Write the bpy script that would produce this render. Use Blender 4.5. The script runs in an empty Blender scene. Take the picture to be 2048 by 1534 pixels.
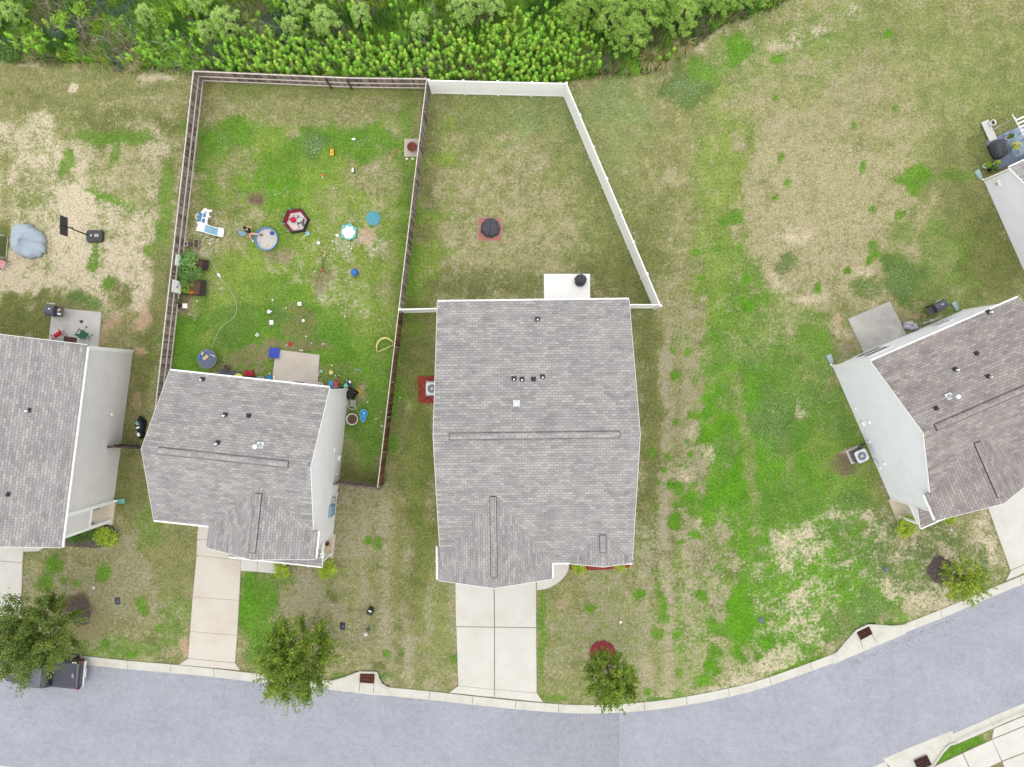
import bpy, math, random
import numpy as np
from mathutils import Vector, Matrix

random.seed(7)
RNG = np.random.default_rng(7)
R = math.radians
SC = bpy.context.scene
COL = SC.collection

# ------------------------------------------------------------------ camera, sky, sun, exposure
CAM_H = 48.0
FOC = 24.0 / 36.0 * 2048.0
cam_d = bpy.data.cameras.new("camera")
cam_d.lens = 24.0
cam_d.sensor_width = 36.0
cam_d.sensor_fit = 'HORIZONTAL'
cam_d.clip_end = 2000.0
cam = bpy.data.objects.new("camera", cam_d)
cam.location = (0, 0, CAM_H)
COL.objects.link(cam)
SC.camera = cam

SUN = Vector((0.0, -0.26, 0.96)).normalized()
wd = bpy.data.worlds.new("World")
SC.world = wd
wd.use_nodes = True
nt = wd.node_tree
nt.nodes.clear()
sky = nt.nodes.new("ShaderNodeTexSky")
sky.sky_type = 'NISHITA'
sky.sun_disc = False
sky.sun_elevation = math.asin(SUN.z)
sky.sun_rotation = math.atan2(SUN.x, SUN.y)
sky.air_density = 1.0
sky.dust_density = 1.0
hs = nt.nodes.new("ShaderNodeHueSaturation")
hs.inputs['Saturation'].default_value = 0.3
bg = nt.nodes.new("ShaderNodeBackground")
bg.inputs['Strength'].default_value = 0.15
wo = nt.nodes.new("ShaderNodeOutputWorld")
nt.links.new(sky.outputs[0], hs.inputs['Color'])
cloud = nt.nodes.new("ShaderNodeMix")          # an even cloud layer over most of the sky
cloud.data_type = 'RGBA'
cloud.inputs[0].default_value = 0.8
cloud.inputs[7].default_value = (7.3, 7.25, 7.25, 1)
nt.links.new(hs.outputs[0], cloud.inputs[6])
nt.links.new(cloud.outputs[2], bg.inputs[0])
nt.links.new(bg.outputs[0], wo.inputs[0])

sl = bpy.data.lights.new("sun", 'SUN')
sl.energy = 0.55
sl.angle = R(60)
sl.color = (1.0, 0.965, 0.92)
so = bpy.data.objects.new("sun", sl)
so.rotation_euler = SUN.to_track_quat('Z', 'Y').to_euler()
so.location = (-60, -60, 120)
COL.objects.link(so)

SC.view_settings.view_transform = 'Standard'
SC.view_settings.look = 'None'
SC.view_settings.gamma = 1.0
SC.view_settings.exposure = 0.76
SC.cycles.max_bounces = 6
SC.cycles.use_denoising = True

KEXP = 1.55          # a level white surface renders about this bright


def P(px, py, z=0.0):
    "point at height z that is seen at pixel (px, py) of the 2048 x 1534 photograph"
    s = (CAM_H - z) / FOC
    return Vector(((px - 1024.0) * s, (767.0 - py) * s, z))


def lin(c):
    c = c / 255.0
    return c / 12.92 if c <= 0.04045 else ((c + 0.055) / 1.055) ** 2.4


def C(r, g, b, k=1.0):
    return tuple(min(0.86, lin(x) / KEXP * k) for x in (r, g, b))


# ------------------------------------------------------------------ materials
MATS = {}


def _nodes(name):
    m = bpy.data.materials.new(name)
    m.use_nodes = True
    n = m.node_tree
    return m, n, n.nodes["Principled BSDF"]


def mathn(n, op, a, b=None, clamp=False):
    x = n.nodes.new("ShaderNodeMath")
    x.operation = op
    x.use_clamp = clamp
    for i, v in enumerate((a, b)):
        if v is None:
            continue
        if isinstance(v, (int, float)):
            x.inputs[i].default_value = v
        else:
            n.links.new(v, x.inputs[i])
    return x.outputs[0]


def mixc(n, fac, a, b, mode='MIX'):
    x = n.nodes.new("ShaderNodeMix")
    x.data_type = 'RGBA'
    x.blend_type = mode
    for i, v in ((0, fac), (6, a), (7, b)):
        if isinstance(v, (int, float)):
            x.inputs[i].default_value = v
        elif isinstance(v, tuple):
            x.inputs[i].default_value = (*v[:3], 1)
        else:
            n.links.new(v, x.inputs[i])
    return x.outputs[2]


def noise(n, vec, scale, detail=3.0, rough=0.55, lo=0.3, hi=0.7):
    t = n.nodes.new("ShaderNodeTexNoise")
    t.inputs['Scale'].default_value = scale
    t.inputs['Detail'].default_value = detail
    t.inputs['Roughness'].default_value = rough
    if vec is not None:
        n.links.new(vec, t.inputs['Vector'])
    mr = n.nodes.new("ShaderNodeMapRange")
    mr.inputs[1].default_value = lo
    mr.inputs[2].default_value = hi
    n.links.new(t.outputs['Fac'], mr.inputs[0])
    return mr.outputs[0]


def objco(n):
    return n.nodes.new("ShaderNodeTexCoord").outputs['Object']


def island(n):
    return n.nodes.new("ShaderNodeNewGeometry").outputs['Random Per Island']


def scalec(n, col, fac):
    "col * fac, where fac is a socket"
    return mixc(n, 1.0, col, comb(n, fac), 'MULTIPLY')


def comb(n, f):
    c = n.nodes.new("ShaderNodeCombineColor")
    for i in range(3):
        n.links.new(f, c.inputs[i])
    return c.outputs[0]


def remap(n, s, lo, hi):
    mr = n.nodes.new("ShaderNodeMapRange")
    mr.inputs[3].default_value = lo
    mr.inputs[4].default_value = hi
    n.links.new(s, mr.inputs[0])
    return mr.outputs[0]


def mat(name, col, rough=0.75, var=0.14, scale=4.0, metal=0.0, isl=0.0, bump=0.0, col2=None, spec=0.3, detail=4.0):
    if name in MATS:
        return MATS[name]
    m, n, p = _nodes(name)
    co = objco(n)
    f = noise(n, co, scale, detail, 0.6)
    a = tuple(c * (1 - var) for c in col)
    b = col2 if col2 else tuple(min(0.9, c * (1 + var)) for c in col)
    c = mixc(n, f, a, b)
    if isl:
        c = scalec(n, c, remap(n, island(n), 1 - isl, 1 + isl))
    n.links.new(c, p.inputs['Base Color'])
    p.inputs['Roughness'].default_value = rough
    p.inputs['Metallic'].default_value = metal
    p.inputs['Specular IOR Level'].default_value = spec
    if bump:
        bn = n.nodes.new("ShaderNodeBump")
        bn.inputs['Strength'].default_value = bump
        bn.inputs['Distance'].default_value = 0.03
        n.links.new(noise(n, co, scale * 4, 4), bn.inputs['Height'])
        n.links.new(bn.outputs[0], p.inputs['Normal'])
    MATS[name] = m
    return m


def leafmat(name, cols, trans=0.35, tint=None, rough=0.6):
    "leaf cards: colour ramps over a random number per leaf, a slower noise drifts the crown"
    if name in MATS:
        return MATS[name]
    m, n, p = _nodes(name)
    rp = n.nodes.new("ShaderNodeValToRGB")
    els = rp.color_ramp.elements
    while len(els) < len(cols):
        els.new(0.5)
    for i, c in enumerate(cols):
        els[i].position = i / max(1, len(cols) - 1)
        els[i].color = (*c, 1)
    co = objco(n)
    f = mathn(n, 'ADD', mathn(n, 'MULTIPLY', island(n), 0.55), mathn(n, 'MULTIPLY', noise(n, co, 1.3, 2), 0.45))
    n.links.new(f, rp.inputs[0])
    n.links.new(rp.outputs[0], p.inputs['Base Color'])
    p.inputs['Roughness'].default_value = rough
    p.inputs['Specular IOR Level'].default_value = 0.25
    tr = n.nodes.new("ShaderNodeBsdfTranslucent")
    n.links.new(rp.outputs[0], tr.inputs[0])
    mx = n.nodes.new("ShaderNodeMixShader")
    mx.inputs[0].default_value = trans
    n.links.new(p.outputs[0], mx.inputs[1])
    n.links.new(tr.outputs[0], mx.inputs[2])
    n.links.new(mx.outputs[0], n.nodes["Material Output"].inputs[0])
    MATS[name] = m
    return m


def attrmat(name, attr, trans=0.3, isl=0.25):
    m, n, p = _nodes(name)
    a = n.nodes.new("ShaderNodeAttribute")
    a.attribute_name = attr
    c = scalec(n, a.outputs['Color'], remap(n, island(n), 1 - isl, 1 + isl))
    n.links.new(c, p.inputs['Base Color'])
    p.inputs['Roughness'].default_value = 0.7
    p.inputs['Specular IOR Level'].default_value = 0.2
    tr = n.nodes.new("ShaderNodeBsdfTranslucent")
    n.links.new(c, tr.inputs[0])
    mx = n.nodes.new("ShaderNodeMixShader")
    mx.inputs[0].default_value = trans
    n.links.new(p.outputs[0], mx.inputs[1])
    n.links.new(tr.outputs[0], mx.inputs[2])
    n.links.new(mx.outputs[0], n.nodes["Material Output"].inputs[0])
    return m


def shingle_mat(name, c1, c2, tint):
    m, n, p = _nodes(name)
    uv = n.nodes.new("ShaderNodeUVMap")
    uv.uv_map = "UVMap"

    def brick(w, h, off, ca, cb, mort, ms, bias):
        b = n.nodes.new("ShaderNodeTexBrick")
        b.offset = off
        b.inputs['Color1'].default_value = (*ca, 1)
        b.inputs['Color2'].default_value = (*cb, 1)
        b.inputs['Mortar'].default_value = (*mort, 1)
        b.inputs['Scale'].default_value = 1.0
        b.inputs['Mortar Size'].default_value = ms
        b.inputs['Mortar Smooth'].default_value = 0.2
        b.inputs['Bias'].default_value = bias
        b.inputs['Brick Width'].default_value = w
        b.inputs['Row Height'].default_value = h
        n.links.new(uv.outputs[0], b.inputs['Vector'])
        return b.outputs['Color']
    dark = tuple(x * 0.55 for x in c1)
    b1 = brick(0.34, 0.172, 0.5, c1, c2, dark, 0.011, -0.05)
    g = (1, 1, 1)
    b2 = brick(0.68, 0.172, 0.31, (0.83, 0.83, 0.832), (1.06, 1.06, 1.06), (1, 1, 1), 0.0, 0.15)
    c = mixc(n, 1.0, b1, b2, 'MULTIPLY')
    mpp = n.nodes.new("ShaderNodeMapping")
    mpp.inputs['Scale'].default_value = (0.55, 1.0, 1)
    n.links.new(uv.outputs[0], mpp.inputs[0])
    f = noise(n, mpp.outputs[0], 1.0, 5, 0.65)
    c = mixc(n, 1.0, c, mixc(n, f, (0.86, 0.855, 0.86), tint), 'MULTIPLY')
    mps = n.nodes.new("ShaderNodeMapping")
    mps.inputs['Scale'].default_value = (1.6, 0.16, 1)
    n.links.new(uv.outputs[0], mps.inputs[0])
    c = mixc(n, 1.0, c, mixc(n, noise(n, mps.outputs[0], 1.0, 5, 0.65), (0.93, 0.93, 0.93), (1.05, 1.05, 1.045)), 'MULTIPLY')
    f2 = noise(n, uv.outputs[0], 26, 3, 0.7)
    c = mixc(n, 1.0, c, mixc(n, f2, (0.87, 0.87, 0.87), (1.12, 1.11, 1.1)), 'MULTIPLY')
    n.links.new(c, p.inputs['Base Color'])
    p.inputs['Roughness'].default_value = 0.9
    p.inputs['Specular IOR Level'].default_value = 0.15
    MATS[name] = m
    return m


def siding_mat(name, col, period=0.2, groove=0.75, var=0.05):
    m, n, p = _nodes(name)
    co = objco(n)
    sx = n.nodes.new("ShaderNodeSeparateXYZ")
    n.links.new(co, sx.inputs[0])
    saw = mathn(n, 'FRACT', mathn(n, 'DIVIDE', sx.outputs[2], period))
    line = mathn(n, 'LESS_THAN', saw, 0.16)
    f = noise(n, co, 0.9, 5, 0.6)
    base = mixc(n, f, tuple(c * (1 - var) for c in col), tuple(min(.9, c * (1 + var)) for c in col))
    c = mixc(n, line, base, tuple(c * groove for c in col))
    n.links.new(c, p.inputs['Base Color'])
    p.inputs['Roughness'].default_value = 0.55
    p.inputs['Specular IOR Level'].default_value = 0.3
    bn = n.nodes.new("ShaderNodeBump")
    bn.inputs['Strength'].default_value = 0.35
    bn.inputs['Distance'].default_value = 0.02
    n.links.new(mathn(n, 'SUBTRACT', 1.0, saw), bn.inputs['Height'])
    n.links.new(bn.outputs[0], p.inputs['Normal'])
    MATS[name] = m
    return m


# ------------------------------------------------------------------ mesh building
class MB:
    def __init__(s):
        s.v, s.f, s.uv = [], [], []

    def add(s, vs, fs, uvs=None):
        o = len(s.v)
        s.v += [tuple(v) for v in vs]
        for k, f in enumerate(fs):
            s.f.append([i + o for i in f])
            s.uv.append([uvs[i] for i in f] if uvs else [(0, 0)] * len(f))
        return s

    def box(s, x0, x1, y0, y1, z0, z1, m=None):
        vs = [Vector((x, y, z)) for z in (z0, z1) for x, y in ((x0, y0), (x1, y0), (x1, y1), (x0, y1))]
        if m is not None:
            vs = [m @ v for v in vs]
        return s.add(vs, [(3, 2, 1, 0), (4, 5, 6, 7), (0, 1, 5, 4), (1, 2, 6, 5), (2, 3, 7, 6), (3, 0, 4, 7)])

    def obox(s, c, size, rz=0.0, rx=0.0, ry=0.0):
        m = Matrix.Translation(Vector(c)) @ Matrix.Rotation(rz, 4, 'Z') @ Matrix.Rotation(ry, 4, 'Y') @ Matrix.Rotation(rx, 4, 'X')
        a, b, d = (x / 2 for x in size)
        return s.box(-a, a, -b, b, -d, d, m)

    def cyl(s, p0, p1, r0, r1=None, n=12):
        r1 = r0 if r1 is None else r1
        p0, p1 = Vector(p0), Vector(p1)
        d = (p1 - p0)
        q = d.to_track_quat('Z', 'Y') if d.length > 1e-6 else Vector((0, 0, 1)).to_track_quat('Z', 'Y')
        vs = []
        for p, r in ((p0, r0), (p1, r1)):
            for k in range(n):
                a = 2 * math.pi * k / n
                vs.append(p + q @ Vector((r * math.cos(a), r * math.sin(a), 0)))
        fs = [(k, (k + 1) % n, n + (k + 1) % n, n + k) for k in range(n)]
        fs += [tuple(range(n - 1, -1, -1)), tuple(range(n, 2 * n))]
        return s.add(vs, fs)

    def tube(s, path, r, n=6, rr=None):
        path = [Vector(p) for p in path]
        vs = []
        L = len(path)
        for i, p in enumerate(path):
            d = path[min(i + 1, L - 1)] - path[max(i - 1, 0)]
            q = d.to_track_quat('Z', 'Y')
            ri = rr[i] if rr else r
            for k in range(n):
                a = 2 * math.pi * k / n
                vs.append(p + q @ Vector((ri * math.cos(a), ri * math.sin(a), 0)))
        fs = []
        for i in range(L - 1):
            for k in range(n):
                fs.append((i * n + k, i * n + (k + 1) % n, (i + 1) * n + (k + 1) % n, (i + 1) * n + k))
        fs += [tuple(range(n - 1, -1, -1)), tuple(range((L - 1) * n, L * n))]
        return s.add(vs, fs)

    def loop(s, pts, r, n=6):
        pts = [Vector(p) for p in pts]
        L = len(pts)
        vs, fs = [], []
        for i, p in enumerate(pts):
            d = pts[(i + 1) % L] - pts[i - 1]
            d.normalize()
            up = Vector((0, 0, 1)) if abs(d.z) < 0.9 else Vector((1, 0, 0))
            a1 = d.cross(up).normalized()
            a2 = d.cross(a1)
            for k in range(n):
                a = 2 * math.pi * k / n
                vs.append(p + a1 * (r * math.cos(a)) + a2 * (r * math.sin(a)))
        for i in range(L):
            j = (i + 1) % L
            for k in range(n):
                fs.append((i * n + k, j * n + k, j * n + (k + 1) % n, i * n + (k + 1) % n))
        return s.add(vs, fs)

    def ring(s, c, rad, r, n=32, m=6, ry=None):
        c = Vector(c)
        ry = rad if ry is None else ry
        return s.loop([c + Vector((rad * math.cos(2 * math.pi * k / n), ry * math.sin(2 * math.pi * k / n), 0)) for k in range(n)], r, m)

    def lathe(s, prof, n=24, c=(0, 0, 0), wob=None, sx=1.0, sy=1.0):
        c = Vector(c)
        vs, fs = [], []
        for i, (r, z) in enumerate(prof):
            for k in range(n):
                a = 2 * math.pi * k / n
                rr = r * (wob(a, i, z) if wob else 1.0)
                vs.append(c + Vector((sx * rr * math.cos(a), sy * rr * math.sin(a), z)))
        L = len(prof)
        for i in range(L - 1):
            for k in range(n):
                fs.append((i * n + k, i * n + (k + 1) % n, (i + 1) * n + (k + 1) % n, (i + 1) * n + k))
        fs += [tuple(range(n - 1, -1, -1)), tuple(range((L - 1) * n, L * n))]
        return s.add(vs, fs)

    def ball(s, c, r, n=16, m=10):
        rx, ry, rz = r if isinstance(r, tuple) else (r, r, r)
        prof = [(max(1e-3, math.sin(math.pi * i / m)), -math.cos(math.pi * i / m)) for i in range(m + 1)]
        o = MB().lathe(prof, n)
        return s.add([Vector(c) + Vector((v[0] * rx, v[1] * ry, v[2] * rz)) for v in o.v], o.f)

    def prism(s, poly, z0, z1):
        "poly counter-clockwise or not, 2-D points"
        a = sum(poly[i][0] * poly[(i + 1) % len(poly)][1] - poly[(i + 1) % len(poly)][0] * poly[i][1] for i in range(len(poly)))
        if a < 0:
            poly = poly[::-1]
        n = len(poly)
        vs = [(p[0], p[1], z0) for p in poly] + [(p[0], p[1], z1) for p in poly]
        fs = [tuple(range(n - 1, -1, -1)), tuple(range(n, 2 * n))]
        fs += [(k, (k + 1) % n, n + (k + 1) % n, n + k) for k in range(n)]
        return s.add(vs, fs)

    def slab(s, pts, th, u):
        "roof slope: planar polygon pts, thickness th downwards, UV in metres along u and up the slope"
        pts = [Vector(p) for p in pts]
        nrm = (pts[1] - pts[0]).cross(pts[2] - pts[0])
        if nrm.z < 0:
            pts = pts[::-1]
            nrm = -nrm
        nrm.normalize()
        u = Vector(u).normalized()
        w = nrm.cross(u)
        n = len(pts)
        low = [p - Vector((0, 0, th)) for p in pts]
        uvs = [(p.dot(u), p.dot(w)) for p in pts] * 2
        fs = [tuple(range(n)), tuple(range(2 * n - 1, n - 1, -1))]
        fs += [(k, n + k, n + (k + 1) % n, (k + 1) % n) for k in range(n)]
        return s.add(pts + low, fs, uvs)

    def loft(s, rings, cap=True):
        n = len(rings[0])
        vs = [p for r in rings for p in r]
        fs = []
        for i in range(len(rings) - 1):
            for k in range(n):
                fs.append((i * n + k, i * n + (k + 1) % n, (i + 1) * n + (k + 1) % n, (i + 1) * n + k))
        if cap:
            fs += [tuple(range(n - 1, -1, -1)), tuple(range((len(rings) - 1) * n, len(rings) * n))]
        return s.add(vs, fs)

    def build(s, name, m, parent=None, smooth=False, bevel=0.0, sub=0):
        me = bpy.data.meshes.new(name)
        me.from_pydata(s.v, [], s.f)
        uvl = me.uv_layers.new(name="UVMap")
        flat = [c for f in s.uv for q in f for c in q]
        if len(flat) == 2 * len(me.loops):
            uvl.data.foreach_set("uv", flat)
        me.materials.append(m)
        if smooth:
            me.polygons.foreach_set("use_smooth", [True] * len(me.polygons))
        me.update()
        o = bpy.data.objects.new(name, me)
        COL.objects.link(o)
        if parent is not None:
            o.parent = parent
        if bevel:
            b = o.modifiers.new("bevel", 'BEVEL')
            b.width = bevel
            b.segments = 2
            b.limit_method = 'ANGLE'
        if sub:
            b = o.modifiers.new("sub", 'SUBSURF')
            b.levels = b.render_levels = sub
        return o


def tag(o, label, cat, group=None, kind=None):
    o['label'] = label
    o['category'] = cat
    if group:
        o['group'] = group
    if kind:
        o['kind'] = kind
    return o


def thing(name, label, cat, loc=(0, 0, 0), rz=0.0, group=None):
    o = bpy.data.objects.new(name, None)
    o.empty_display_size = 0.3
    o.location = loc
    o.rotation_euler = (0, 0, rz)
    COL.objects.link(o)
    return tag(o, label, cat, group)


def put(o, loc, rz=0.0):
    o.location = loc
    o.rotation_euler = (0, 0, rz)
    return o


def dup(root, loc, rz, label, scale=1.0):
    r = root.copy()
    COL.objects.link(r)
    r.location = loc
    r.rotation_euler = (0, 0, rz)
    r.scale = (scale, scale, scale)
    r['label'] = label
    for ch in list(root.children):
        c = ch.copy()
        COL.objects.link(c)
        c.parent = r
        for g in list(ch.children):
            d = g.copy()
            COL.objects.link(d)
            d.parent = c
    return r


def cards(pos, nrm, ln, wd, twist=None, col=None, fold=0.0):
    "numpy leaf cards (diamonds): returns verts (N*4,3) and quads"
    N = len(pos)
    nrm = nrm / np.maximum(1e-9, np.linalg.norm(nrm, axis=1))[:, None]
    ref = RNG.normal(size=(N, 3))
    a = np.cross(nrm, ref)
    a /= np.maximum(1e-9, np.linalg.norm(a, axis=1))[:, None]
    b = np.cross(nrm, a)
    ln = np.asarray(ln).reshape(-1, 1) if np.ndim(ln) else ln
    wd = np.asarray(wd).reshape(-1, 1) if np.ndim(wd) else wd
    v = np.stack([pos - a * ln / 2, pos + b * wd / 2, pos + a * ln / 2, pos - b * wd / 2], axis=1)
    return v.reshape(-1, 3)


def blades(base, tip, wd):
    "numpy grass blades / needles: thin quads from base to tip, facing up as far as they can"
    d = tip - base
    up = np.array([0, 0, 1.0])
    side = np.cross(d, up + RNG.normal(scale=0.35, size=d.shape))
    side /= np.maximum(1e-9, np.linalg.norm(side, axis=1))[:, None]
    wd = np.asarray(wd).reshape(-1, 1) if np.ndim(wd) else wd
    v = np.stack([base - side * wd * 0.35, base + side * wd * 0.35, (base + tip) / 2 + side * wd / 2, tip, (base + tip) / 2 - side * wd / 2], axis=1)
    return v.reshape(-1, 3)


def fastmesh(name, v, k, m, parent=None, col=None, cname="tint"):
    "mesh of separate k-gons given as consecutive vertices"
    nv = len(v)
    nf = nv // k
    me = bpy.data.meshes.new(name)
    me.vertices.add(nv)
    me.vertices.foreach_set("co", np.ascontiguousarray(v, dtype=np.float32).ravel())
    me.loops.add(nv)
    me.loops.foreach_set("vertex_index", np.arange(nv, dtype=np.int32))
    me.polygons.add(nf)
    me.polygons.foreach_set("loop_start", np.arange(0, nv, k, dtype=np.int32))
    me.update(calc_edges=True)
    if col is not None:
        at = me.color_attributes.new(cname, 'FLOAT_COLOR', 'POINT')
        c4 = np.ones((nv, 4), dtype=np.float32)
        c4[:, :3] = np.repeat(col, k, axis=0)
        at.data.foreach_set("color", c4.ravel())
    me.materials.append(m)
    o = bpy.data.objects.new(name, me)
    COL.objects.link(o)
    if parent is not None:
        o.parent = parent
    return o


# ------------------------------------------------------------------ noise for the ground cover
_TAB = np.random.default_rng(3).random((256, 256))


def vnoise(x, y):
    xi, yi = np.floor(x).astype(int), np.floor(y).astype(int)
    fx, fy = x - xi, y - yi
    fx, fy = fx * fx * (3 - 2 * fx), fy * fy * (3 - 2 * fy)
    g = lambda i, j: _TAB[i % 256, j % 256]
    return (g(xi, yi) * (1 - fx) + g(xi + 1, yi) * fx) * (1 - fy) + (g(xi, yi + 1) * (1 - fx) + g(xi + 1, yi + 1) * fx) * fy


def fbm(x, y, s, o=4, seed=0):
    t, a, tot = 0.0, 1.0, 0.0
    for k in range(o):
        t = t + a * vnoise(x * s + 17.3 * k + seed * 31.7, y * s + 5.1 * k + seed * 11.9)
        tot += a
        a *= 0.55
        s *= 2.07
    return t / tot


def inpoly(x, y, poly):
    r = np.zeros(x.shape, bool)
    n = len(poly)
    for i in range(n):
        x0, y0 = poly[i][0], poly[i][1]
        x1, y1 = poly[(i + 1) % n][0], poly[(i + 1) % n][1]
        if y0 == y1:
            continue
        c = ((y0 > y) != (y1 > y)) & (x < (x1 - x0) * (y - y0) / (y1 - y0) + x0)
        r ^= c
    return r


def segdist(x, y, pl):
    d = np.full(x.shape, 1e9)
    for i in range(len(pl) - 1):
        ax, ay, bx, by = pl[i][0], pl[i][1], pl[i + 1][0], pl[i + 1][1]
        L = (bx - ax) ** 2 + (by - ay) ** 2 + 1e-12
        t = np.clip(((x - ax) * (bx - ax) + (y - ay) * (by - ay)) / L, 0, 1)
        d = np.minimum(d, np.hypot(x - ax - t * (bx - ax), y - ay - t * (by - ay)))
    return d

# ------------------------------------------------------------------ road, kerbs, slabs
def spline(pts, step=0.35):
    pts = [Vector((p[0], p[1], 0)) for p in pts]
    out = []
    for i in range(len(pts) - 1):
        p0, p1, p2, p3 = pts[max(i - 1, 0)], pts[i], pts[i + 1], pts[min(i + 2, len(pts) - 1)]
        n = max(1, int((p2 - p1).length / step))
        for k in range(n):
            t = k / n
            out.append(0.5 * ((2 * p1) + (p2 - p0) * t + (2 * p0 - 5 * p1 + 4 * p2 - p3) * t * t + (3 * p1 - p0 - 3 * p2 + p3) * t ** 3))
    out.append(pts[-1])
    return out


def PX(l, z=0.0):
    return [tuple(P(a, b, z)[:2]) for a, b in l]


RZ = -0.13
N_EDGE = spline(PX([(-900, 1226), (-400, 1273), (0, 1313), (175, 1330), (262, 1339), (356, 1347), (452, 1357), (511, 1364), (647, 1376), (772, 1391), (862, 1400),
                    (960, 1411), (1061, 1421), (1159, 1427), (1256, 1424), (1350, 1414), (1456, 1394), (1535, 1373), (1677, 1322), (1756, 1288),
                    (1806, 1267), (1892, 1233), (1988, 1192), (2047, 1168), (2500, 985), (3000, 783)], RZ))
S_EDGE = spline(PX([(-900, 1443), (-400, 1490), (0, 1531), (175, 1548), (511, 1582), (862, 1618), (1061, 1639), (1159, 1645), (1280, 1641), (1400, 1628),
                    (1500, 1607), (1600, 1582), (1700, 1552), (1746, 1534), (1821, 1502), (1898, 1471), (1981, 1435), (2047, 1407), (2500, 1222), (3000, 1020)], RZ))


def offs(pl, d):
    "offset a polyline to its left by d metres"
    out = []
    for i, p in enumerate(pl):
        t = pl[min(i + 1, len(pl) - 1)] - pl[max(i - 1, 0)]
        t.normalize()
        out.append(p + Vector((-t.y, t.x, 0)) * d)
    return out


KW = 0.66
N_BACK = offs(N_EDGE, KW)
S_BACK = offs(S_EDGE, -KW)
ROAD_POLY = [tuple(p[:2]) for p in N_BACK] + [tuple(p[:2]) for p in S_BACK[::-1]]


def road_mat():
    m, n, p = _nodes("asphalt")
    co = objco(n)
    sx = n.nodes.new("ShaderNodeSeparateXYZ")
    n.links.new(co, sx.inputs[0])
    seam = P(1239, 1480)[0]
    wob = mathn(n, 'MULTIPLY', noise(n, co, 2.5, 3), 0.12)
    x = mathn(n, 'SUBTRACT', mathn(n, 'ADD', sx.outputs[0], wob), seam)
    left = mathn(n, 'LESS_THAN', x, 0.0)
    fall = mathn(n, 'ADD', 1.0, mathn(n, 'DIVIDE', x, 11.0), clamp=True)
    old = mathn(n, 'MULTIPLY', left, mathn(n, 'MULTIPLY', fall, 0.75))
    crack = mathn(n, 'LESS_THAN', mathn(n, 'ABSOLUTE', x), 0.03)
    f1 = noise(n, co, 0.35, 5, 0.6)
    f2 = noise(n, co, 3.0, 5, 0.65)
    f3 = noise(n, co, 17.0, 4, 0.8, 0.28, 0.72)
    mp = n.nodes.new("ShaderNodeMapping")
    mp.inputs['Scale'].default_value = (0.25, 2.2, 1)
    n.links.new(co, mp.inputs[0])
    f4 = noise(n, mp.outputs[0], 0.8, 5, 0.6)
    c = mixc(n, f1, C(161, 164, 174), C(177, 180, 189))
    c = mixc(n, mathn(n, 'MULTIPLY', f4, 0.6), c, C(174, 177, 187))
    c = mixc(n, old, c, C(157, 160, 168))
    c = mixc(n, mathn(n, 'MULTIPLY', crack, 0.35), c, C(120, 122, 130))
    c = mixc(n, 1.0, c, mixc(n, f2, (0.9, 0.9, 0.9), (1.08, 1.08, 1.08)), 'MULTIPLY')
    c = mixc(n, 1.0, c, mixc(n, f3, (0.72, 0.72, 0.725), (1.28, 1.28, 1.275)), 'MULTIPLY')
    # small dark spots and worn crumbs
    vo = n.nodes.new("ShaderNodeTexVoronoi")
    vo.inputs['Scale'].default_value = 0.9
    n.links.new(co, vo.inputs['Vector'])
    sp = mathn(n, 'LESS_THAN', vo.outputs['Distance'], 0.035)
    c = mixc(n, mathn(n, 'MULTIPLY', sp, 0.45), c, C(105, 108, 112))
    # hairline cracks and scuffed pale streaks
    vc = n.nodes.new("ShaderNodeTexVoronoi")
    vc.feature = 'DISTANCE_TO_EDGE'
    vc.inputs['Scale'].default_value = 0.16
    wv = n.nodes.new("ShaderNodeVectorMath")
    wv.operation = 'ADD'
    nz = n.nodes.new("ShaderNodeTexNoise")
    nz.inputs['Scale'].default_value = 0.9
    nz.inputs['Detail'].default_value = 6
    n.links.new(co, nz.inputs['Vector'])
    n.links.new(co, wv.inputs[0])
    n.links.new(nz.outputs['Color'], wv.inputs[1])
    n.links.new(wv.outputs[0], vc.inputs['Vector'])
    ck = mathn(n, 'MULTIPLY', mathn(n, 'LESS_THAN', vc.outputs['Distance'], 0.004), mathn(n, 'GREATER_THAN', noise(n, co, 0.2, 2), 0.55))
    c = mixc(n, mathn(n, 'MULTIPLY', ck, 0.16), c, C(120, 122, 128))
    st = noise(n, mp.outputs[0], 1.7, 6, 0.75, 0.58, 0.72)
    c = mixc(n, mathn(n, 'MULTIPLY', st, 0.3), c, C(205, 207, 212))
    oil = noise(n, co, 0.55, 4, 0.6, 0.64, 0.72)
    c = mixc(n, mathn(n, 'MULTIPLY', oil, 0.28), c, C(130, 132, 138))
    n.links.new(c, p.inputs['Base Color'])
    p.inputs['Roughness'].default_value = 0.9
    p.inputs['Specular IOR Level'].default_value = 0.2
    return m


def strip(a, b, za, zb):
    "flat sheet between two polylines with the same number of points"
    mb = MB()
    n = len(a)
    vs = [(p.x, p.y, za) for p in a] + [(p.x, p.y, zb) for p in b]
    mb.add(vs, [(i, i + 1, n + i + 1, n + i) for i in range(n - 1)])
    return mb


nn = max(len(N_EDGE), len(S_EDGE))


def resample(pl, n):
    d = [0.0]
    for i in range(1, len(pl)):
        d.append(d[-1] + (pl[i] - pl[i - 1]).length)
    out = []
    j = 0
    for k in range(n):
        t = d[-1] * k / (n - 1)
        while j < len(d) - 2 and d[j + 1] < t:
            j += 1
        f = (t - d[j]) / max(1e-9, d[j + 1] - d[j])
        out.append(pl[j].lerp(pl[j + 1], min(1, f)))
    return out


rn, rs = resample(offs(N_EDGE, 0.05), 400), resample(offs(S_EDGE, -0.05), 400)
road = strip(rs, rn, RZ, RZ).build("road", road_mat())
tag(road, "curving grey asphalt road along the bottom of the scene", "road", kind='structure')


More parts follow.
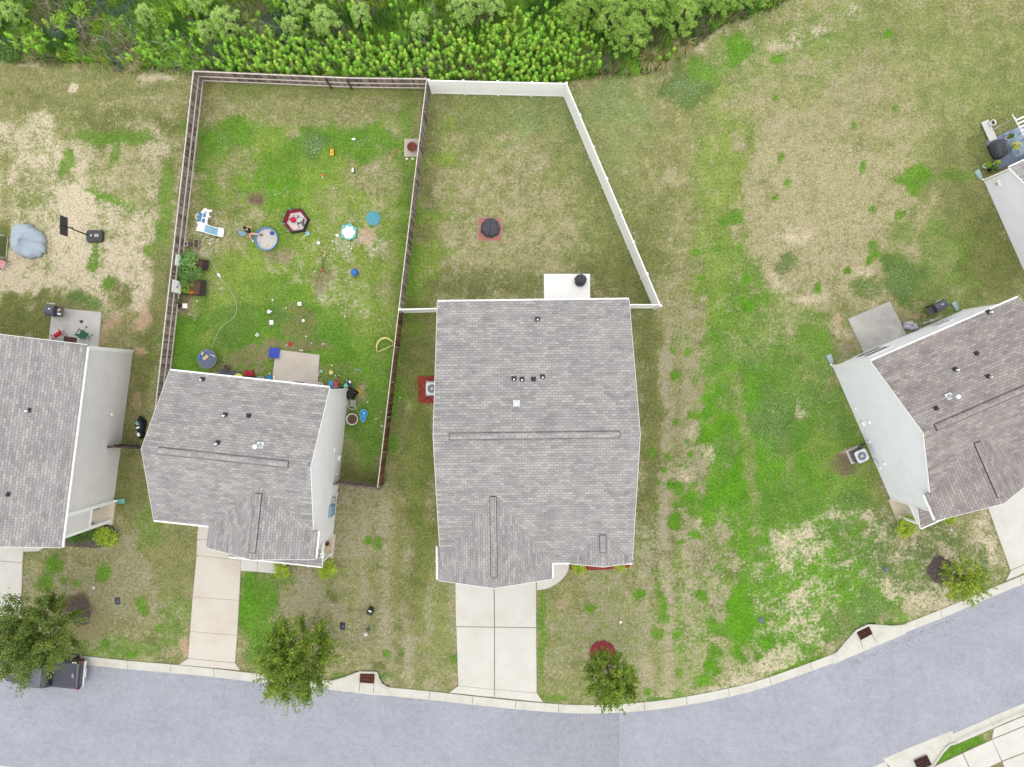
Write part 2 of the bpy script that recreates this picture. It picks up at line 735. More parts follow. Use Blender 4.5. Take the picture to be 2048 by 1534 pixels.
def concrete_mat(name, col, stain, sc=0.7, var=0.05, amt=0.55):
    m, n, p = _nodes(name)
    co = objco(n)
    f1 = noise(n, co, sc, 6, 0.65, 0.42, 0.75)
    f2 = noise(n, co, 9, 5, 0.7)
    f3 = noise(n, co, 40, 2, 0.6)
    c = mixc(n, mathn(n, 'MULTIPLY', f1, amt), col, stain)
    c = mixc(n, 1.0, c, mixc(n, f2, (1 - var,) * 3, (1 + var,) * 3), 'MULTIPLY')
    c = mixc(n, 1.0, c, mixc(n, f3, (0.95,) * 3, (1.04,) * 3), 'MULTIPLY')
    sp = noise(n, co, 2.3, 5, 0.7, 0.66, 0.74)
    c = mixc(n, mathn(n, 'MULTIPLY', sp, 0.4), c, tuple(x * 0.72 for x in stain))
    n.links.new(c, p.inputs['Base Color'])
    p.inputs['Roughness'].default_value = 0.85
    p.inputs['Specular IOR Level'].default_value = 0.2
    return m


M_KERB = concrete_mat("kerb_concrete", C(221, 219, 209), C(196, 190, 176), 0.9, 0.06, 0.7)
M_DRIVE = concrete_mat("drive_concrete", C(226, 224, 216), C(207, 202, 190), 0.5, 0.05, 0.75)
M_DRIVE_OLD = concrete_mat("tan_concrete", C(224, 218, 206), C(206, 188, 166), 0.45, 0.04, 0.6)
M_PATIO_A = concrete_mat("patio_concrete_stained", C(218, 216, 210), C(186, 184, 181), 0.9, 0.05, 0.75)
M_PATIO_B = concrete_mat("patio_concrete_dusty", C(222, 213, 200), C(200, 182, 168), 0.7, 0.05, 0.7)
M_PATIO_D = concrete_mat("patio_concrete_grey", C(208, 205, 196), C(160, 158, 160), 0.55, 0.05, 0.9)

PROFILE = [(0.0, RZ + 0.006), (0.28, RZ + 0.012), (0.36, RZ + 0.04), (0.46, 0.0), (0.52, 0.022), (KW, 0.026)]


def arc(pl, x):
    "arc length at which polyline passes world x"
    d = 0.0
    for i in range(1, len(pl)):
        if pl[i].x >= x:
            f = (x - pl[i - 1].x) / max(1e-9, pl[i].x - pl[i - 1].x)
            return d + f * (pl[i] - pl[i - 1]).length
        d += (pl[i] - pl[i - 1]).length
    return d


def at(pl, s):
    d = 0.0
    for i in range(1, len(pl)):
        L = (pl[i] - pl[i - 1]).length
        if d + L >= s or i == len(pl) - 1:
            t = (pl[i] - pl[i - 1]).normalized()
            return pl[i - 1] + t * (s - d), t
        d += L


def kerb(mb, pl, side, s0, s1, joint=3.05, off=0.0):
    s = s0
    while s < s1 - 0.05:
        e = min(s1, s + joint)
        n = max(2, int((e - s) / 0.5))
        rings = []
        for k in range(n + 1):
            q, t = at(pl, s + 0.014 + (e - s - 0.028) * k / n)
            nr = Vector((-t.y, t.x, 0)) * side
            rings.append([q + nr * a + Vector((0, 0, z)) for a, z in PROFILE] + [q + nr * KW + Vector((0, 0, -0.4)), q + Vector((0, 0, -0.4))])
        if side < 0:
            rings = [r[::-1] for r in rings]
        mb.loft(rings)
        s = e


ax = lambda px: P(px, 1300, RZ)[0]
kb = MB()
kerb(kb, N_EDGE, 1, arc(N_EDGE, ax(-520)), arc(N_EDGE, ax(663)))
kerb(kb, N_EDGE, 1, arc(N_EDGE, ax(772)), arc(N_EDGE, ax(1674)))
kerb(kb, N_EDGE, 1, arc(N_EDGE, ax(1805)), arc(N_EDGE, ax(2600)))
tag(kb.build("kerb", M_KERB), "pale concrete kerb and gutter along the house side of the road", "kerb", kind='structure')
kb = MB()
kerb(kb, S_EDGE, -1, arc(S_EDGE, ax(-520)), arc(S_EDGE, ax(1772)))
kerb(kb, S_EDGE, -1, arc(S_EDGE, ax(1899)), arc(S_EDGE, ax(2600)))
tag(kb.build("kerb", M_KERB), "pale concrete kerb along the far side of the road", "kerb", kind='structure')

DRAINS = []
SLABS = []       # footprints in world x, y that carry no grass


def shrink(poly, d):
    cx = sum(p[0] for p in poly) / len(poly)
    cy = sum(p[1] for p in poly) / len(poly)
    out = []
    for x, y in poly:
        L = math.hypot(x - cx, y - cy)
        out.append((x + (cx - x) / L * d, y + (cy - y) / L * d))
    return out


def slabs(name, m, label, cat, polys, top=0.03, kind='structure', gap=0.004):
    mb = MB()
    for pl in polys:
        w = PX(pl)
        SLABS.append(w)
        mb.prism(shrink(w, gap), -0.2, top)
    o = tag(mb.build(name, m), label, cat, kind=kind)
    jf = MB()
    for pl in polys:
        jf.prism(shrink(PX(pl), -0.03), -0.2, top - 0.012 - 0.001 * len(jf.f) / 40)
    j = jf.build("joint_fill", M_JOINT, o)
    if kind:
        j['kind'] = kind
    return o


M_JOINT = mat("joint_fill", C(192, 186, 172), 0.95, 0.2, 6)
slabs("driveway", M_DRIVE, "white concrete driveway of the leftmost house", "driveway",
      [[(-140, 1078), (47, 1090), (45, 1125), (-140, 1110)], [(-140, 1111), (45, 1126), (42, 1215), (-145, 1200)], [(-145, 1201), (42, 1216), (38, 1302), (-150, 1284)],
       [(47, 1090), (92, 1090), (86, 1097), (76, 1102), (47, 1103)]])
slabs("driveway", M_DRIVE_OLD, "tan stained single driveway of the house behind the wooden fence", "driveway",
      [[(399, 1030), (490, 1040), (486, 1082), (395, 1078)], [(395, 1079), (486, 1083), (482, 1120), (394, 1110)], [(394, 1111), (482, 1121), (478, 1200), (386, 1193)],
       [(386, 1194), (478, 1201), (474, 1270), (381, 1262)], [(381, 1263), (474, 1271), (470, 1325), (377, 1316)], [(377, 1317), (470, 1326), (480, 1340), (358, 1329)]])
slabs("path", M_DRIVE, "short concrete path from the tan driveway to the porch", "path",
      [[(483, 1118), (515, 1121), (514, 1143), (482, 1141)], [(516, 1121), (566, 1126), (565, 1148), (515, 1143)]])
slabs("driveway", M_DRIVE, "wide white two-car driveway of the middle house", "driveway",
      [[(911, 1150), (987, 1150), (988, 1253), (912, 1252)], [(989, 1150), (1072, 1150), (1072, 1254), (990, 1253)],
       [(913, 1254), (988, 1255), (988, 1378), (917, 1371)], [(990, 1255), (1072, 1256), (1073, 1385), (990, 1378)],
       [(917, 1372), (988, 1379), (988, 1394), (899, 1385)], [(990, 1379), (1073, 1386), (1086, 1404), (990, 1394)]])
cp = [(1074, 1120), (1139, 1120), (1138, 1135), (1133, 1147), (1125, 1157), (1115, 1166), (1103, 1173), (1090, 1178), (1074, 1180)]
slabs("path", M_DRIVE, "curved white path from the two-car driveway to the front door", "path", [cp])
slabs("driveway", M_DRIVE, "white concrete driveway of the house on the right", "driveway",
      [[(1965, 985), (2140, 915), (2190, 1065), (2021, 1140)], [(2022, 1141), (2190, 1066), (2194, 1082), (2012, 1161)]])
slabs("driveway", M_DRIVE, "broad white driveway across the road at the lower right corner", "driveway",
      [[(1988, 1457), (2048, 1432), (2160, 1385), (2168, 1402), (1984, 1477)], [(1984, 1479), (2168, 1404), (2190, 1450), (2004, 1521)], [(2005, 1523), (2190, 1452), (2250, 1600), (2040, 1640)]])
slabs("path", M_DRIVE, "pale pavement slabs leading to the lower right driveway", "path",
      [[(1926, 1506), (1983, 1480), (2002, 1522), (1946, 1548)], [(1867, 1534), (1924, 1507), (1944, 1549), (1880, 1580)], [(1790, 1572), (1865, 1535), (1878, 1580), (1800, 1620)]])
slabs("patio", M_PATIO_A, "stained concrete patio behind the leftmost house", "patio", [[(105, 615), (203, 625), (195, 720), (95, 710)]])
slabs("patio", M_PATIO_B, "dusty pinkish concrete patio in the toy-strewn yard", "patio", [[(552, 699), (639, 710), (633, 800), (541, 790)]])
slabs("patio", concrete_mat("patio_concrete_pale", (0.82, 0.81, 0.79), (0.7, 0.69, 0.66), 0.6, 0.04), "clean white concrete patio behind the middle house", "patio", [[(1088, 548), (1180, 548), (1180, 625), (1088, 625)]])
slabs("patio", M_PATIO_D, "grey blotchy concrete patio behind the house on the right", "patio", [[(1696, 638), (1779, 603), (1812, 668), (1730, 710)]])
slabs("fire_pit_pad", concrete_mat("pad_pale", C(205, 196, 184), C(190, 176, 162), 1.2, 0.05), "pale square slab under the rusty fire bowl by the fence", "slab",
      [[(809, 278), (838, 278), (838, 313), (809, 313)]], kind=None)
m_bp, nbp, pbp = _nodes("red_pavers")
bt = nbp.nodes.new("ShaderNodeTexBrick")
for k, v in (('Color1', C(196, 138, 122)), ('Color2', C(180, 118, 104)), ('Mortar', C(150, 110, 98))):
    bt.inputs[k].default_value = (*v, 1)
bt.inputs['Scale'].default_value = 1.0
bt.inputs['Brick Width'].default_value = 0.4
bt.inputs['Row Height'].default_value = 0.4
bt.offset = 0.0
bt.inputs['Mortar Size'].default_value = 0.012
nbp.links.new(objco(nbp), bt.inputs['Vector'])
nbp.links.new(bt.outputs['Color'], pbp.inputs['Base Color'])
pbp.inputs['Roughness'].default_value = 0.85
slabs("fire_pit_pad", m_bp, "square of pinkish red pavers under the covered fire pit", "slab", [[(957, 435), (1004, 436), (1003, 482), (956, 481)]], kind=None)

# storm drains: an apron cut into the kerb and an iron grate
M_RUST = mat("rusty_iron", C(128, 70, 52), 0.8, 0.35, 6)
M_RUSTD = mat("dark_rusty_iron", C(92, 56, 48), 0.8, 0.35, 6)
M_PITJ = mat("joint_dirt", (0.12, 0.11, 0.1), 0.9)
M_PIT = mat("drain_pit", (0.012, 0.011, 0.01), 0.9)


def drain(back, edge, grate, label, m, bars=(2, 9), joints=()):
    "back: px outline on the lawn side, edge: px along the road, grate: four px corners"
    o = thing("storm_drain", label, "storm drain", P(*grate[0]), 0)
    inv = lambda q, z: Vector((P(*q)[0] - o.location.x, P(*q)[1] - o.location.y, z))
    mb = MB()
    top = [inv(q, 0.0) for q in back] + [inv(q, RZ + 0.008) for q in edge]
    c = Vector((sum(v.x for v in top) / len(top), sum(v.y for v in top) / len(top), -0.075))
    n = len(top)
    mb.add(top + [c] + [v - Vector((0, 0, 0.3)) for v in top], [(k, (k + 1) % n, n) for k in range(n)] + [(k, n + 1 + k, n + 1 + (k + 1) % n, (k + 1) % n) for k in range(n)])
    mb.build("apron", M_KERB, o)
    lip = MB()
    lb = [inv(q, 0.02) for q in back]
    lip.tube([v + Vector((0, 0, 0.0)) for v in lb], 0.085, 8)
    lip.build("kerb_lip", M_KERB, o, True)
    g = [inv(q, 0.02) for q in grate]
    pit = MB()
    pit.add([v + Vector((0, 0, -0.01)) for v in g], [(0, 1, 2, 3)])
    pit.build("pit", M_PIT, o)
    gr = MB()
    L = lambda a, b: (g[0].lerp(g[1], a)).lerp(g[3].lerp(g[2], a), b) + Vector((0, 0, 0.02))
    na, nb = bars[1], bars[0]
    for i in range(na + 1):
        gr.tube([L(i / na, 0), L(i / na, 1)], 0.021, 4)
    for j in range(nb + 1):
        gr.tube([L(0, j / nb), L(1, j / nb)], 0.03, 4)
    gr.build("grate", m, o)
    for a_, b_ in joints:
        A_, B_ = inv(a_, -0.005), inv(b_, RZ + 0.012)
        MB().tube([A_, B_], 0.014, 4).build("joint", M_PITJ, o)
    SLABS.append(PX(list(back) + list(edge)))
    DRAINS.append(SLABS[-1])
    return o


drain([(657, 1362), (663, 1363), (690, 1355), (719, 1344), (754, 1345), (757, 1357), (762, 1367), (772, 1374), (778, 1375)], [(778, 1394), (772, 1393), (740, 1391), (700, 1386), (663, 1382), (657, 1381)],
      [(721, 1345), (749, 1346), (748, 1366), (720, 1364)], "rust orange storm drain grate in the kerb left of the two-car driveway", M_RUST, (3, 9), (((720, 1365), (717, 1385)), ((748, 1366), (746, 1388))))
drain([(1666, 1309), (1674, 1306), (1693, 1283), (1713, 1261), (1736, 1250), (1760, 1251), (1785, 1253), (1805, 1251), (1812, 1248)], [(1814, 1269), (1807, 1272), (1758, 1292), (1717, 1309), (1676, 1327), (1668, 1330)],
      [(1713, 1263), (1737, 1252), (1744, 1267), (1721, 1279)], "dark brown storm drain grate in the kerb below the right-hand house", M_RUSTD, (2, 10), (((1721, 1280), (1728, 1299)), ((1744, 1268), (1756, 1287))))
drain([(1913, 1485), (1899, 1489), (1885, 1503), (1868, 1528), (1850, 1540), (1800, 1558)], [(1768, 1520), (1819, 1498), (1897, 1467), (1907, 1463)],
      [(1828, 1521), (1853, 1510), (1862, 1528), (1836, 1540)], "rusty storm drain grate in the kerb across the road", M_RUSTD, (3, 8))

# ------------------------------------------------------------------ lawn: one sheet, its cover laid out as patches of turf, straw and bare sand, with house shade painted into some dark turf
GK = dict(OL=C(143, 149, 94), DO=C(120, 129, 72), LU=C(104, 152, 50), BR=C(98, 158, 34), YG=C(133, 162, 68), CL=C(104, 136, 68), TA=C(166, 162, 116), GO=C(141, 154, 90), GG=C(136, 160, 100))
SK = dict(ST=C(194, 185, 149), SA=C(229, 215, 188), CY=C(206, 172, 144), BN=C(158, 143, 110), DK=C(112, 96, 78), GY=C(181, 174, 146), WH=C(225, 218, 200))
xs = np.concatenate([[-420, -260, -160, -100, -70, -54], np.arange(-44, 44.01, 0.2), [54, 70, 100, 160, 260, 420]])
ys = np.concatenate([[-420, -260, -160, -100, -60, -42], np.arange(-33, 33.01, 0.2), [42, 60, 100, 160, 260, 420]])
GX, GY = np.meshgrid(xs, ys)
QX, QY = 1024 + GX * FOC / CAM_H, 767 - GY * FOC / CAM_H
cover = 0.62 + 0.5 * (fbm(GX, GY, 0.11, 5, 1) - 0.5)
gcol = np.array(GK['OL'])[None, None, :] * np.ones(GX.shape + (1,))
scol = np.array(SK['ST'])[None, None, :] * np.ones(GX.shape + (1,))
W1, W2 = 1.25 * (fbm(GX, GY, 0.8, 6, 5) - 0.5), 1.25 * (fbm(GX, GY, 0.8, 6, 9) - 0.5)
V1, V2 = fbm(GX, GY, 0.16, 3, 15) - 0.5, fbm(GX, GY, 0.16, 3, 19) - 0.5


def blob(px, py, rx, ry, cov=None, g=None, s=None, st=1.0, rot=0.0, soft=0.5, wob=1.0):
    global cover, gcol, scol
    amp = min(rx, ry)
    soft = soft * 1.5
    dx = QX - px + W1 * amp * 1.9 * wob + V1 * amp * 1.0 * wob
    dy = QY - py + W2 * amp * 1.9 * wob + V2 * amp * 1.0 * wob
    a = R(rot)
    u = (dx * math.cos(a) + dy * math.sin(a)) / rx
    v = (-dx * math.sin(a) + dy * math.cos(a)) / ry
    d = np.sqrt(u * u + v * v)
    w = np.clip((1 + soft * 0.5 - d) / max(soft, 1e-3), 0, 1)
    w = w * w * (3 - 2 * w) * st
    if cov is not None:
        cover = cover * (1 - w) + cov * w
    if g:
        gcol = gcol * (1 - w[..., None]) + np.array(GK[g]) * w[..., None]
    if s:
        scol = scol * (1 - w[..., None]) + np.array(SK[s]) * w[..., None]


def blobs(rows):
    for r in rows:
        blob(*r)


# broad fields first                     px   py   rx   ry  cover turf soil strength rot soft
blobs([(1600, 300, 420, 330, 0.60, 'GO', 'ST', 0.9), (1900, 130, 220, 170, 0.78, 'GO', 'ST', 0.8), (1560, 90, 190, 60, 0.78, 'LU', 'ST', 0.45, -12),
       (1600, 430, 230, 160, 0.46, 'OL', 'ST', 0.8), (1650, 540, 200, 110, 0.5, 'OL', 'ST', 0.7), (1600, 340, 210, 250, 0.46, 'TA', 'ST', 0.45, 0, 1.0), (1500, 250, 90, 120, 0.42, 'TA', 'ST', 0.4, 20, 1.0), (1650, 440, 140, 110, 0.42, 'TA', 'ST', 0.45, -15, 1.0), (1690, 190, 130, 80, 0.46, 'TA', 'GY', 0.45, -20, 1.0), (1590, 180, 60, 50, 0.8, 'GO', 'ST', 0.5), (1280, 330, 150, 200, 0.74, 'OL', 'ST', 0.8),
       (1300, 560, 120, 150, 0.74, 'DO', 'GY', 0.5), (1230, 240, 60, 110, 0.82, 'GG', 'ST', 0.5), (1960, 480, 70, 200, 0.93, 'DO', 'BN', 0.85, -24),  # dark band between the two right-hand houses has their shade painted in
       (1860, 560, 90, 120, 0.86, 'LU', 'BN', 0.45), (1930, 330, 90, 120, 0.8, 'OL', 'ST', 0.7), (1440, 470, 45, 320, 0.82, 'YG', 'ST', 0.7), (1470, 620, 60, 130, 0.8, 'LU', 'ST', 0.4),
       (1520, 720, 110, 150, 0.74, 'LU', 'ST', 0.5), (1560, 800, 160, 110, 0.82, 'CL', 'GY', 0.6), (1500, 950, 140, 190, 0.88, 'BR', 'GY', 0.9), (1440, 930, 50, 110, 0.92, 'BR', 'GY', 0.8), (1495, 915, 12, 150, 0.62, 'GO', 'GY', 0.65, -8), (1570, 930, 16, 120, 0.7, 'GO', 'GY', 0.5, -12), (1450, 900, 20, 40, 0.72, 'CL', 'GY', 0.5), (1590, 1000, 70, 60, 0.75, 'CL', 'GY', 0.5), (1480, 1040, 60, 40, 0.7, 'LU', 'GY', 0.5),
       (1640, 830, 90, 160, 0.86, 'LU', 'GY', 0.6), (1700, 930, 80, 90, 0.9, 'YG', 'BN', 0.55), (1650, 1010, 120, 70, 0.9, 'LU', 'GY', 0.5),
       (1345, 880, 66, 330, 0.47, 'OL', 'GY', 0.95), (1300, 800, 28, 340, 0.86, 'DO', 'GY', 0.7), (1370, 1130, 90, 110, 0.42, 'DO', 'GY', 0.8),
       (1240, 1270, 160, 120, 0.50, 'GO', 'GY', 0.9), (1480, 1250, 200, 150, 0.52, 'LU', 'ST', 0.6), (1560, 1190, 70, 100, 0.66, 'LU', 'SA', 0.6), (1680, 1180, 150, 110, 0.79, 'BR', 'SA', 0.8), (1600, 1250, 60, 90, 0.64, 'LU', 'SA', 0.5),
       (1880, 1110, 110, 90, 0.74, 'CL', 'SA', 0.6), (1740, 1100, 90, 60, 0.66, 'CL', 'ST', 0.6),
       (800, 1150, 130, 260, 0.64, 'OL', 'GY', 0.85), (770, 1250, 90, 70, 0.46, 'OL', 'GY', 0.8), (830, 900, 40, 330, 0.93, 'DO', 'BN', 0.75), (815, 700, 40, 90, 0.9, 'DO', 'BN', 0.6), (840, 960, 25, 200, 0.9, 'YG', 'BN', 0.28),
       (715, 1060, 50, 80, 0.42, 'OL', 'GY', 0.8), (880, 1260, 30, 100, 0.68, 'GO', 'GY', 0.7),
       (1040, 330, 170, 130, 0.56, 'OL', 'ST', 0.9), (1000, 420, 150, 120, 0.52, 'OL', 'ST', 0.8), (1080, 230, 170, 60, 0.86, 'GG', 'ST', 0.6), (960, 235, 80, 50, 0.9, 'GO', 'ST', 0.6),
       (1200, 430, 60, 200, 0.78, 'GO', 'ST', 0.6, -24), (960, 570, 170, 26, 0.74, 'DO', 'GY', 0.7), (1240, 560, 60, 50, 0.8, 'DO', 'BN', 0.6), (862, 420, 22, 200, 0.88, 'DO', 'BN', 0.5)])  # dark turf right behind the middle house has its shade painted in
# toy yard
blobs([(610, 470, 240, 330, 0.74, 'YG', 'ST', 0.95), (620, 176, 230, 22, 0.84, 'GO', 'CY', 0.9), (620, 215, 230, 28, 0.62, 'OL', 'ST', 0.8), (700, 255, 110, 18, 0.5, 'OL', 'ST', 0.8),
       (450, 270, 70, 38, 0.96, 'LU', 'ST', 0.9), (620, 290, 70, 42, 0.95, 'LU', 'ST', 0.85), (625, 288, 25, 28, 0.98, 'CL', 'ST', 0.8), (730, 285, 70, 30, 0.96, 'LU', 'ST', 0.9), (545, 290, 30, 40, 0.9, 'YG', 'ST', 0.8),
       (760, 350, 70, 45, 0.55, 'OL', 'ST', 0.8), (460, 340, 50, 40, 0.6, 'OL', 'ST', 0.7), (580, 350, 70, 40, 0.9, 'LU', 'ST', 0.7), (420, 330, 30, 90, 0.85, 'LU', 'BN', 0.5), (530, 380, 60, 30, 0.85, 'BR', 'ST', 0.5),
       (660, 370, 60, 50, 0.85, 'YG', 'ST', 0.8), (815, 400, 22, 220, 0.94, 'LU', 'BN', 0.6), (680, 420, 40, 40, 0.6, 'OL', 'ST', 0.6), (740, 430, 60, 50, 0.6, 'YG', 'ST', 0.7), (560, 400, 60, 30, 0.8, 'BR', 'ST', 0.5),
       (440, 470, 50, 60, 0.6, 'OL', 'ST', 0.8), (600, 540, 120, 60, 0.7, 'YG', 'ST', 0.7), (560, 575, 90, 30, 0.85, 'LU', 'ST', 0.5), (700, 590, 70, 50, 0.55, 'YG', 'WH', 0.8), (480, 560, 60, 60, 0.85, 'YG', 'ST', 0.7),
       (380, 680, 50, 80, 0.97, 'LU', 'BN', 0.9), (350, 620, 25, 100, 0.95, 'LU', 'BN', 0.8), (500, 650, 60, 50, 0.85, 'LU', 'BN', 0.8), (600, 660, 90, 60, 0.84, 'LU', 'BN', 0.8), (560, 640, 26, 20, 0.9, 'CL', 'BN', 0.7), (470, 640, 40, 40, 0.9, 'CL', 'BN', 0.5), (640, 650, 30, 30, 0.9, 'CL', 'BN', 0.6), (690, 660, 30, 40, .9, 'CL', 'BN', .5), (600, 645, 30, 26, 0.5, 'DO', 'BN', 0.7), (620, 540, 90, 40, 0.55, 'YG', 'WH', 0.35), (555, 470, 40, 20, .9, 'LU', 'BN', .4),
       (670, 680, 50, 60, 0.95, 'LU', 'BN', 0.85), (740, 620, 60, 90, 0.68, 'YG', 'ST', 0.7), (740, 740, 60, 60, 0.9, 'LU', 'BN', 0.7), (500, 712, 40, 22, 0.34, 'LU', 'BN', 0.8), (545, 690, 20, 12, 0.4, 'DO', 'BN', 0.7),
       (610, 690, 45, 14, 0.35, 'DO', 'BN', 0.7), (735, 478, 17, 19, 0.05, 'OL', 'CY', 0.9), (515, 397, 22, 16, 0.3, 'DO', 'DK', 0.9), (510, 440, 22, 22, 0.45, 'OL', 'ST', 0.6),
       (645, 562, 22, 26, 0.45, 'DO', 'BN', 0.8), (560, 510, 26, 16, 0.35, 'DO', 'BN', 0.7), (700, 480, 24, 26, 0.5, 'YG', 'WH', 0.7), (755, 490, 24, 18, 0.5, 'YG', 'WH', 0.7),
       (730, 860, 45, 100, 0.88, 'LU', 'BN', 0.8), (705, 930, 22, 40, 0.7, 'OL', 'BN', 0.7), (730, 950, 40, 20, 0.9, 'DO', 'DK', 0.8), (720, 790, 16, 14, 0.3, 'OL', 'CY', 0.7)])
# yard on the far left
blobs([(150, 480, 190, 220, 0.47, 'GO', 'SA', 0.95), (130, 180, 230, 55, 0.76, 'OL', 'ST', 0.9), (250, 245, 130, 30, 0.8, 'DO', 'ST', 0.7), (300, 200, 80, 16, 0.5, 'OL', 'ST', 0.7), (60, 195, 50, 25, 0.6, 'DO', 'BN', 0.6),
       (60, 290, 90, 50, 0.42, 'GO', 'SA', 0.8), (250, 330, 110, 60, 0.5, 'OL', 'ST', 0.8), (155, 440, 34, 110, 0.16, 'GO', 'SA', 0.9), (45, 555, 55, 60, 0.2, 'GO', 'SA', 0.85), (170, 560, 50, 50, 0.27, 'GO', 'SA', 0.6), (270, 560, 50, 80, 0.36, 'OL', 'SA', 0.8),
       (300, 290, 40, 40, 0.4, 'OL', 'SA', 0.6), (190, 275, 40, 14, 0.9, 'LU', 'ST', 0.7), (250, 275, 50, 14, 0.88, 'LU', 'ST', 0.7), (230, 305, 8, 30, 0.9, 'LU', 'ST', 0.7, 20), (130, 330, 10, 30, 0.88, 'LU', 'ST', 0.7, 20),
       (325, 430, 16, 130, 0.9, 'LU', 'BN', 0.6, 6), (313, 600, 18, 130, 0.85, 'OL', 'BN', 0.8, 6), (296, 720, 18, 90, 0.85, 'DO', 'BN', 0.8, 6), (222, 398, 60, 10, 0.8, 'LU', 'SA', 0.8, 20), (190, 525, 12, 30, 0.85, 'LU', 'SA', 0.8),
       (240, 590, 26, 26, 0.8, 'DO', 'SA', 0.8), (220, 570, 16, 12, 0.85, 'LU', 'SA', 0.7), (170, 605, 30, 16, 0.9, 'CL', 'ST', 0.8), (60, 640, 90, 40, 0.92, 'DO', 'BN', 0.9), (140, 625, 60, 16, 0.7, 'OL', 'ST', 0.7),
       (5, 490, 14, 40, 0.95, 'DO', 'DK', 0.8), (60, 395, 50, 18, 0.75, 'GO', 'SA', 0.7), (190, 480, 18, 12, 0.9, 'LU', 'SA', 0.8), (155, 360, 60, 14, 0.7, 'GO', 'SA', 0.6), (230, 680, 45, 60, 0.6, 'OL', 'CY', 0.7),
       (225, 650, 16, 14, 0.15, 'OL', 'CY', 0.8), (285, 640, 12, 30, 0.15, 'OL', 'CY', 0.7), (282, 705, 20, 8, 0.15, 'OL', 'CY', 0.8), (265, 800, 30, 90, 0.6, 'DO', 'BN', 0.9), (275, 800, 10, 20, 0.3, 'OL', 'CY', 0.6),
       (260, 960, 30, 80, 0.66, 'DO', 'BN', 0.9), (148, 175, 9, 10, 0.02, 'OL', 'SA', 0.95), (157, 130, 12, 8, 0.05, 'OL', 'CY', 0.8), (310, 152, 40, 8, 0.15, 'OL', 'SA', 0.7), (60, 125, 30, 4, 0.1, 'OL', 'SA', 0.7)])
# front gardens, bare sand and bright turf tufts
blobs([(210, 1160, 150, 90, 0.45, 'OL', 'GY', 0.95), (350, 1100, 40, 120, 0.78, 'OL', 'BN', 0.8), (340, 1250, 40, 70, 0.72, 'LU', 'GY', 0.55), (230, 1300, 120, 18, 0.7, 'LU', 'GY', 0.6), (155, 1210, 30, 26, 0.1, 'OL', 'DK', 0.9), (180, 1250, 30, 40, 0.4, 'OL', 'BN', 0.7),
       (300, 1060, 30, 50, 0.8, 'LU', 'BN', 0.5), (105, 1125, 27, 24, 0.99, 'LU', 'BN', 0.97), (205, 1148, 14, 26, 0.99, 'LU', 'BN', 0.95), (88, 1165, 14, 22, 0.97, 'LU', 'BN', 0.9), (126, 1163, 7, 7, 0.97, 'LU', 'BN', 0.9), (152, 1163, 7, 7, 0.97, 'LU', 'BN', 0.9),
       (283, 1212, 11, 17, 0.97, 'LU', 'BN', 0.95), (314, 1256, 7, 9, 0.95, 'LU', 'BN', 0.9), (298, 1284, 11, 10, 0.9, 'DO', 'BN', 0.9), (213, 1289, 10, 7, 0.97, 'LU', 'BN', 0.9), (265, 1310, 14, 6, 0.97, 'LU', 'BN', 0.9),
       (370, 1298, 7, 16, 0.02, 'OL', 'CY', 0.9), (520, 1240, 45, 100, 0.94, 'LU', 'GY', 0.92), (500, 1200, 20, 60, 0.97, 'BR', 'GY', 0.6), (575, 1180, 22, 18, 0.5, 'OL', 'GY', 0.8), (630, 1200, 50, 50, 0.3, 'OL', 'GY', 0.9), (560, 1160, 40, 10, 0.7, 'LU', 'GY', 0.7),
       (735, 1081, 9, 8, 0.98, 'BR', 'GY', 0.95), (755, 1085, 8, 12, 0.95, 'LU', 'GY', 0.9), (668, 1192, 9, 14, 0.9, 'DO', 'GY', 0.9), (770, 1303, 9, 8, 0.95, 'LU', 'GY', 0.9), (803, 1303, 5, 7, 0.95, 'LU', 'GY', 0.9), (908, 1316, 7, 10, 0.95, 'LU', 'GY', 0.9), (750, 1325, 18, 12, 0.85, 'DO', 'GY', 0.8),
       (907, 1366, 6, 5, 0.02, 'OL', 'CY', 0.8), (770, 1350, 16, 8, 0.85, 'LU', 'GY', 0.7), (690, 1353, 40, 5, 0.9, 'LU', 'GY', 0.8), (1082, 1250, 8, 120, 0.85, 'LU', 'GY', 0.7), (1100, 1395, 40, 8, 0.85, 'LU', 'GY', 0.7), (1116, 1210, 14, 12, 0.2, 'OL', 'CY', 0.5)])
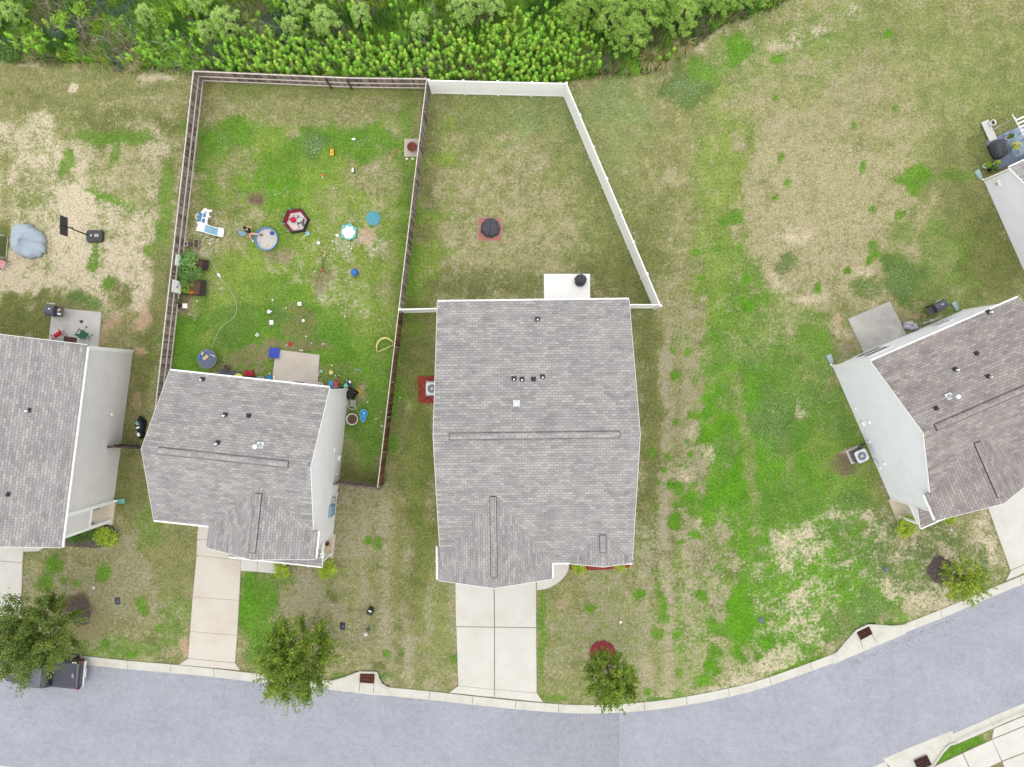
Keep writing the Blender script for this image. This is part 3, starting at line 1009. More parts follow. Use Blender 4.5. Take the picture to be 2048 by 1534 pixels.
for q in [(1415, 777, 9), (1415, 815, 17), (1378, 828, 7), (1393, 827, 7), (1350, 842, 7), (1376, 883, 8), (1400, 880, 9), (1302, 902, 10), (1334, 912, 8), (1381, 907, 7), (1369, 931, 8), (1328, 938, 8), (1321, 963, 7), (1350, 966, 16), (1384, 962, 10),
          (1318, 1012, 7), (1358, 1012, 10), (1380, 990, 17), (1388, 1018, 15), (1357, 1047, 14), (1391, 1066, 14), (1363, 1086, 6), (1275, 1190, 11), (1178, 1217, 9), (1324, 1215, 13), (1333, 1240, 9), (1401, 1190, 12), (1425, 1250, 20), (1450, 1258, 16), (1314, 1278, 10),
          (1355, 1269, 10), (1470, 1205, 18), (1500, 1230, 28), (1490, 1270, 26), (1475, 1310, 16), (1427, 1300, 14), (1422, 1328, 14), (1352, 1345, 9), (1410, 1355, 14), (1435, 1345, 10), (1291, 1385, 8), (1533, 1280, 16), (1520, 1315, 9),
          (1556, 118, 13), (1782, 63, 11), (1711, 248, 7), (1832, 355, 26), (1855, 345, 10), (1474, 433, 18), (1450, 445, 12), (1440, 500, 7), (1395, 505, 7), (1563, 315, 8), (1575, 366, 9), (1790, 219, 7), (1747, 487, 14), (1752, 510, 11), (1736, 519, 7), (1768, 523, 7), (1641, 571, 11),
          (1551, 196, 7), (1477, 500, 6), (1492, 560, 9), (1548, 392, 8), (1725, 328, 7), (1723, 340, 6), (1690, 540, 8), (1540, 600, 14), (1515, 595, 9), (1495, 610, 13), (1357, 755, 9), (1346, 705, 6), (1376, 708, 7), (1404, 552, 8), (1745, 415, 8), (1800, 430, 11)]:
    blob(q[0], q[1], q[2] * random.uniform(.85, 1.25), q[2] * random.uniform(.75, 1.1), 0.93, 'BR' if random.random() < 0.55 else 'LU', None, 0.9, random.uniform(0, 180), 0.5, 1.2)
blob(1322, 1215, 10, 36, 0.98, 'LU', None, 0.95, -10)
blob(1480, 1220, 26, 70, 0.97, 'BR', None, 0.9, 0)
for q in [(1580, 72, 26, 10), (1642, 56, 14, 9), (1712, 22, 14, 12), (1545, 80, 10, 10), (1395, 80, 16, 14), (1425, 62, 20, 12), (1385, 50, 30, 10), (1595, 480, 20, 24), (1560, 560, 18, 24), (1625, 590, 30, 10), (1716, 535, 18, 12), (1750, 620, 8, 28), (1690, 655, 14, 16),
          (1595, 1098, 28, 30), (1610, 1195, 30, 18), (1590, 1240, 16, 18), (1640, 1253, 22, 18), (1568, 1312, 22, 26), (1605, 1300, 14, 14), (1545, 1328, 20, 18), (1476, 1368, 50, 10), (1510, 1345, 40, 10), (1425, 1380, 30, 8), (1300, 1398, 30, 6), (1780, 1166, 26, 24),
          (1776, 1197, 12, 7), (1855, 1195, 44, 22), (1885, 1205, 26, 16), (1745, 1062, 32, 34), (1820, 1080, 20, 12), (1975, 1075, 14, 50), (1965, 1055, 10, 20), (1985, 1110, 16, 20), (1800, 1110, 12, 10), (1672, 1038, 30, 8), (1570, 1085, 24, 20), (1690, 1130, 16, 6), (1900, 1110, 20, 16),
          (1600, 820, 12, 18), (1390, 870, 12, 20), (1372, 940, 12, 20), (1400, 1040, 8, 14), (1350, 190, 16, 20), (1390, 160, 12, 24), (1420, 900, 10, 20), (1490, 80, 12, 30)]:
    blob(q[0], q[1], q[2] * 1.1, q[3] * 1.1, 0.38, None, 'SA', 0.75, -10, 1.1, 1.7)
blobs([(1695, 903, 13, 11, 0.05, 'OL', 'CY', 0.9), (1690, 925, 26, 22, 0.3, 'DO', 'DK', 0.75), (1807, 1040, 20, 40, 0.4, 'DO', 'BN', 0.8, -20), (1370, 180, 45, 45, 0.97, 'CL', None, 0.85), (1410, 140, 30, 26, 0.98, 'LU', None, 0.85), (1480, 95, 26, 34, 0.98, 'BR', None, 0.8, 30),
       (1550, 850, 45, 70, 0.97, 'CL', None, 0.7), (1800, 560, 45, 40, 0.95, 'CL', None, 0.85), (1570, 530, 24, 16, 0.9, 'CL', None, 0.7), (1730, 570, 26, 22, 0.9, 'CL', None, 0.7), (1700, 1010, 40, 30, 0.95, 'CL', None, 0.5), (1740, 1220, 40, 40, 0.97, 'CL', None, 0.7), (1690, 1270, 40, 40, 0.97, 'CL', None, 0.5),
       (1600, 1330, 60, 7, 0.97, 'LU', None, 0.9, -20), (1440, 1386, 60, 6, 0.97, 'LU', None, 0.9, -12), (1340, 1400, 60, 6, 0.95, 'LU', None, 0.8), (1640, 680, 40, 30, 0.9, 'LU', None, 0.7), (1640, 640, 50, 20, 0.8, 'LU', None, 0.6), (1700, 690, 12, 18, 0.4, 'OL', 'BN', 0.6),
       (1797, 640, 12, 24, 0.15, 'DO', 'BN', 0.8), (1834, 632, 16, 10, 0.3, 'OL', 'CY', 0.6), (1680, 640, 7, 14, 0.1, 'OL', 'CY', 0.8), (1920, 1500, 60, 40, 1.0, 'LU', 'BN', 1.0, 0, 0.2, 0.1), (1990, 1530, 16, 12, 0.5, 'OL', 'BN', 1.0), (355, 560, 26, 60, 0.3, 'DO', 'DK', 0.8),
       (1910, 350, 40, 14, 0.97, 'LU', None, 0.6), (2000, 200, 60, 60, 0.85, 'GO', None, 0.6), (1975, 310, 30, 60, 0.95, 'DO', None, 0.7, -24)])
# mown stripes that follow the fence line and the side yard
strp = 0.5 + 0.5 * np.sin(QX / 7.5 + 3 * V1)
side = np.clip(1 - np.abs(QX - 820) / 110, 0, 1) * np.clip((QY - 600) / 80, 0, 1) + np.clip(1 - np.abs(QX - 1330) / 70, 0, 1) * np.clip((QY - 640) / 60, 0, 1)
cover = cover - 0.38 * np.clip(side, 0, 1) * (strp - 0.5) * (0.5 + fbm(GX, GY, .3, 3, 33))
# brush ground beyond the boundary
BRUSH = [(-300, 105), (0, 116), (60, 118), (110, 124), (200, 126), (260, 140), (385, 141), (390, 138), (858, 152), (1135, 160), (1190, 152), (1250, 150), (1330, 138), (1365, 110), (1400, 84), (1450, 50), (1545, 22), (1640, -40), (1700, -400), (-300, -400)]
bw = np.clip(inpoly(QX + 20 * W1, QY + 20 * W2, BRUSH) * 1.0, 0, 1)
gcol = gcol * (1 - bw[..., None]) + np.array(C(96, 130, 56)) * bw[..., None]
scol = scol * (1 - bw[..., None]) + np.array(C(80, 76, 56)) * bw[..., None]
cover = cover * (1 - bw) + 0.55 * bw
cover = np.clip(cover + 0.22 * (fbm(GX, GY, 0.9, 4, 40) - 0.5), 0, 1)
hv = 1 + 0.28 * (fbm(GX, GY, 0.35, 4, 50) - 0.5)
gcol = gcol * hv[..., None]
# the sheet dips under the road bed
inr = inpoly(GX, GY, ROAD_POLY)
db = np.minimum(segdist(GX, GY, [tuple(p[:2]) for p in N_BACK[::4]]), segdist(GX, GY, [tuple(p[:2]) for p in S_BACK[::4]]))
zz = -0.035 * fbm(GX, GY, 0.8, 3, 60)
zz = np.where(inr, zz - 0.45 * np.clip((db - 0.05) / 0.25, 0, 1), zz)
for pl in SLABS:
    zz = np.where(inpoly(GX, GY, pl), np.minimum(zz, -0.4 if pl in DRAINS else -0.06), zz)


def lawn_mat():
    m, n, p = _nodes("lawn")
    co = objco(n)
    g = n.nodes.new("ShaderNodeAttribute")
    g.attribute_name = "turf"
    s = n.nodes.new("ShaderNodeAttribute")
    s.attribute_name = "soil"
    cv = n.nodes.new("ShaderNodeAttribute")
    cv.attribute_name = "cover"
    na = noise(n, co, 1.3, 6, 0.72, 0.28, 0.72)
    nb_ = noise(n, co, 4.6, 5, 0.75, 0.28, 0.72)
    nc_ = noise(n, co, 16, 4, 0.75, 0.28, 0.72)
    n1 = mathn(n, 'ADD', mathn(n, 'ADD', mathn(n, 'MULTIPLY', na, 0.36), mathn(n, 'MULTIPLY', nb_, 0.38)), mathn(n, 'MULTIPLY', nc_, 0.26))
    n1 = mathn(n, 'ADD', mathn(n, 'MULTIPLY', mathn(n, 'SUBTRACT', n1, 0.5), 1.65), 0.5)
    k = mathn(n, 'ADD', mathn(n, 'MULTIPLY', mathn(n, 'SUBTRACT', cv.outputs['Fac'], n1), 2.9), 0.5, clamp=True)
    gc = g.outputs['Color']
    f2 = noise(n, co, 0.8, 6, 0.7)
    gc = mixc(n, 1.0, gc, mixc(n, f2, (0.76, 0.8, 0.78), (1.3, 1.2, 1.25)), 'MULTIPLY')
    f3 = noise(n, co, 7, 4, 0.85, 0.32, 0.68)
    gc = mixc(n, 1.0, gc, mixc(n, f3, (0.5, 0.52, 0.46), (1.56, 1.52, 1.6)), 'MULTIPLY')
    tuft = noise(n, co, 6.5, 4, 0.7, 0.57, 0.68)
    gc = mixc(n, mathn(n, 'MULTIPLY', tuft, 0.5), gc, mixc(n, 1.0, gc, (0.42, 0.48, 0.36), 'MULTIPLY'))
    pale = noise(n, co, 9.5, 4, 0.7, 0.6, 0.7)
    gc = mixc(n, mathn(n, 'MULTIPLY', pale, 0.35), gc, mixc(n, 0.5, gc, s.outputs['Color']))
    scl = s.outputs['Color']
    f4 = noise(n, co, 8, 4, 0.85, 0.32, 0.68)
    scl = mixc(n, 1.0, scl, mixc(n, f4, (0.54, 0.53, 0.49), (1.4, 1.4, 1.4)), 'MULTIPLY')
    c = mixc(n, k, scl, gc)
    # thin brown thatch flecks through the turf
    f5 = noise(n, co, 19, 3, 0.6, 0.56, 0.68)
    c = mixc(n, mathn(n, 'MULTIPLY', f5, 0.5), c, C(98, 88, 58))
    n.links.new(c, p.inputs['Base Color'])
    p.inputs['Roughness'].default_value = 0.95
    p.inputs['Specular IOR Level'].default_value = 0.1
    bn = n.nodes.new("ShaderNodeBump")
    bn.inputs['Strength'].default_value = 0.6
    bn.inputs['Distance'].default_value = 0.05
    n.links.new(f3, bn.inputs['Height'])
    n.links.new(bn.outputs[0], p.inputs['Normal'])
    return m


ny, nx = GX.shape
me = bpy.data.meshes.new("lawn")
vv = np.stack([GX, GY, zz], -1).reshape(-1, 3).astype(np.float32)
idx = np.arange(nx * ny).reshape(ny, nx)
q = np.stack([idx[:-1, :-1], idx[:-1, 1:], idx[1:, 1:], idx[1:, :-1]], -1).reshape(-1, 4).astype(np.int32)
me.vertices.add(len(vv))
me.vertices.foreach_set("co", vv.ravel())
me.loops.add(q.size)
me.loops.foreach_set("vertex_index", q.ravel())
me.polygons.add(len(q))
me.polygons.foreach_set("loop_start", np.arange(0, q.size, 4, dtype=np.int32))
me.polygons.foreach_set("use_smooth", np.ones(len(q), bool))
me.update(calc_edges=True)
for nm, arr in (("turf", gcol), ("soil", scol)):
    a = me.color_attributes.new(nm, 'FLOAT_COLOR', 'POINT')
    c4 = np.ones((len(vv), 4), np.float32)
    c4[:, :3] = np.clip(arr, 0, 0.9).reshape(-1, 3)
    a.data.foreach_set("color", c4.ravel())
a = me.attributes.new("cover", 'FLOAT', 'POINT')
a.data.foreach_set("value", cover.ravel().astype(np.float32))
me.materials.append(lawn_mat())
lawn = bpy.data.objects.new("lawn", me)
COL.objects.link(lawn)
tag(lawn, "patchy mown lawn of green turf, straw and bare sand", "lawn", kind='structure')


def gidx(x, y):
    i = np.clip(np.searchsorted(xs, x), 0, nx - 1)
    j = np.clip(np.searchsorted(ys, y), 0, ny - 1)
    return j, i


def clear(x, y):
    ok = ~inpoly(x, y, ROAD_POLY)
    for pl in SLABS:
        ok &= ~inpoly(x, y, pl)
    return ok


# real blades standing in the sheet
NB = 190000
bx, by = RNG.uniform(-37, 37, NB), RNG.uniform(-28, 28, NB)
j, i = gidx(bx, by)
dens = np.clip(cover[j, i] * 1.15, 0.12, 1)
ok = clear(bx, by) & (RNG.random(NB) < dens) & (bw[j, i] < 0.5)
bx, by, j, i = bx[ok], by[ok], j[ok], i[ok]
pos = np.stack([bx, by, zz[j, i]], -1)
ang = RNG.uniform(0, 2 * np.pi, len(bx))
rad = RNG.uniform(0.03, 0.085, len(bx))
tip = pos + np.stack([np.cos(ang) * rad, np.sin(ang) * rad, RNG.uniform(0.015, 0.06, len(bx))], -1)
bc = gcol[j, i] * RNG.uniform(0.7, 1.35, (len(bx), 1))
strawy = RNG.random(len(bx)) < np.clip(0.75 - cover[j, i], 0.05, 0.6)
bc[strawy] = scol[j, i][strawy] * RNG.uniform(0.7, 1.1, (strawy.sum(), 1))
M_BLADE = attrmat("grass_blades", "tint", 0.25, 0.1)
g = fastmesh("grass", blades(pos, tip, RNG.uniform(0.012, 0.03, len(bx))), 5, M_BLADE, col=np.clip(bc, 0, 0.9))
tag(g, "short green and straw coloured grass blades of the lawns", "grass", kind='stuff')

# white clover heads
cl = []
for (px, py, rx, ry, k) in [(624, 290, 26, 26, 260), (1370, 178, 34, 34, 420), (1540, 850, 45, 75, 620), (1800, 560, 40, 40, 300), (1690, 1000, 50, 60, 260), (1735, 1230, 50, 50, 320), (1660, 1010, 60, 60, 200), (1600, 790, 50, 40, 220), (1410, 140, 30, 20, 90), (735, 285, 40, 14, 90), (1570, 530, 20, 14, 60), (1690, 1290, 50, 30, 200), (445, 275, 14, 22, 70)]:
    for _ in range(k):
        a, r = random.uniform(0, 6.283), math.sqrt(random.random()) * random.uniform(.6, 1.15)
        cl.append(P(px + rx * r * math.cos(a), py + ry * r * math.sin(a)))
cl = np.array([(p[0], p[1], 0.035) for p in cl])
cl = cl[clear(cl[:, 0], cl[:, 1])]
nr = np.tile(np.array([[0.1, 0.05, 1.0]]), (len(cl), 1)) + RNG.normal(scale=0.2, size=(len(cl), 3))
s_ = RNG.uniform(0.022, 0.042, len(cl))
fl = fastmesh("clover_flowers", cards(cl, nr, s_, s_), 4, mat("clover_white", C(225, 226, 210), 0.8))
tag(fl, "tiny white clover heads dotted over the greenest turf", "flowers", kind='stuff')

# ------------------------------------------------------------------ houses
M_SH_A = shingle_mat("shingles_grey", C(168, 166, 166), C(190, 188, 187), (1.05, 1.04, 1.03))
M_SH_D = shingle_mat("shingles_brown_grey", C(158, 153, 151), C(183, 177, 174), (1.06, 1.03, 1.0))
M_TRIM = mat("white_trim", (0.76, 0.76, 0.755), 0.45, 0.03, 2)
M_VINYL = mat("white_vinyl", (0.85, 0.85, 0.85), 0.4, 0.02, 0.8)
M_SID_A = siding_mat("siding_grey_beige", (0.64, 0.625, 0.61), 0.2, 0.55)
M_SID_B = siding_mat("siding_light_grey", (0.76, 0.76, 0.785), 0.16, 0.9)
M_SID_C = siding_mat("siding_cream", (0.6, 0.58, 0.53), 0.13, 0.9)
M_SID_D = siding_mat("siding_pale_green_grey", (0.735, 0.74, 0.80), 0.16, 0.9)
M_BLACK = mat("black_plastic", (0.022, 0.022, 0.026), 0.5, 0.25, 9)
M_DARK = mat("dark_gap", (0.03, 0.03, 0.03), 0.9)
M_STEEL = mat("galvanised_steel", (0.62, 0.64, 0.66), 0.35, 0.1, 6, metal=0.7)
M_GLASS = mat("window_glass", (0.03, 0.04, 0.05), 0.08, 0.2, 1, spec=0.6)
M_DOOR = mat("door_white", (0.72, 0.72, 0.7), 0.5, 0.04)
M_PORCH = concrete_mat("porch_slab", C(228, 215, 195), C(208, 190, 165), 0.8, 0.04)
M_TEAL = mat("teal_plastic", C(120, 185, 165), 0.5, 0.12, 4)
M_PALETEAL = mat("pale_teal_plastic", C(172, 198, 198), 0.5, 0.12, 4)


class House:
    def __init__(s, name, label, origin_px, ze, theta, sgn, sid, shm):
        w = P(origin_px[0], origin_px[1], ze)
        s.o = thing(name, label, "house", (w.x, w.y, 0), R(theta))
        s.th, s.sg, s.ze, s.sid, s.shm = R(theta), sgn, ze, sid, shm
        s.org = Vector((w.x, w.y, 0))
        s.roof = None

    def L(s, u, v, z):
        return Vector((s.sg * u, -v, z))

    def loc(s, px, py, z):
        w = P(px, py, z) - s.org
        c, q = math.cos(-s.th), math.sin(-s.th)
        return s.sg * (w.x * c - w.y * q), -(w.x * q + w.y * c)

    def W(s, u, v, z=0.0):
        p = s.L(u, v, z)
        c, q = math.cos(s.th), math.sin(s.th)
        return s.org + Vector((p.x * c - p.y * q, p.x * q + p.y * c, z))

    def onroof(s, px, py, zf):
        z = s.ze + 1.5
        for _ in range(12):
            u, v = s.loc(px, py, z)
            z = zf(u, v)
        return u, v, z

    def bx(s, mb, u0, u1, v0, v1, z0, z1):
        a, b = sorted((s.sg * u0, s.sg * u1))
        return mb.box(a, b, -v1, -v0, z0, z1)

    def pbox(s, name, m, u0, u1, v0, v1, z0, z1, parent=None, bevel=0.0):
        return s.bx(MB(), u0, u1, v0, v1, z0, z1).build(name, m, parent or s.o, bevel=bevel)

    def gutter(s, a, b, out, clips=True):
        "white gutter from (u,v,z) a to b, pushed outward by the (u,v) vector out"
        mb = MB()
        A, B = s.L(*a), s.L(*b)
        o = Vector((s.sg * out[0], -out[1], 0)).normalized()
        d = (B - A)
        n = d.length
        t = d.normalized()
        m = Matrix((t, o, Vector((0, 0, 1)))).transposed().to_4x4()
        m.translation = A
        mb.box(0, n, 0.004, 0.085, -0.13, -0.03, m)
        mb.box(0, n, 0.0, 0.012, -0.12, -0.008, m)
        mb.box(0, n, 0.075, 0.092, -0.12, -0.008, m)
        g = mb.build("gutter", M_TRIM, s.o)
        if clips:
            k = 0.9
            while k < n - 0.3:
                MB().box(k, k + 0.04, 0.0, 0.13, -0.022, 0.004, m).build("gutter_strap", M_STEEL, g)
                k += 1.6
        return g

    def rake(s, pts, w=0.05, h=0.16):
        mb = MB()
        for a, b in zip(pts[:-1], pts[1:]):
            A, B = s.L(*a), s.L(*b)
            t = (B - A).normalized()
            o = t.cross(Vector((0, 0, 1))).normalized()
            up = o.cross(t)
            m = Matrix((t, o, up)).transposed().to_4x4()
            m.translation = A
            mb.box(0.0, (B - A).length, -w / 2, w / 2, -h, -0.03, m)
        return mb.build("rake_board", M_TRIM, s.o)

    def ridge_vent(s, a, b, pitch, w=0.18, lift=0.085):
        "a, b on the ridge in (u, v, z); strips down both slopes"
        A, B = s.L(*a), s.L(*b)
        t = (B - A).normalized()
        o = t.cross(Vector((0, 0, 1))).normalized()
        drop = Vector((0, 0, -w * pitch))
        mb = MB()
        for sg in (1, -1):
            mb.slab([A + Vector((0, 0, lift)), B + Vector((0, 0, lift)), B + o * w * sg + drop + Vector((0, 0, lift)), A + o * w * sg + drop + Vector((0, 0, lift))], 0.02, t)
        r = mb.build("ridge_vent", s.shm, s.roof)
        m2 = MB()
        for sg in (1, -1):
            w2 = w + 0.03
            d2 = Vector((0, 0, -w2 * pitch + lift - 0.024))
            z2 = Vector((0, 0, lift - 0.024))
            m2.slab([A - t * 0.03 + z2, B + t * 0.03 + z2, B + t * 0.03 + o * w2 * sg + d2, A - t * 0.03 + o * w2 * sg + d2], 0.03, t)
        m2.build("vent_shade_strip", M_DARK, r)  # dark strip added to draw the shaded gap line under the vent

    def pipe(s, px, py, zf, flue=False, cap=True):
        u, v, z = s.onroof(px, py, zf)
        p = s.L(u, v, z)
        e = 0.12
        du = s.L(u, v + e, zf(u, v + e)) - p
        tilt = Matrix.Translation(p) @ Matrix((Vector((1, 0, 0)), -du.normalized(), Vector((1, 0, 0)).cross(-du.normalized()))).transposed().to_4x4()
        mb = MB()
        if flue:
            mb.box(-0.2, 0.2, -0.2, 0.2, 0.006, 0.02, tilt)
            mb.cyl(p, p + Vector((0, 0, 0.2)), 0.15, 0.12, 16)
            f = mb.build("flue_flashing", M_STEEL, s.roof)
            mb = MB().cyl(p + Vector((0, 0, 0.2)), p + Vector((0, 0, 0.72)), 0.1, 0.1, 16)
            mb.cyl(p + Vector((0, 0, 0.76)), p + Vector((0, 0, 0.86)), 0.17, 0.13, 16)
            mb.cyl(p + Vector((0, 0, 0.72)), p + Vector((0, 0, 0.76)), 0.07, 0.07, 8)
            mb.build("flue_pipe", M_STEEL, s.roof, False)
        else:
            mb.box(-0.15, 0.15, -0.06, 0.2, 0.006, 0.02, tilt)
            mb.cyl(p - Vector((0, 0, 0.02)), p + Vector((0, 0, 0.1)), 0.12, 0.075, 12)
            q = mb.build("vent_pipe", M_BLACK, s.roof)
            if cap:
                mb = MB().cyl(p + Vector((0, 0, 0.1)), p + Vector((0, 0, 0.32)), 0.05, 0.05, 12)
                mb.build("pipe_collar", M_TRIM if cap == 2 else M_STEEL, s.roof)

    def window(s, u, v, z0, w, h, face, m=None):
        "flat window on a wall; face 'back', 'front' or 'side'"
        t = 0.03
        g, f = MB(), MB()
        if face in ('back', 'front'):
            k = -1 if face == 'back' else 1
            vv = sorted((v, v + k * t))
            s.bx(g, u - w / 2, u + w / 2, vv[0], vv[1], z0, z0 + h)
            v2 = sorted((v, v + k * 0.06))
            for a, b, c, d in ((u - w / 2 - .09, u - w / 2, z0 - .09, z0 + h + .09), (u + w / 2, u + w / 2 + .09, z0 - .09, z0 + h + .09), (u - w / 2, u + w / 2, z0 - .09, z0), (u - w / 2, u + w / 2, z0 + h, z0 + h + .09), (u - w / 2, u + w / 2, z0 + h / 2 - .025, z0 + h / 2 + .025)):
                s.bx(f, a, b, v2[0], v2[1], c, d)
        win = g.build("window", m or M_GLASS, s.o)
        f.build("frame", M_TRIM, win)
        return win


def gable_walls(h, u0, u1, v0, v1, ze, zr, along='u'):
    "closed house body under a gable; ridge along u or v"
    mb = MB()
    if along == 'u':
        vm = (v0 + v1) / 2
        prof = [(v0, 0), (v1, 0), (v1, ze), (vm, zr), (v0, ze)]
        r = [[h.L(u, v, z) for v, z in prof] for u in (u0, u1)]
    else:
        um = (u0 + u1) / 2
        prof = [(u0, 0), (u1, 0), (u1, ze), (um, zr), (u0, ze)]
        r = [[h.L(u, v, z) for u, z in prof] for v in (v0, v1)]
    return mb.loft(r)


TH = 0.14


def type_one(name, label, org, theta, sgn, sid, shm, vents, flue, vent_ext):
    "two-storey house: gable roof along u, cross gable towards the street, shed-roofed porch at its outer corner"
    h = House(name, label, org, 5.4, theta, sgn, sid, shm)
    Wd, D, ze, zr = 10.0, 9.4, 5.4, 7.75
    pit = (zr - ze) / (D / 2)
    zf = lambda u, v: ze + pit * (D / 2 - abs(v - D / 2))
    c0, c1, cv, zc = -0.3, 6.55, 10.75, 6.95
    cm = (c0 + c1) / 2
    pc = (zc - ze) / (c1 - cm)
    back = D - (zc - ze) / pit - 0.3
    rf = MB()
    rf.slab([h.L(-.02, 0, ze), h.L(Wd, 0, ze), h.L(Wd, D / 2, zr), h.L(-.02, D / 2, zr)], TH, (1, 0, 0))
    rf.slab([h.L(-.02, D, ze), h.L(Wd, D, ze), h.L(Wd, D / 2, zr), h.L(-.02, D / 2, zr)], TH, (1, 0, 0))
    # the valley starts where the cross gable eave meets the main eave
    ze2 = ze - 0.004
    rf.slab([h.L(c0, 8.95, ze2), h.L(c0, cv, ze2), h.L(cm, cv, zc), h.L(cm, back, zc), h.L(c0 + 0.32, 8.95, ze2 + 0.32 * pc)], TH, (0, 1, 0))
    rf.slab([h.L(c1, D - .3, ze2), h.L(c1, cv, ze2), h.L(cm, cv, zc), h.L(cm, back, zc)], TH, (0, 1, 0))
    h.roof = rf.build("roof", shm, h.o)
    wl = gable_walls(h, 0.03, Wd - 0.03, 0.25, D - 0.25, ze - 0.02, zr - TH - 0.03)
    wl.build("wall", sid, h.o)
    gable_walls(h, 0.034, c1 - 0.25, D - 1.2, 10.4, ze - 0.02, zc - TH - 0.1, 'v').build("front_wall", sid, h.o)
    pz0, pz1, pv = 2.75, 3.45, 11.95
    pr = MB().slab([h.L(-.1, pv, pz0), h.L(6.1, pv, pz0), h.L(6.1, 10.41, pz1), h.L(-.1, 10.41, pz1)], 0.12, (1, 0, 0))
    pr.build("porch_roof", shm, h.o)
    bm = MB()
    h.bx(bm, -.02, 6.0, pv - 0.25, pv - 0.13, pz0 - 0.42, pz0 - 0.08)
    bm.build("porch_beam", M_TRIM, h.o)
    sd = MB()
    sd.loft([[h.L(u, 10.41, 2.4), h.L(u, pv - 0.14, 2.4), h.L(u, pv - 0.14, pz0 - 0.09), h.L(u, 10.41, pz1 - 0.13)] for u in (-.005, 0.11)])
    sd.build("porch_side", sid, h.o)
    hb = MB()
    h.bx(hb, -.03, 0.14, 10.42, pv - 0.12, 2.3, 2.4)
    hb.build("porch_header", M_TRIM, h.o)
    h.pbox("porch_floor", M_PORCH, -.16, 2.4, 10.39, pv + 0.12, -0.2, 0.14, bevel=0.015)
    po = MB()
    h.bx(po, 0.0, 0.14, pv - 0.26, pv - 0.12, 0.14, 2.32)
    h.bx(po, -.03, 0.17, pv - 0.29, pv - 0.09, 0.14, 0.3)
    po.build("porch_post", M_TRIM, h.o)
    h.gutter((-.1, pv, pz0 + 0.0), (6.1, pv, pz0), (0, 1))
    h.gutter((c0, 8.97, ze2), (c0, cv - 0.05, ze2), (-1, 0))
    h.gutter((-.02, 0, ze), (Wd, 0, ze), (0, -1))
    h.gutter((c1 + 0.02, D, ze), (Wd, D, ze), (0, 1))
    h.rake([(-.03, 0, ze), (-.03, D / 2, zr), (-.03, 8.93, ze + pit * (D - 8.93))])
    h.rake([(Wd + .01, 0, ze), (Wd + .01, D / 2, zr), (Wd + .01, D, ze)])
    h.rake([(c0, cv + .01, ze2), (cm, cv + .01, zc), (c1, cv + .01, ze2)])
    h.rake([(-.115, pv, pz0), (-.115, 10.42, pz1)], 0.04, 0.13)
    for u, v in ((0.0, 0.22), (Wd - 0.1, 0.22), (0.0, 10.32), (Wd - .1, D - .35)):
        h.pbox("corner_trim", M_TRIM, u - 0.005, u + 0.105, v - 0.005, v + 0.105, 0, ze - 0.1)
    dn = MB()
    h.bx(dn, -0.07, 0.02, 0.1, 0.2, 0.15, ze - 0.12)
    dn.tube([h.L(-.025, 0.15, ze - .1), h.L(-.03, 0.02, ze - 0.06)], 0.045, 6)
    dn.tube([h.L(-.025, 0.15, 0.2), h.L(-.1, 0.02, 0.08)], 0.05, 6)
    dn.build("downspout", M_TRIM, h.o)
    for q in vents:
        h.pipe(q[0], q[1], zf, cap=q[2])
    h.pipe(flue[0], flue[1], zf, True)
    h.ridge_vent((vent_ext[0], D / 2, zr), (vent_ext[1], D / 2, zr), pit)
    h.ridge_vent((cm, back + 0.75, zc), (cm, cv - 0.45, zc), pc)
    # openings
    for u in (2.0, 7.6):
        h.window(u, 0.25, 3.5, 1.1, 1.3, 'back')
        h.window(u if u > 5 else 8.6, D - 0.25 if u > 5 else D - .25, 3.5, 1.0, 1.3, 'front') if u > 5 else None
    h.window(2.4, 0.25, 0.16, 1.7, 1.95, 'back')
    h.window(7.2, 0.25, 1.0, 1.0, 1.1, 'back')
    h.window(3.1, 10.4, 3.75, 1.4, 1.2, 'front')
    gd = MB()
    h.bx(gd, 6.9, 9.4, D - 0.25, D - 0.2, 0.05, 2.2)
    for k in range(4):
        h.bx(gd, 6.95, 9.35, D - 0.2, D - 0.185, 0.1 + 0.53 * k, 0.56 + 0.53 * k)
    gd.build("garage_door", M_DOOR, h.o)
    fd = MB()
    h.bx(fd, 1.0, 1.95, 10.4, 10.45, 0.15, 2.2)
    d = fd.build("door", mat("door_paint", (0.25, 0.05, 0.05), 0.4), h.o)
    MB().ball(h.L(1.85, 10.49, 1.1), 0.035, 10, 6).build("handle", M_STEEL, d)
    return h, zf


hb, zb = type_one("detached_house", "grey-roofed house behind the wooden fence, with the toy-strewn yard", (658, 775), -6.15, -1, M_SID_B, M_SH_A,
                  [(405, 760, 1), (450, 831, 2), (497, 833, 0), (435, 887, 2)], (520, 891), (1.3, 9.0))
hd, zd = type_one("detached_house", "tilted house on the right with a pale green-grey side wall", (1743, 722), 23.5, 1, M_SID_D, M_SH_D,
                  [(1978, 625, 2), (1954, 708, 0), (1911, 740, 2), (1977, 754, 1), (1873, 818, 0)], (1899, 793), (0.75, 9.3))


def wallbox(h, name, m, u, v, z, su, sv, sz, parent=None):
    return h.pbox(name, m, u - su / 2, u + su / 2, v - sv / 2, v + sv / 2, z - sz / 2, z + sz / 2, parent, 0.01)


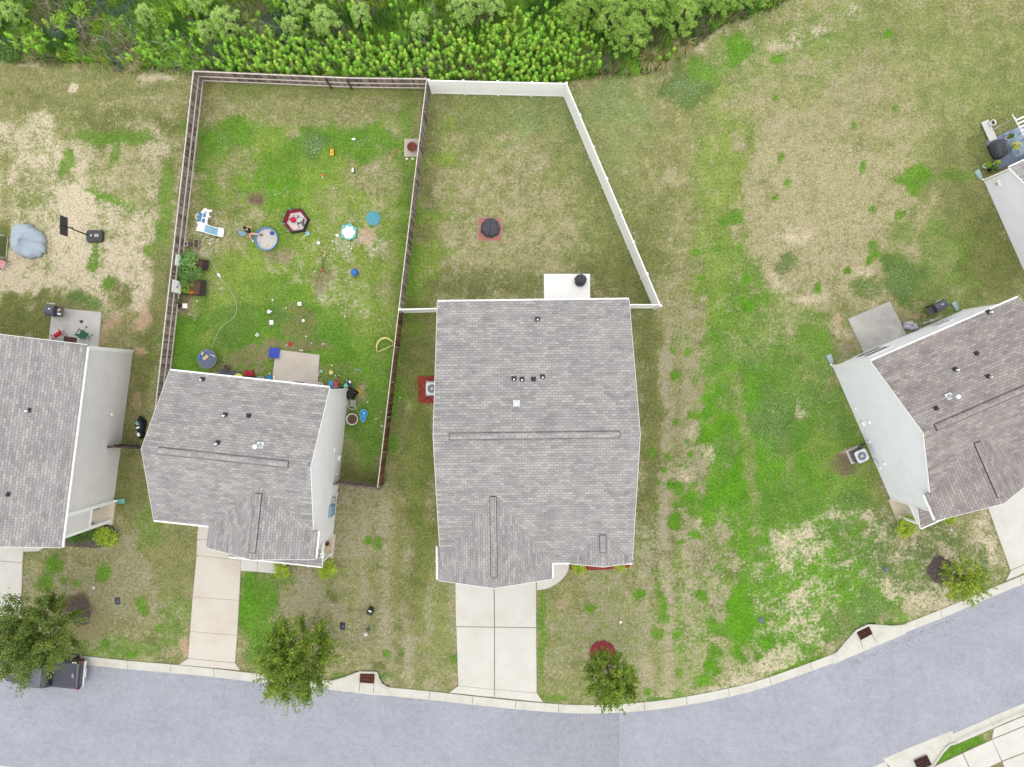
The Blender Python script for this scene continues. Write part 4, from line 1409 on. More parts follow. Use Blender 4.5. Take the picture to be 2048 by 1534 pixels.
M_METER = mat("meter_blue_grey", C(150, 180, 205), 0.4, 0.1)
M_GREYBOX = mat("utility_grey", C(190, 195, 198), 0.4, 0.1)
wallbox(hb, "meter_box", M_METER, -0.08, 8.45, 1.5, 0.16, 0.75, 1.1)
wallbox(hb, "meter_box", M_GREYBOX, -0.07, 7.75, 1.3, 0.14, 0.35, 0.6)
wallbox(hb, "vent_cover", M_TRIM, -0.05, 4.9, 0.9, 0.1, 0.35, 0.3)
wallbox(hb, "vent_cover", M_TRIM, -0.03, 4.2, 2.3, 0.07, 0.3, 0.3)
wallbox(hb, "outlet", M_TRIM, -0.03, 6.0, 1.0, 0.06, 0.12, 0.2)
for dz in (0, .35):
    cn = MB()
    cn.tube([hb.L(-.03, 7.4 + dz * 2.2, 0.5), hb.L(-.1, 7.45 + dz * 2.2, 0.45), hb.L(-.12, 7.4 + dz * 2.2, 0.02)], 0.03, 6)
    cn.build("conduit", M_STEEL, hb.o)
ds = MB()
ds.tube([hb.L(-.3, 10.5, 5.2), hb.L(-.3, 10.5, 5.0), hb.L(-.02, 10.42, 4.6), hb.L(-.02, 10.5, 3.4)], 0.06, 6)
ds.build("downspout", M_TRIM, hb.o)
for (px, py, z, su, sz) in ((1712, 816, .7, .12, .16), (1727, 847, .8, .3, .34), (1752, 839, 1.8, .24, .2), (1741, 883, .6, .12, .2), (1766, 928, 1.3, .2, .3), (1760, 935, .5, .14, .2)):
    u, v = hd.loc(px, py, z)
    wallbox(hd, "vent_cover" if su > .2 else "outlet", M_TRIM, -0.03, v, z, 0.1, su, sz)

# house with the long grey-beige side wall at the left edge
ha = House("detached_house", "house at the left edge with a tall grey-beige sided wall", (175, 690), 5.4, -7.3, -1, M_SID_A, M_SH_A)
ru, rz, D, ze = 6.8, 8.4, 12.75, 5.4
pa = (rz - ze) / ru
za = lambda u, v: ze + pa * (ru - abs(u - ru))
rf = MB()
rf.slab([ha.L(0, 0, ze), ha.L(0, D, ze), ha.L(ru, D, rz), ha.L(ru, 0, rz)], TH, (0, 1, 0))
rf.slab([ha.L(2 * ru, 0, ze), ha.L(2 * ru, D, ze), ha.L(ru, D, rz), ha.L(ru, 0, rz)], TH, (0, 1, 0))
ha.roof = rf.build("roof", M_SH_A, ha.o)
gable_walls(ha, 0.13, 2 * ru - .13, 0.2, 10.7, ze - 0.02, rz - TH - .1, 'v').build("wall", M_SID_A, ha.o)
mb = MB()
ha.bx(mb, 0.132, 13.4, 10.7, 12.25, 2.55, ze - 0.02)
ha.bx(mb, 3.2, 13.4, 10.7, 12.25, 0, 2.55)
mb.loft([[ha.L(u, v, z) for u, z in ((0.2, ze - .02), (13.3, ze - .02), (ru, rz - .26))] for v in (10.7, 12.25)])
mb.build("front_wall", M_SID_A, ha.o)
for v, z0, w_ in ((0.1, 0.02, .2), (10.62, 0.02, .3), (12.08, 2.5, .2)):
    ha.pbox("corner_trim", M_TRIM, 0.1, 0.2, v, v + w_, z0, ze - .06)
ha.pbox("porch_header", M_TRIM, 0.1, 0.2, 10.92, 12.08, 2.42, 2.58)
mb = MB()
ha.bx(mb, 0.1, 0.3, 12.05, 12.27, 0.12, 2.44)
ha.bx(mb, 0.08, 0.32, 12.03, 12.29, 0.12, 0.3)
mb.build("porch_post", M_TRIM, ha.o)
ha.pbox("porch_floor", M_PORCH, -.02, 3.1, 10.74, 12.45, -0.2, 0.13, bevel=0.015)
mb = MB()
ha.bx(mb, 1.0, 1.95, 10.7, 10.75, 0.13, 2.2)
dd = mb.build("door", M_DOOR, ha.o)
MB().ball(ha.L(1.1, 10.79, 1.1), 0.035, 10, 6).build("handle", M_STEEL, dd)
ha.gutter((0, 0.1, ze), (0, D - 0.02, ze), (-1, 0))
ha.rake([(0, -.01, ze), (ru, -.01, rz), (2 * ru, -.01, ze)])
ha.rake([(0, D + .01, ze), (ru, D + .01, rz), (2 * ru, D + .01, ze)])
mb = MB()
ha.bx(mb, 0.01, 0.1, 10.66, 10.76, 0.12, ze - .3)
mb.tube([ha.L(0.05, 10.71, 0.2), ha.L(-.15, 10.71, 0.07)], 0.05, 6)
mb.tube([ha.L(0.05, 10.71, ze - .3), ha.L(-.06, 10.71, ze - .1)], 0.045, 6)
mb.build("downspout", M_TRIM, ha.o)
ha.pbox("downspout", M_TRIM, 0.01, 0.1, 0.06, 0.16, 0.12, ze - .1)
wallbox(ha, "outlet", M_TRIM, 0.1, 4.55, 1.6, 0.08, 0.16, 0.16)
ha.pipe(57, 822, za, cap=2)
ha.pipe(15, 990, za, cap=0)
ha.window(3.0, 0.2, 3.5, 1.1, 1.3, 'back')
ha.window(3.4, 0.2, 0.16, 1.8, 2.0, 'back')
ha.window(6.0, 12.25, 3.6, 1.6, 1.3, 'front')
ha.ridge_vent((ru, 1.0, rz), (ru, D - 1.0, rz), pa)

# the middle house
hc = House("detached_house", "large grey-roofed house in the middle above the two-car driveway", (875, 603), 5.4, 0.7, 1, M_SID_C, M_SH_A)
Wd, D, ze, zr = 11.95, 16.4, 5.4, 8.6
pit = (zr - ze) / (D / 2)
zc_ = lambda u, v: ze + pit * (D / 2 - abs(v - D / 2))
rf = MB()
rf.slab([hc.L(0, 0, ze), hc.L(Wd, 0, ze), hc.L(Wd, D / 2, zr), hc.L(0, D / 2, zr)], TH, (1, 0, 0))
rf.slab([hc.L(0, D, ze), hc.L(Wd, D, ze), hc.L(Wd, D / 2, zr), hc.L(0, D / 2, zr)], TH, (1, 0, 0))
g0, g1, gv, gz = -0.2, 6.95, 17.4, 7.2
gm = (g0 + g1) / 2
gp = (gz - ze) / (g1 - gm)
gb = D - (gz - ze) / pit - 0.3
z2 = ze - 0.004
rf.slab([hc.L(g0, 15.3, z2), hc.L(g0, gv, z2), hc.L(gm, gv, gz), hc.L(gm, gb, gz), hc.L(g0 + .22, 15.3, z2 + .22 * gp)], TH, (0, 1, 0))
rf.slab([hc.L(g1, D - .3, z2), hc.L(g1, gv, z2), hc.L(gm, gv, gz), hc.L(gm, gb, gz)], TH, (0, 1, 0))
s0, s1, sv, sz = 8.05, 12.02, 16.46, 6.25
sm = (s0 + s1) / 2
sp = (sz - ze) / (s1 - sm)
sb = D - (sz - ze) / pit - 0.3
rf.slab([hc.L(s0, D - .1, z2), hc.L(s0, sv, z2), hc.L(sm, sv, sz), hc.L(sm, sb, sz)], TH, (0, 1, 0))
rf.slab([hc.L(s1, D - .1, z2), hc.L(s1, sv, z2), hc.L(sm, sv, sz), hc.L(sm, sb, sz)], TH, (0, 1, 0))
hc.roof = rf.build("roof", M_SH_A, hc.o)
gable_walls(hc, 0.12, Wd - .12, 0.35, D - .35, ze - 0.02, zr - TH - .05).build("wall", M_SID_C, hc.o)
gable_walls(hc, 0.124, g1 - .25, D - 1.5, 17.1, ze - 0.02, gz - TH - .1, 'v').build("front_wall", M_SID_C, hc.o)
hc.gutter((0, 0, ze), (Wd, 0, ze), (0, -1))
hc.gutter((g1 + .02, D, ze), (s0 + .5, D, ze), (0, 1))
hc.gutter((s1 - .9, D + .07, ze), (Wd, D + .07, ze), (0, 1))
hc.gutter((g0, 15.3, z2), (g0, gv - .04, z2), (-1, 0))
hc.gutter((g1, D + .05, z2), (g1, gv - .04, z2), (1, 0))
hc.rake([(-.005, 0, ze), (-.005, D / 2, zr), (-.005, 15.2, ze + pit * 1.2)])
hc.rake([(Wd + .005, 0, ze), (Wd + .005, D / 2, zr), (Wd + .005, D, ze)])
hc.rake([(g0, gv + .01, z2), (gm, gv + .01, gz), (g1, gv + .01, z2)])
hc.rake([(s0, sv + .01, z2), (sm, sv + .01, sz), (s1, sv + .01, z2)])
for u, v in ((.1, .33), (Wd - .2, .33), (Wd - .2, D - .44)):
    hc.pbox("corner_trim", M_TRIM, u - .005, u + .105, v - .005, v + .105, 0, ze - .1)
hc.pbox("downspout", M_TRIM, 0.0, 0.09, 0.22, 0.32, 0.1, ze - .1)
mb = MB()
hc.bx(mb, Wd - .09, Wd, 0.22, 0.32, 0.1, ze - .1)
mb.tube([hc.L(Wd - .04, .27, ze - .1), hc.L(Wd - .04, 0, ze - .05)], .045, 6)
mb.build("downspout", M_TRIM, hc.o)
for q in ((1075, 640, 1), (1028, 759, 2), (1044, 760, 2), (1067, 760, 0), (1085, 755, 2)):
    hc.pipe(q[0], q[1], zc_, cap=q[2])
hc.pipe(1033, 807, zc_, True)
hc.ridge_vent((0.95, D / 2, zr), (10.75, D / 2, zr), pit)
hc.ridge_vent((gm, gb + .45, gz), (gm, gv - .7, gz), gp)
hc.ridge_vent((sm, sb + .6, sz), (sm, sv - .9, sz), sp)
for u in (1.8, 5.0, 10.0):
    hc.window(u, .35, 3.5, 1.2, 1.3, 'back')
hc.window(8.2, .35, 0.1, 1.9, 2.0, 'back')
hc.window(2.2, .35, 1.0, 1.4, 1.2, 'back')
hc.window(gm, 17.1, 3.7, 1.6, 1.3, 'front')
hc.window(10.0, D - .35, 1.0, 1.5, 1.4, 'front')
mb = MB()
hc.bx(mb, 1.1, 5.9, 17.1, 17.15, 0.04, 2.25)
for k in range(4):
    hc.bx(mb, 1.15, 5.85, 17.15, 17.165, 0.1 + .53 * k, .56 + .53 * k)
mb.build("garage_door", M_DOOR, hc.o)
mb = MB()
hc.bx(mb, 7.2, 8.15, D - .35, D - .3, 0.05, 2.1)
dd = mb.build("door", mat("door_dark_paint", (0.06, 0.08, 0.1), 0.4), hc.o)
MB().ball(hc.L(8.05, D - .26, 1.05), 0.035, 10, 6).build("handle", M_STEEL, dd)
# gas meter on the left wall, just outside the rake
mb = MB()
v = hc.loc(866, 915, 1.0)[1]
mb.cyl(hc.L(-.1, v - .15, .5), hc.L(-.1, v + .15, .5), 0.14, n=12)
mb.tube([hc.L(.1, v - .2, .9), hc.L(-.1, v - .2, .9), hc.L(-.1, v - .2, .02)], .025)
hc.bx(mb, -.22, .05, v - .1, v + .14, .55, .85)
mb.build("gas_meter", M_GREYBOX, hc.o)

# house corner in the upper right
he = House("detached_house", "single-storey house corner at the upper right edge beside the blue patio", (2019, 334), 2.6, 24.0, 1, M_SID_D, M_SH_A)
ze, zr, D, Wd = 2.6, 4.9, 9.4, 12.0
zz_e = lambda u, v: ze + (zr - ze) / (D / 2) * (D / 2 - abs(v - D / 2))
rf = MB()
rf.slab([he.L(0, 0, ze), he.L(Wd, 0, ze), he.L(Wd, D / 2, zr), he.L(0, D / 2, zr)], TH, (1, 0, 0))
rf.slab([he.L(0, D, ze), he.L(Wd, D, ze), he.L(Wd, D / 2, zr), he.L(0, D / 2, zr)], TH, (1, 0, 0))
he.roof = rf.build("roof", M_SH_A, he.o)
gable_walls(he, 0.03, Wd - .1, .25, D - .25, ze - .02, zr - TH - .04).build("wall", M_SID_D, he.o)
he.gutter((0, 0, ze), (Wd, 0, ze), (0, -1))
he.gutter((0, D, ze), (Wd, D, ze), (0, 1))
he.rake([(-.01, 0, ze), (-.01, D / 2, zr), (-.01, D, ze)], 0.12)
mb = MB()
he.bx(mb, -.01, .12, .22, .34, 0, ze - .08)
mb.build("corner_trim", M_TRIM, he.o)
mb = MB()
he.bx(mb, -.08, .02, .06, .18, .1, ze - .1)
mb.tube([he.L(-.03, .12, .15), he.L(-.12, .0, .07)], .05, 6)
mb.build("downspout", M_TRIM, he.o)
mb = MB()
u, v = he.loc(1992, 368, 1.0)
he.bx(mb, -.04, .03, v - .2, v + .2, .85, 1.25)
w_ = mb.build("vent_cover", M_TRIM, he.o)
mb = MB()
he.bx(mb, -.07, -.04, v - .1, v + .1, .95, 1.15)
mb.build("grille", M_GREYBOX, w_)
he.window(3.4, .25, .15, 1.8, 2.0, 'back')

# splash blocks under the downspouts
def splash(px, py, rz, m, label):
    o = thing("splash_block", label, "splash block", P(px, py), rz, "splash blocks under downspouts")
    mb = MB()
    mb.loft([[(x, -w, 0), (x, w, 0), (x, w, .1), (x, w - .03, .1), (x, w - .05, .045), (x, -w + .05, .045), (x, -w + .03, .1), (x, -w, .1)] for x, w in ((-.3, .12), (.35, .19))])
    mb.build("trough", m, o)


splash(240, 1002, R(0), M_TEAL, "bright teal splash block by the porch of the leftmost house")
splash(1660, 719, R(112), M_PALETEAL, "pale teal splash block at the back corner of the right-hand house wall")
splash(1911, 613, R(118), M_PALETEAL, "pale teal splash block beside the black grill on wheels")
splash(1957, 350, R(118), M_PALETEAL, "pale teal splash block by the potted plants at the upper right house")

# ------------------------------------------------------------------ fences
def wood_mat(name, a, b, c):
    m, n, p = _nodes(name)
    co = objco(n)
    mp = n.nodes.new("ShaderNodeMapping")
    mp.inputs['Scale'].default_value = (9, 9, 1.2)
    n.links.new(co, mp.inputs[0])
    f = noise(n, mp.outputs[0], 2.0, 5, 0.7)
    col = mixc(n, f, a, b)
    rp = island(n)
    col = mixc(n, mathn(n, 'MULTIPLY', noise(n, co, 0.5, 3), 0.7), col, c)
    col = scalec(n, col, remap(n, rp, 0.45, 1.65))
    n.links.new(col, p.inputs['Base Color'])
    p.inputs['Roughness'].default_value = 0.9
    p.inputs['Specular IOR Level'].default_value = 0.15
    return m


M_WOOD = wood_mat("weathered_fence", (0.12, 0.097, 0.086), (0.28, 0.24, 0.215), (0.17, 0.13, 0.11))
M_WOODR = wood_mat("reddish_fence", (0.10, 0.052, 0.03), (0.19, 0.105, 0.06), (0.12, 0.055, 0.028))
M_RAIL = mat("fence_rail", C(226, 214, 205, 1.15), 0.9, 0.2, 5)
M_RAILD = mat("fence_rail_dark", C(150, 135, 125), 0.9, 0.2, 5)
M_POST = mat("fence_post_dark", (0.085, 0.062, 0.05), 0.9, 0.25, 5)
M_POSTW = mat("fence_post_weathered", (0.2, 0.17, 0.155), 0.9, 0.25, 5)


def wood_fence(a, b, inner, label, h=1.72, pm=None, rm=None, ends=(True, True), posts=2.45, qm=None):
    "a, b ground pixels; inner=+1 puts rails and posts to the left of a->b"
    A, B = P(*a), P(*b)
    d = B - A
    n = d.length
    o = thing("wooden_fence", label, "fence", A, math.atan2(d.y, d.x), "wooden fence runs around the toy yard")
    pk = MB()
    x = 0.0
    while x < n - 0.05:
        w = min(0.138, n - x)
        hh = h + random.uniform(-.025, .025)
        t = random.uniform(-.008, .008)
        y0 = -inner * 0.012 + random.uniform(-.006, .006)
        prof = [(x + .003, 0.03), (x + w - .003, 0.03), (x + w - .003 + t, hh - .04), (x + w - .035 + t, hh), (x + .035 + t, hh), (x + .003 + t, hh - .04)]
        pk.loft([[(p[0], y0 - .009, p[1]) for p in prof], [(p[0], y0 + .009, p[1]) for p in prof]])
        x += 0.143
    pk.build("picket_panel", pm or M_WOOD, o)
    for z in (0.22, 0.86, h - .1):
        r = MB()
        y = inner * 0.025
        r.box(0, n, min(y, y + inner * .05), max(y, y + inner * .05), z, z + .1)
        r.build("rail", rm or M_RAIL, o)
    k = max(1, round(n / posts))
    for i in range(k + 1):
        if (i == 0 and not ends[0]) or (i == k and not ends[1]):
            continue
        x = min(max(0.05, n * i / k), n - .05)
        q = MB().box(x - .045, x + .045, *(sorted((inner * .08, inner * .17)) if qm is M_POST else sorted((-inner * .03, -inner * .11))), -.1, h - .05 + random.uniform(-.04, .04))
        q.build("post", qm or M_POSTW, o)
    return o


wood_fence((408, 163), (327, 880), 1, "long wooden fence along the left side of the toy yard, past the garden beds")
wood_fence((662, 174), (408, 163), 1, "back wooden fence left of the gate, against the brush")
wood_fence((858, 178), (706, 176), 1, "back wooden fence right of the gate, running to the white fence")
wood_fence((706, 176), (662, 174), 1, "narrow wooden gate between two dark posts in the back fence", ends=(True, True), posts=1.6, qm=M_POST)['category'] = "gate"
wood_fence((806.5, 628), (861, 178), 1, "grey weathered wooden fence on the right side of the toy yard")
wood_fence((766, 968), (806.5, 628), 1, "red-brown stained lower end of the right wooden fence", pm=M_WOODR)
wood_fence((674, 961), (766, 971), 1, "short wooden fence closing the strip beside the light grey wall", rm=M_RAILD)
wood_fence((241, 889), (300, 893), 1, "dark wooden fence piece in the gap left of the tan-driveway house", pm=M_POST, rm=M_POST, posts=1.4)


def vinyl_fence(a, b, label, h=2.1, caps=(True, True), n_bays=None):
    A, B = P(*a), P(*b)
    d = B - A
    n = d.length
    o = thing("vinyl_fence", label, "fence", A, math.atan2(d.y, d.x), "white vinyl fence runs around the middle yard")
    k = n_bays or max(1, round(n / 2.45))
    pn = MB()
    for i in range(k):
        x0, x1 = n * i / k + .06, n * (i + 1) / k - .06
        nb = max(1, int((x1 - x0) / 0.28))
        for j in range(nb):
            a_, b_ = x0 + (x1 - x0) * j / nb, x0 + (x1 - x0) * (j + 1) / nb
            pn.box(a_ + .002, b_ - .002, -.018, .018, .08, h - .12)
    pn.build("panel", M_VINYL, o)
    for z0, z1 in ((.05, .2), (h - .17, h - .02)):
        MB().box(0.02, n - .02, -.032, .032, z0, z1).build("rail", M_VINYL, o)
    for i in range(k + 1):
        if (i == 0 and not caps[0]) or (i == k and not caps[1]):
            continue
        x = n * i / k
        q = MB().box(x - .065, x + .065, -.065, .065, -.1, h + .02)
        q.loft([[(x + e * sx, e * sy, z) for sx, sy in ((-1, -1), (1, -1), (1, 1), (-1, 1))] for e, z in ((.08, h + .02), (.08, h + .05), (.01, h + .11))])
        q.build("post", M_VINYL, o)
    return o


vinyl_fence((865, 187), (1128, 193), "back run of the white vinyl fence in front of the brush")
vinyl_fence((1128, 193), (1308, 618), "long slanting run of the white vinyl fence right of the covered fire pit", caps=(False, True))
vinyl_fence((1306, 616), (1240, 616), "short white vinyl gate run from the slanting fence to the middle house", caps=(False, True), n_bays=1)
vinyl_fence((809, 625), (905, 623), "short white vinyl fence between the wooden fence and the middle house", n_bays=1)

# ------------------------------------------------------------------ street trees, shrubs, brush
M_BARK = mat("bark", (0.11, 0.085, 0.065), 0.95, 0.3, 8)
M_LEAF_T = leafmat("tree_leaves", [(0.035, 0.07, 0.012), (0.11, 0.19, 0.022), (0.22, 0.32, 0.035), (0.4, 0.48, 0.08)], 0.4)
M_LEAF_T2 = leafmat("tree_leaves_rusty", [(0.035, 0.065, 0.015), (0.1, 0.17, 0.028), (0.19, 0.26, 0.05), (0.38, 0.36, 0.12)], 0.4)
M_LEAF_Y = leafmat("yellow_shrub_leaves", [(0.1, 0.2, 0.02), (0.29, 0.42, 0.035), (0.5, 0.62, 0.06), (0.68, 0.76, 0.14)], 0.35)
M_LEAF_G = leafmat("green_shrub_leaves", [(0.05, 0.11, 0.02), (0.11, 0.22, 0.035), (0.18, 0.33, 0.06)], 0.35)
M_LEAF_B = leafmat("bright_leaves", [(0.12, 0.24, 0.025), (0.2, 0.38, 0.035), (0.29, 0.5, 0.05), (0.4, 0.6, 0.09)], 0.4)
M_NEEDLE = leafmat("pine_needles", [(0.16, 0.29, 0.055), (0.29, 0.47, 0.09), (0.42, 0.6, 0.14), (0.55, 0.7, 0.22)], 0.35)
M_NEEDLE2 = leafmat("pale_pine_needles", [(0.2, 0.34, 0.08), (0.35, 0.53, 0.13), (0.5, 0.66, 0.22), (0.6, 0.72, 0.32)], 0.35)
M_TAN = leafmat("dry_grass", [(0.2, 0.17, 0.07), (0.38, 0.33, 0.17), (0.52, 0.46, 0.27)], 0.3)


def street_tree(px0, py0, rc, hc, hz, label, nl, m, seed, lean=(0, 0), low=0.32):
    "trunk base at the ground pixel; crown radius rc, centred at height hc, half height hz"
    rg = np.random.default_rng(seed)
    rd = random.Random(seed)
    o = thing("street_tree", label, "tree", P(px0, py0), 0)
    tr = MB()
    top = hc + hz * 0.55
    path = [Vector((lean[0] * t * t + .05 * math.sin(5 * t), lean[1] * t * t, top * t)) for t in [k / 8 for k in range(9)]]
    tr.tube(path, 0.1, 8, [0.11 * (1 - .85 * k / 8) + .012 for k in range(9)])
    ends = []
    for k in range(26):
        t = rd.uniform(0.22, 0.95)
        b = path[min(7, int(t * 8))].lerp(path[min(8, int(t * 8) + 1)], t * 8 - int(t * 8))
        a = k * 2.4 + rd.uniform(-.4, .4)
        zt = rd.uniform(-.75, .85)
        r = rc * math.sqrt(max(.05, 1 - zt * zt)) * rd.uniform(.75, 1.02)
        e = Vector((lean[0] + r * math.cos(a), lean[1] + r * math.sin(a), hc + hz * zt))
        mid = b.lerp(e, .5) + Vector((0, 0, .15))
        tr.tube([b, mid, e], .03, 5, [.03, .016, .004])
        ends.append((mid, e))
    for k in range(10):
        t = k / 9
        ends.append((path[5], Vector((lean[0] + rc * .3 * math.cos(k * 2.4), lean[1] + rc * .3 * math.sin(k * 2.4), hc + hz * (.6 + .4 * t)))))
    tr.build("trunk", M_BARK, o, True)
    # twig sprays: clumps strung along the limbs, thicker at the outside
    P_, N_ = [], []
    ncl = 300
    for k in range(ncl):
        if k < len(ends) * 4:
            mid, e = ends[k % len(ends)]
            c = np.array(mid.lerp(e, rd.uniform(.35, 1.08)))
        else:
            a, zt = rd.uniform(0, 6.283), rd.uniform(-.3, 1.05)
            r = rc * math.sqrt(max(.0, 1 - min(1, zt * zt * .9))) * math.sqrt(rd.random())
            c = np.array((lean[0] + r * math.cos(a), lean[1] + r * math.sin(a), hc + hz * zt))
        out = c - np.array((lean[0], lean[1], hc - hz * .7))
        out /= np.linalg.norm(out) + 1e-6
        n = int(nl / ncl * rd.uniform(.5, 1.5))
        s = rd.uniform(.16, .34) * rc / 2.3
        # sprays droop and point outward
        t = rg.normal(size=n)
        p = c + out * (t * s * .95)[:, None] + rg.normal(scale=s * .42, size=(n, 3))
        P_.append(p)
        N_.append(np.tile(out * .35 + np.array((0, 0, .75)), (n, 1)) + rg.normal(scale=.5, size=(n, 3)))
    # stray shoots beyond the outline
    for k in range(46):
        a, zt = rd.uniform(0, 6.283), rd.uniform(-.5, .7)
        r = rc * math.sqrt(1 - zt * zt)
        d = np.array((math.cos(a), math.sin(a), rd.uniform(-.1, .5)))
        t = rg.uniform(.85, 1.18, 26)
        p = np.array((lean[0], lean[1], hc + hz * zt)) + d * (r * t)[:, None] + rg.normal(scale=.045, size=(26, 3))
        P_.append(p)
        N_.append(np.tile([0, 0, 1.0], (26, 1)) + rg.normal(scale=.6, size=(26, 3)))
    pp, nn_ = np.concatenate(P_), np.concatenate(N_)
    keep = pp[:, 2] > low * hc
    pp, nn_ = pp[keep], nn_[keep]
    L = rg.uniform(.08, .155, len(pp))
    fastmesh("crown", cards(pp, nn_, L, L * rg.uniform(.5, .75, len(pp))), 4, m, o)
    return o


M_LEAF_T4 = leafmat("sapling_leaves", [(0.06, 0.1, 0.015), (0.18, 0.27, 0.03), (0.34, 0.43, 0.05), (0.52, 0.58, 0.1)], 0.4)
street_tree(163, 1222, 2.75, 4.7, 2.6, "large leafy street tree over the parked pickup", 36000, M_LEAF_T2, 11)
street_tree(634, 1264, 2.45, 4.6, 2.6, "large leafy street tree between the tan driveway and the storm drain", 30000, M_LEAF_T, 12)
street_tree(1203, 1304, 1.6, 4.3, 2.1, "slimmer street tree standing in a ring of red mulch", 15000, M_LEAF_T, 13)
street_tree(1884, 1142, 1.4, 2.2, 1.3, "thin open street tree on the bare patch near the right-hand house", 4600, M_LEAF_T4, 14)

# mulch
def mulch(name, label, pxs, m1, m2, n=500, z=0.02, flat=True):
    poly = PX(pxs)
    SL = np.array(poly)
    x = RNG.uniform(SL[:, 0].min(), SL[:, 0].max(), n * 3)
    y = RNG.uniform(SL[:, 1].min(), SL[:, 1].max(), n * 3)
    k = inpoly(x, y, poly)
    x, y = x[k], y[k]
    mb = MB()
    mb.prism(poly, -.1, z)
    o = tag(mb.build(name, m1), label, "mulch bed", kind='stuff')
    p = np.stack([x, y, np.full(len(x), z + .015)], -1)
    nr = np.tile([0, 0, 1.0], (len(x), 1)) + RNG.normal(scale=.5, size=(len(x), 3))
    c = fastmesh("mulch_chips", cards(p, nr, RNG.uniform(.06, .14, len(x)), RNG.uniform(.03, .06, len(x))), 4, m2, o)
    c['kind'] = 'stuff'
    return o


def ell(px, py, rx, ry, n=22, rot=0, wob=.08):
    return [(px + rx * (1 + random.uniform(-wob, wob)) * math.cos(2 * math.pi * k / n), py + ry * (1 + random.uniform(-wob, wob)) * math.sin(2 * math.pi * k / n)) for k in range(n)]


M_RED1 = mat("red_mulch", C(150, 70, 58), 0.9, 0.3, 8)
M_RED2 = mat("red_mulch_chips", C(184, 84, 68), 0.9, 0.2, 8, isl=0.45)
M_MAR1 = mat("maroon_mulch", C(150, 66, 70), 0.9, 0.3, 8)
M_MAR2 = mat("maroon_mulch_chips", C(176, 76, 82), 0.9, 0.2, 8, isl=0.45)
M_DK1 = mat("dark_mulch", C(112, 102, 100), 0.95, 0.3, 5)
M_DK2 = mat("dark_mulch_chips", C(120, 106, 100), 0.95, 0.3, 5, isl=0.5)
mulch("mulch_bed", "brick red mulch around the air conditioner of the middle house", [(835, 753), (890, 751), (890, 806), (838, 806)], M_RED1, M_RED2, 900)
mulch("mulch_bed", "ring of maroon mulch around the slim street tree", ell(1205, 1307, 27, 25), M_MAR1, M_MAR2, 900)
mulch("mulch_bed", "reddish mulch strip along the front of the middle house", [(1139, 1120), (1262, 1118), (1258, 1135), (1215, 1139), (1180, 1140), (1139, 1138)], M_RED1, M_RED2, 700)
mulch("mulch_bed", "dark worn mulch under the large tree by the pickup", ell(160, 1225, 24, 26, wob=.2), M_DK1, M_DK2, 300, .012)
mulch("mulch_bed", "dark purple-grey mulch beside the thin open tree", ell(1880, 1140, 24, 26, wob=.15), M_DK1, M_DK2, 400, .012)
mulch("mulch_bed", "dark soil bed with shrubs in front of the leftmost house", [(128, 1060), (222, 1048), (240, 1070), (232, 1092), (190, 1096), (132, 1092)], M_DK1, M_DK2, 500, .012)
o = thing("tree_ring", "grey edging ring under the tree between driveway and storm drain", "edging", P(636, 1264), 0)
MB().ring((0, 0, .05), .95, .05, 30, 6).build("edging", mat("grey_edging", C(160, 158, 150), 0.8), o)


def shrub(px, py, r, h, m, label, seed, n=900, name="shrub", ls=.07, open_=0.0, group=None):
    rg = np.random.default_rng(seed)
    o = thing(name, label, "shrub", P(px, py), 0, group)
    st = MB()
    for k in range(7):
        a = k * .9 + seed
        st.tube([(0, 0, 0), (.3 * r * math.cos(a), .3 * r * math.sin(a), h * .4), (.75 * r * math.cos(a), .75 * r * math.sin(a), h * .8)], .015, 5, [.02, .014, .006])
    st.build("stem", M_BARK, o)
    cl = rg.normal(size=(38, 3))
    cl /= np.linalg.norm(cl, axis=1)[:, None]
    cl[:, 2] = np.abs(cl[:, 2]) * .9
    cl *= np.array((r * .8, r * .8, h * .5)) * rg.uniform(.55, 1.08, (38, 1))
    cl[:, 2] += h * .38
    idx = rg.integers(0, 38, n)
    p = cl[idx] + rg.normal(scale=r * .15, size=(n, 3))
    p[:, 2] = np.clip(p[:, 2], .03, h * 1.1)
    out = p - np.array((0, 0, h * .2))
    nr = out * .5 / r + np.array((0, 0, .7)) + rg.normal(scale=.5, size=(n, 3))
    L = rg.uniform(ls * .7, ls * 1.4, n)
    fastmesh("crown", cards(p, nr, L, L * .6), 4, m, o)
    return o


shrub(157, 1070, .62, .9, M_LEAF_G, "dark green shrub under the front corner of the leftmost house", 1, 1500)
shrub(187, 1063, .7, .9, M_LEAF_G, "dark green shrub just left of the yellow-green bush", 2, 1500)
shrub(219, 1070, .85, 1.1, M_LEAF_Y, "bright yellow-green bush by the porch of the leftmost house", 3, 2000, ls=.085)
shrub(567, 1136, .66, 1.0, M_LEAF_Y, "yellow-green bush below the porch gutter, left one of two", 4, 1300, ls=.085)
shrub(661, 1134, .75, 1.3, M_LEAF_Y, "yellow-green bush beside the porch post of the tan-driveway house", 5, 1500, ls=.085)
shrub(1157, 1131, .55, .8, M_LEAF_Y, "yellow-green bush in the mulch next to the curved path", 6, 1000, ls=.08)
shrub(1239, 1129, .48, .7, M_LEAF_Y, "small yellow-green bush at the right end of the mulch strip", 7, 800, ls=.08)
shrub(1802, 1047, .85, 1.3, M_LEAF_Y, "large yellow-green bush by the porch of the right-hand house", 8, 1900, ls=.09)
shrub(1889, 1033, .6, 1.0, M_LEAF_Y, "smaller yellow-green bush between porch and driveway on the right", 9, 1100, ls=.085)

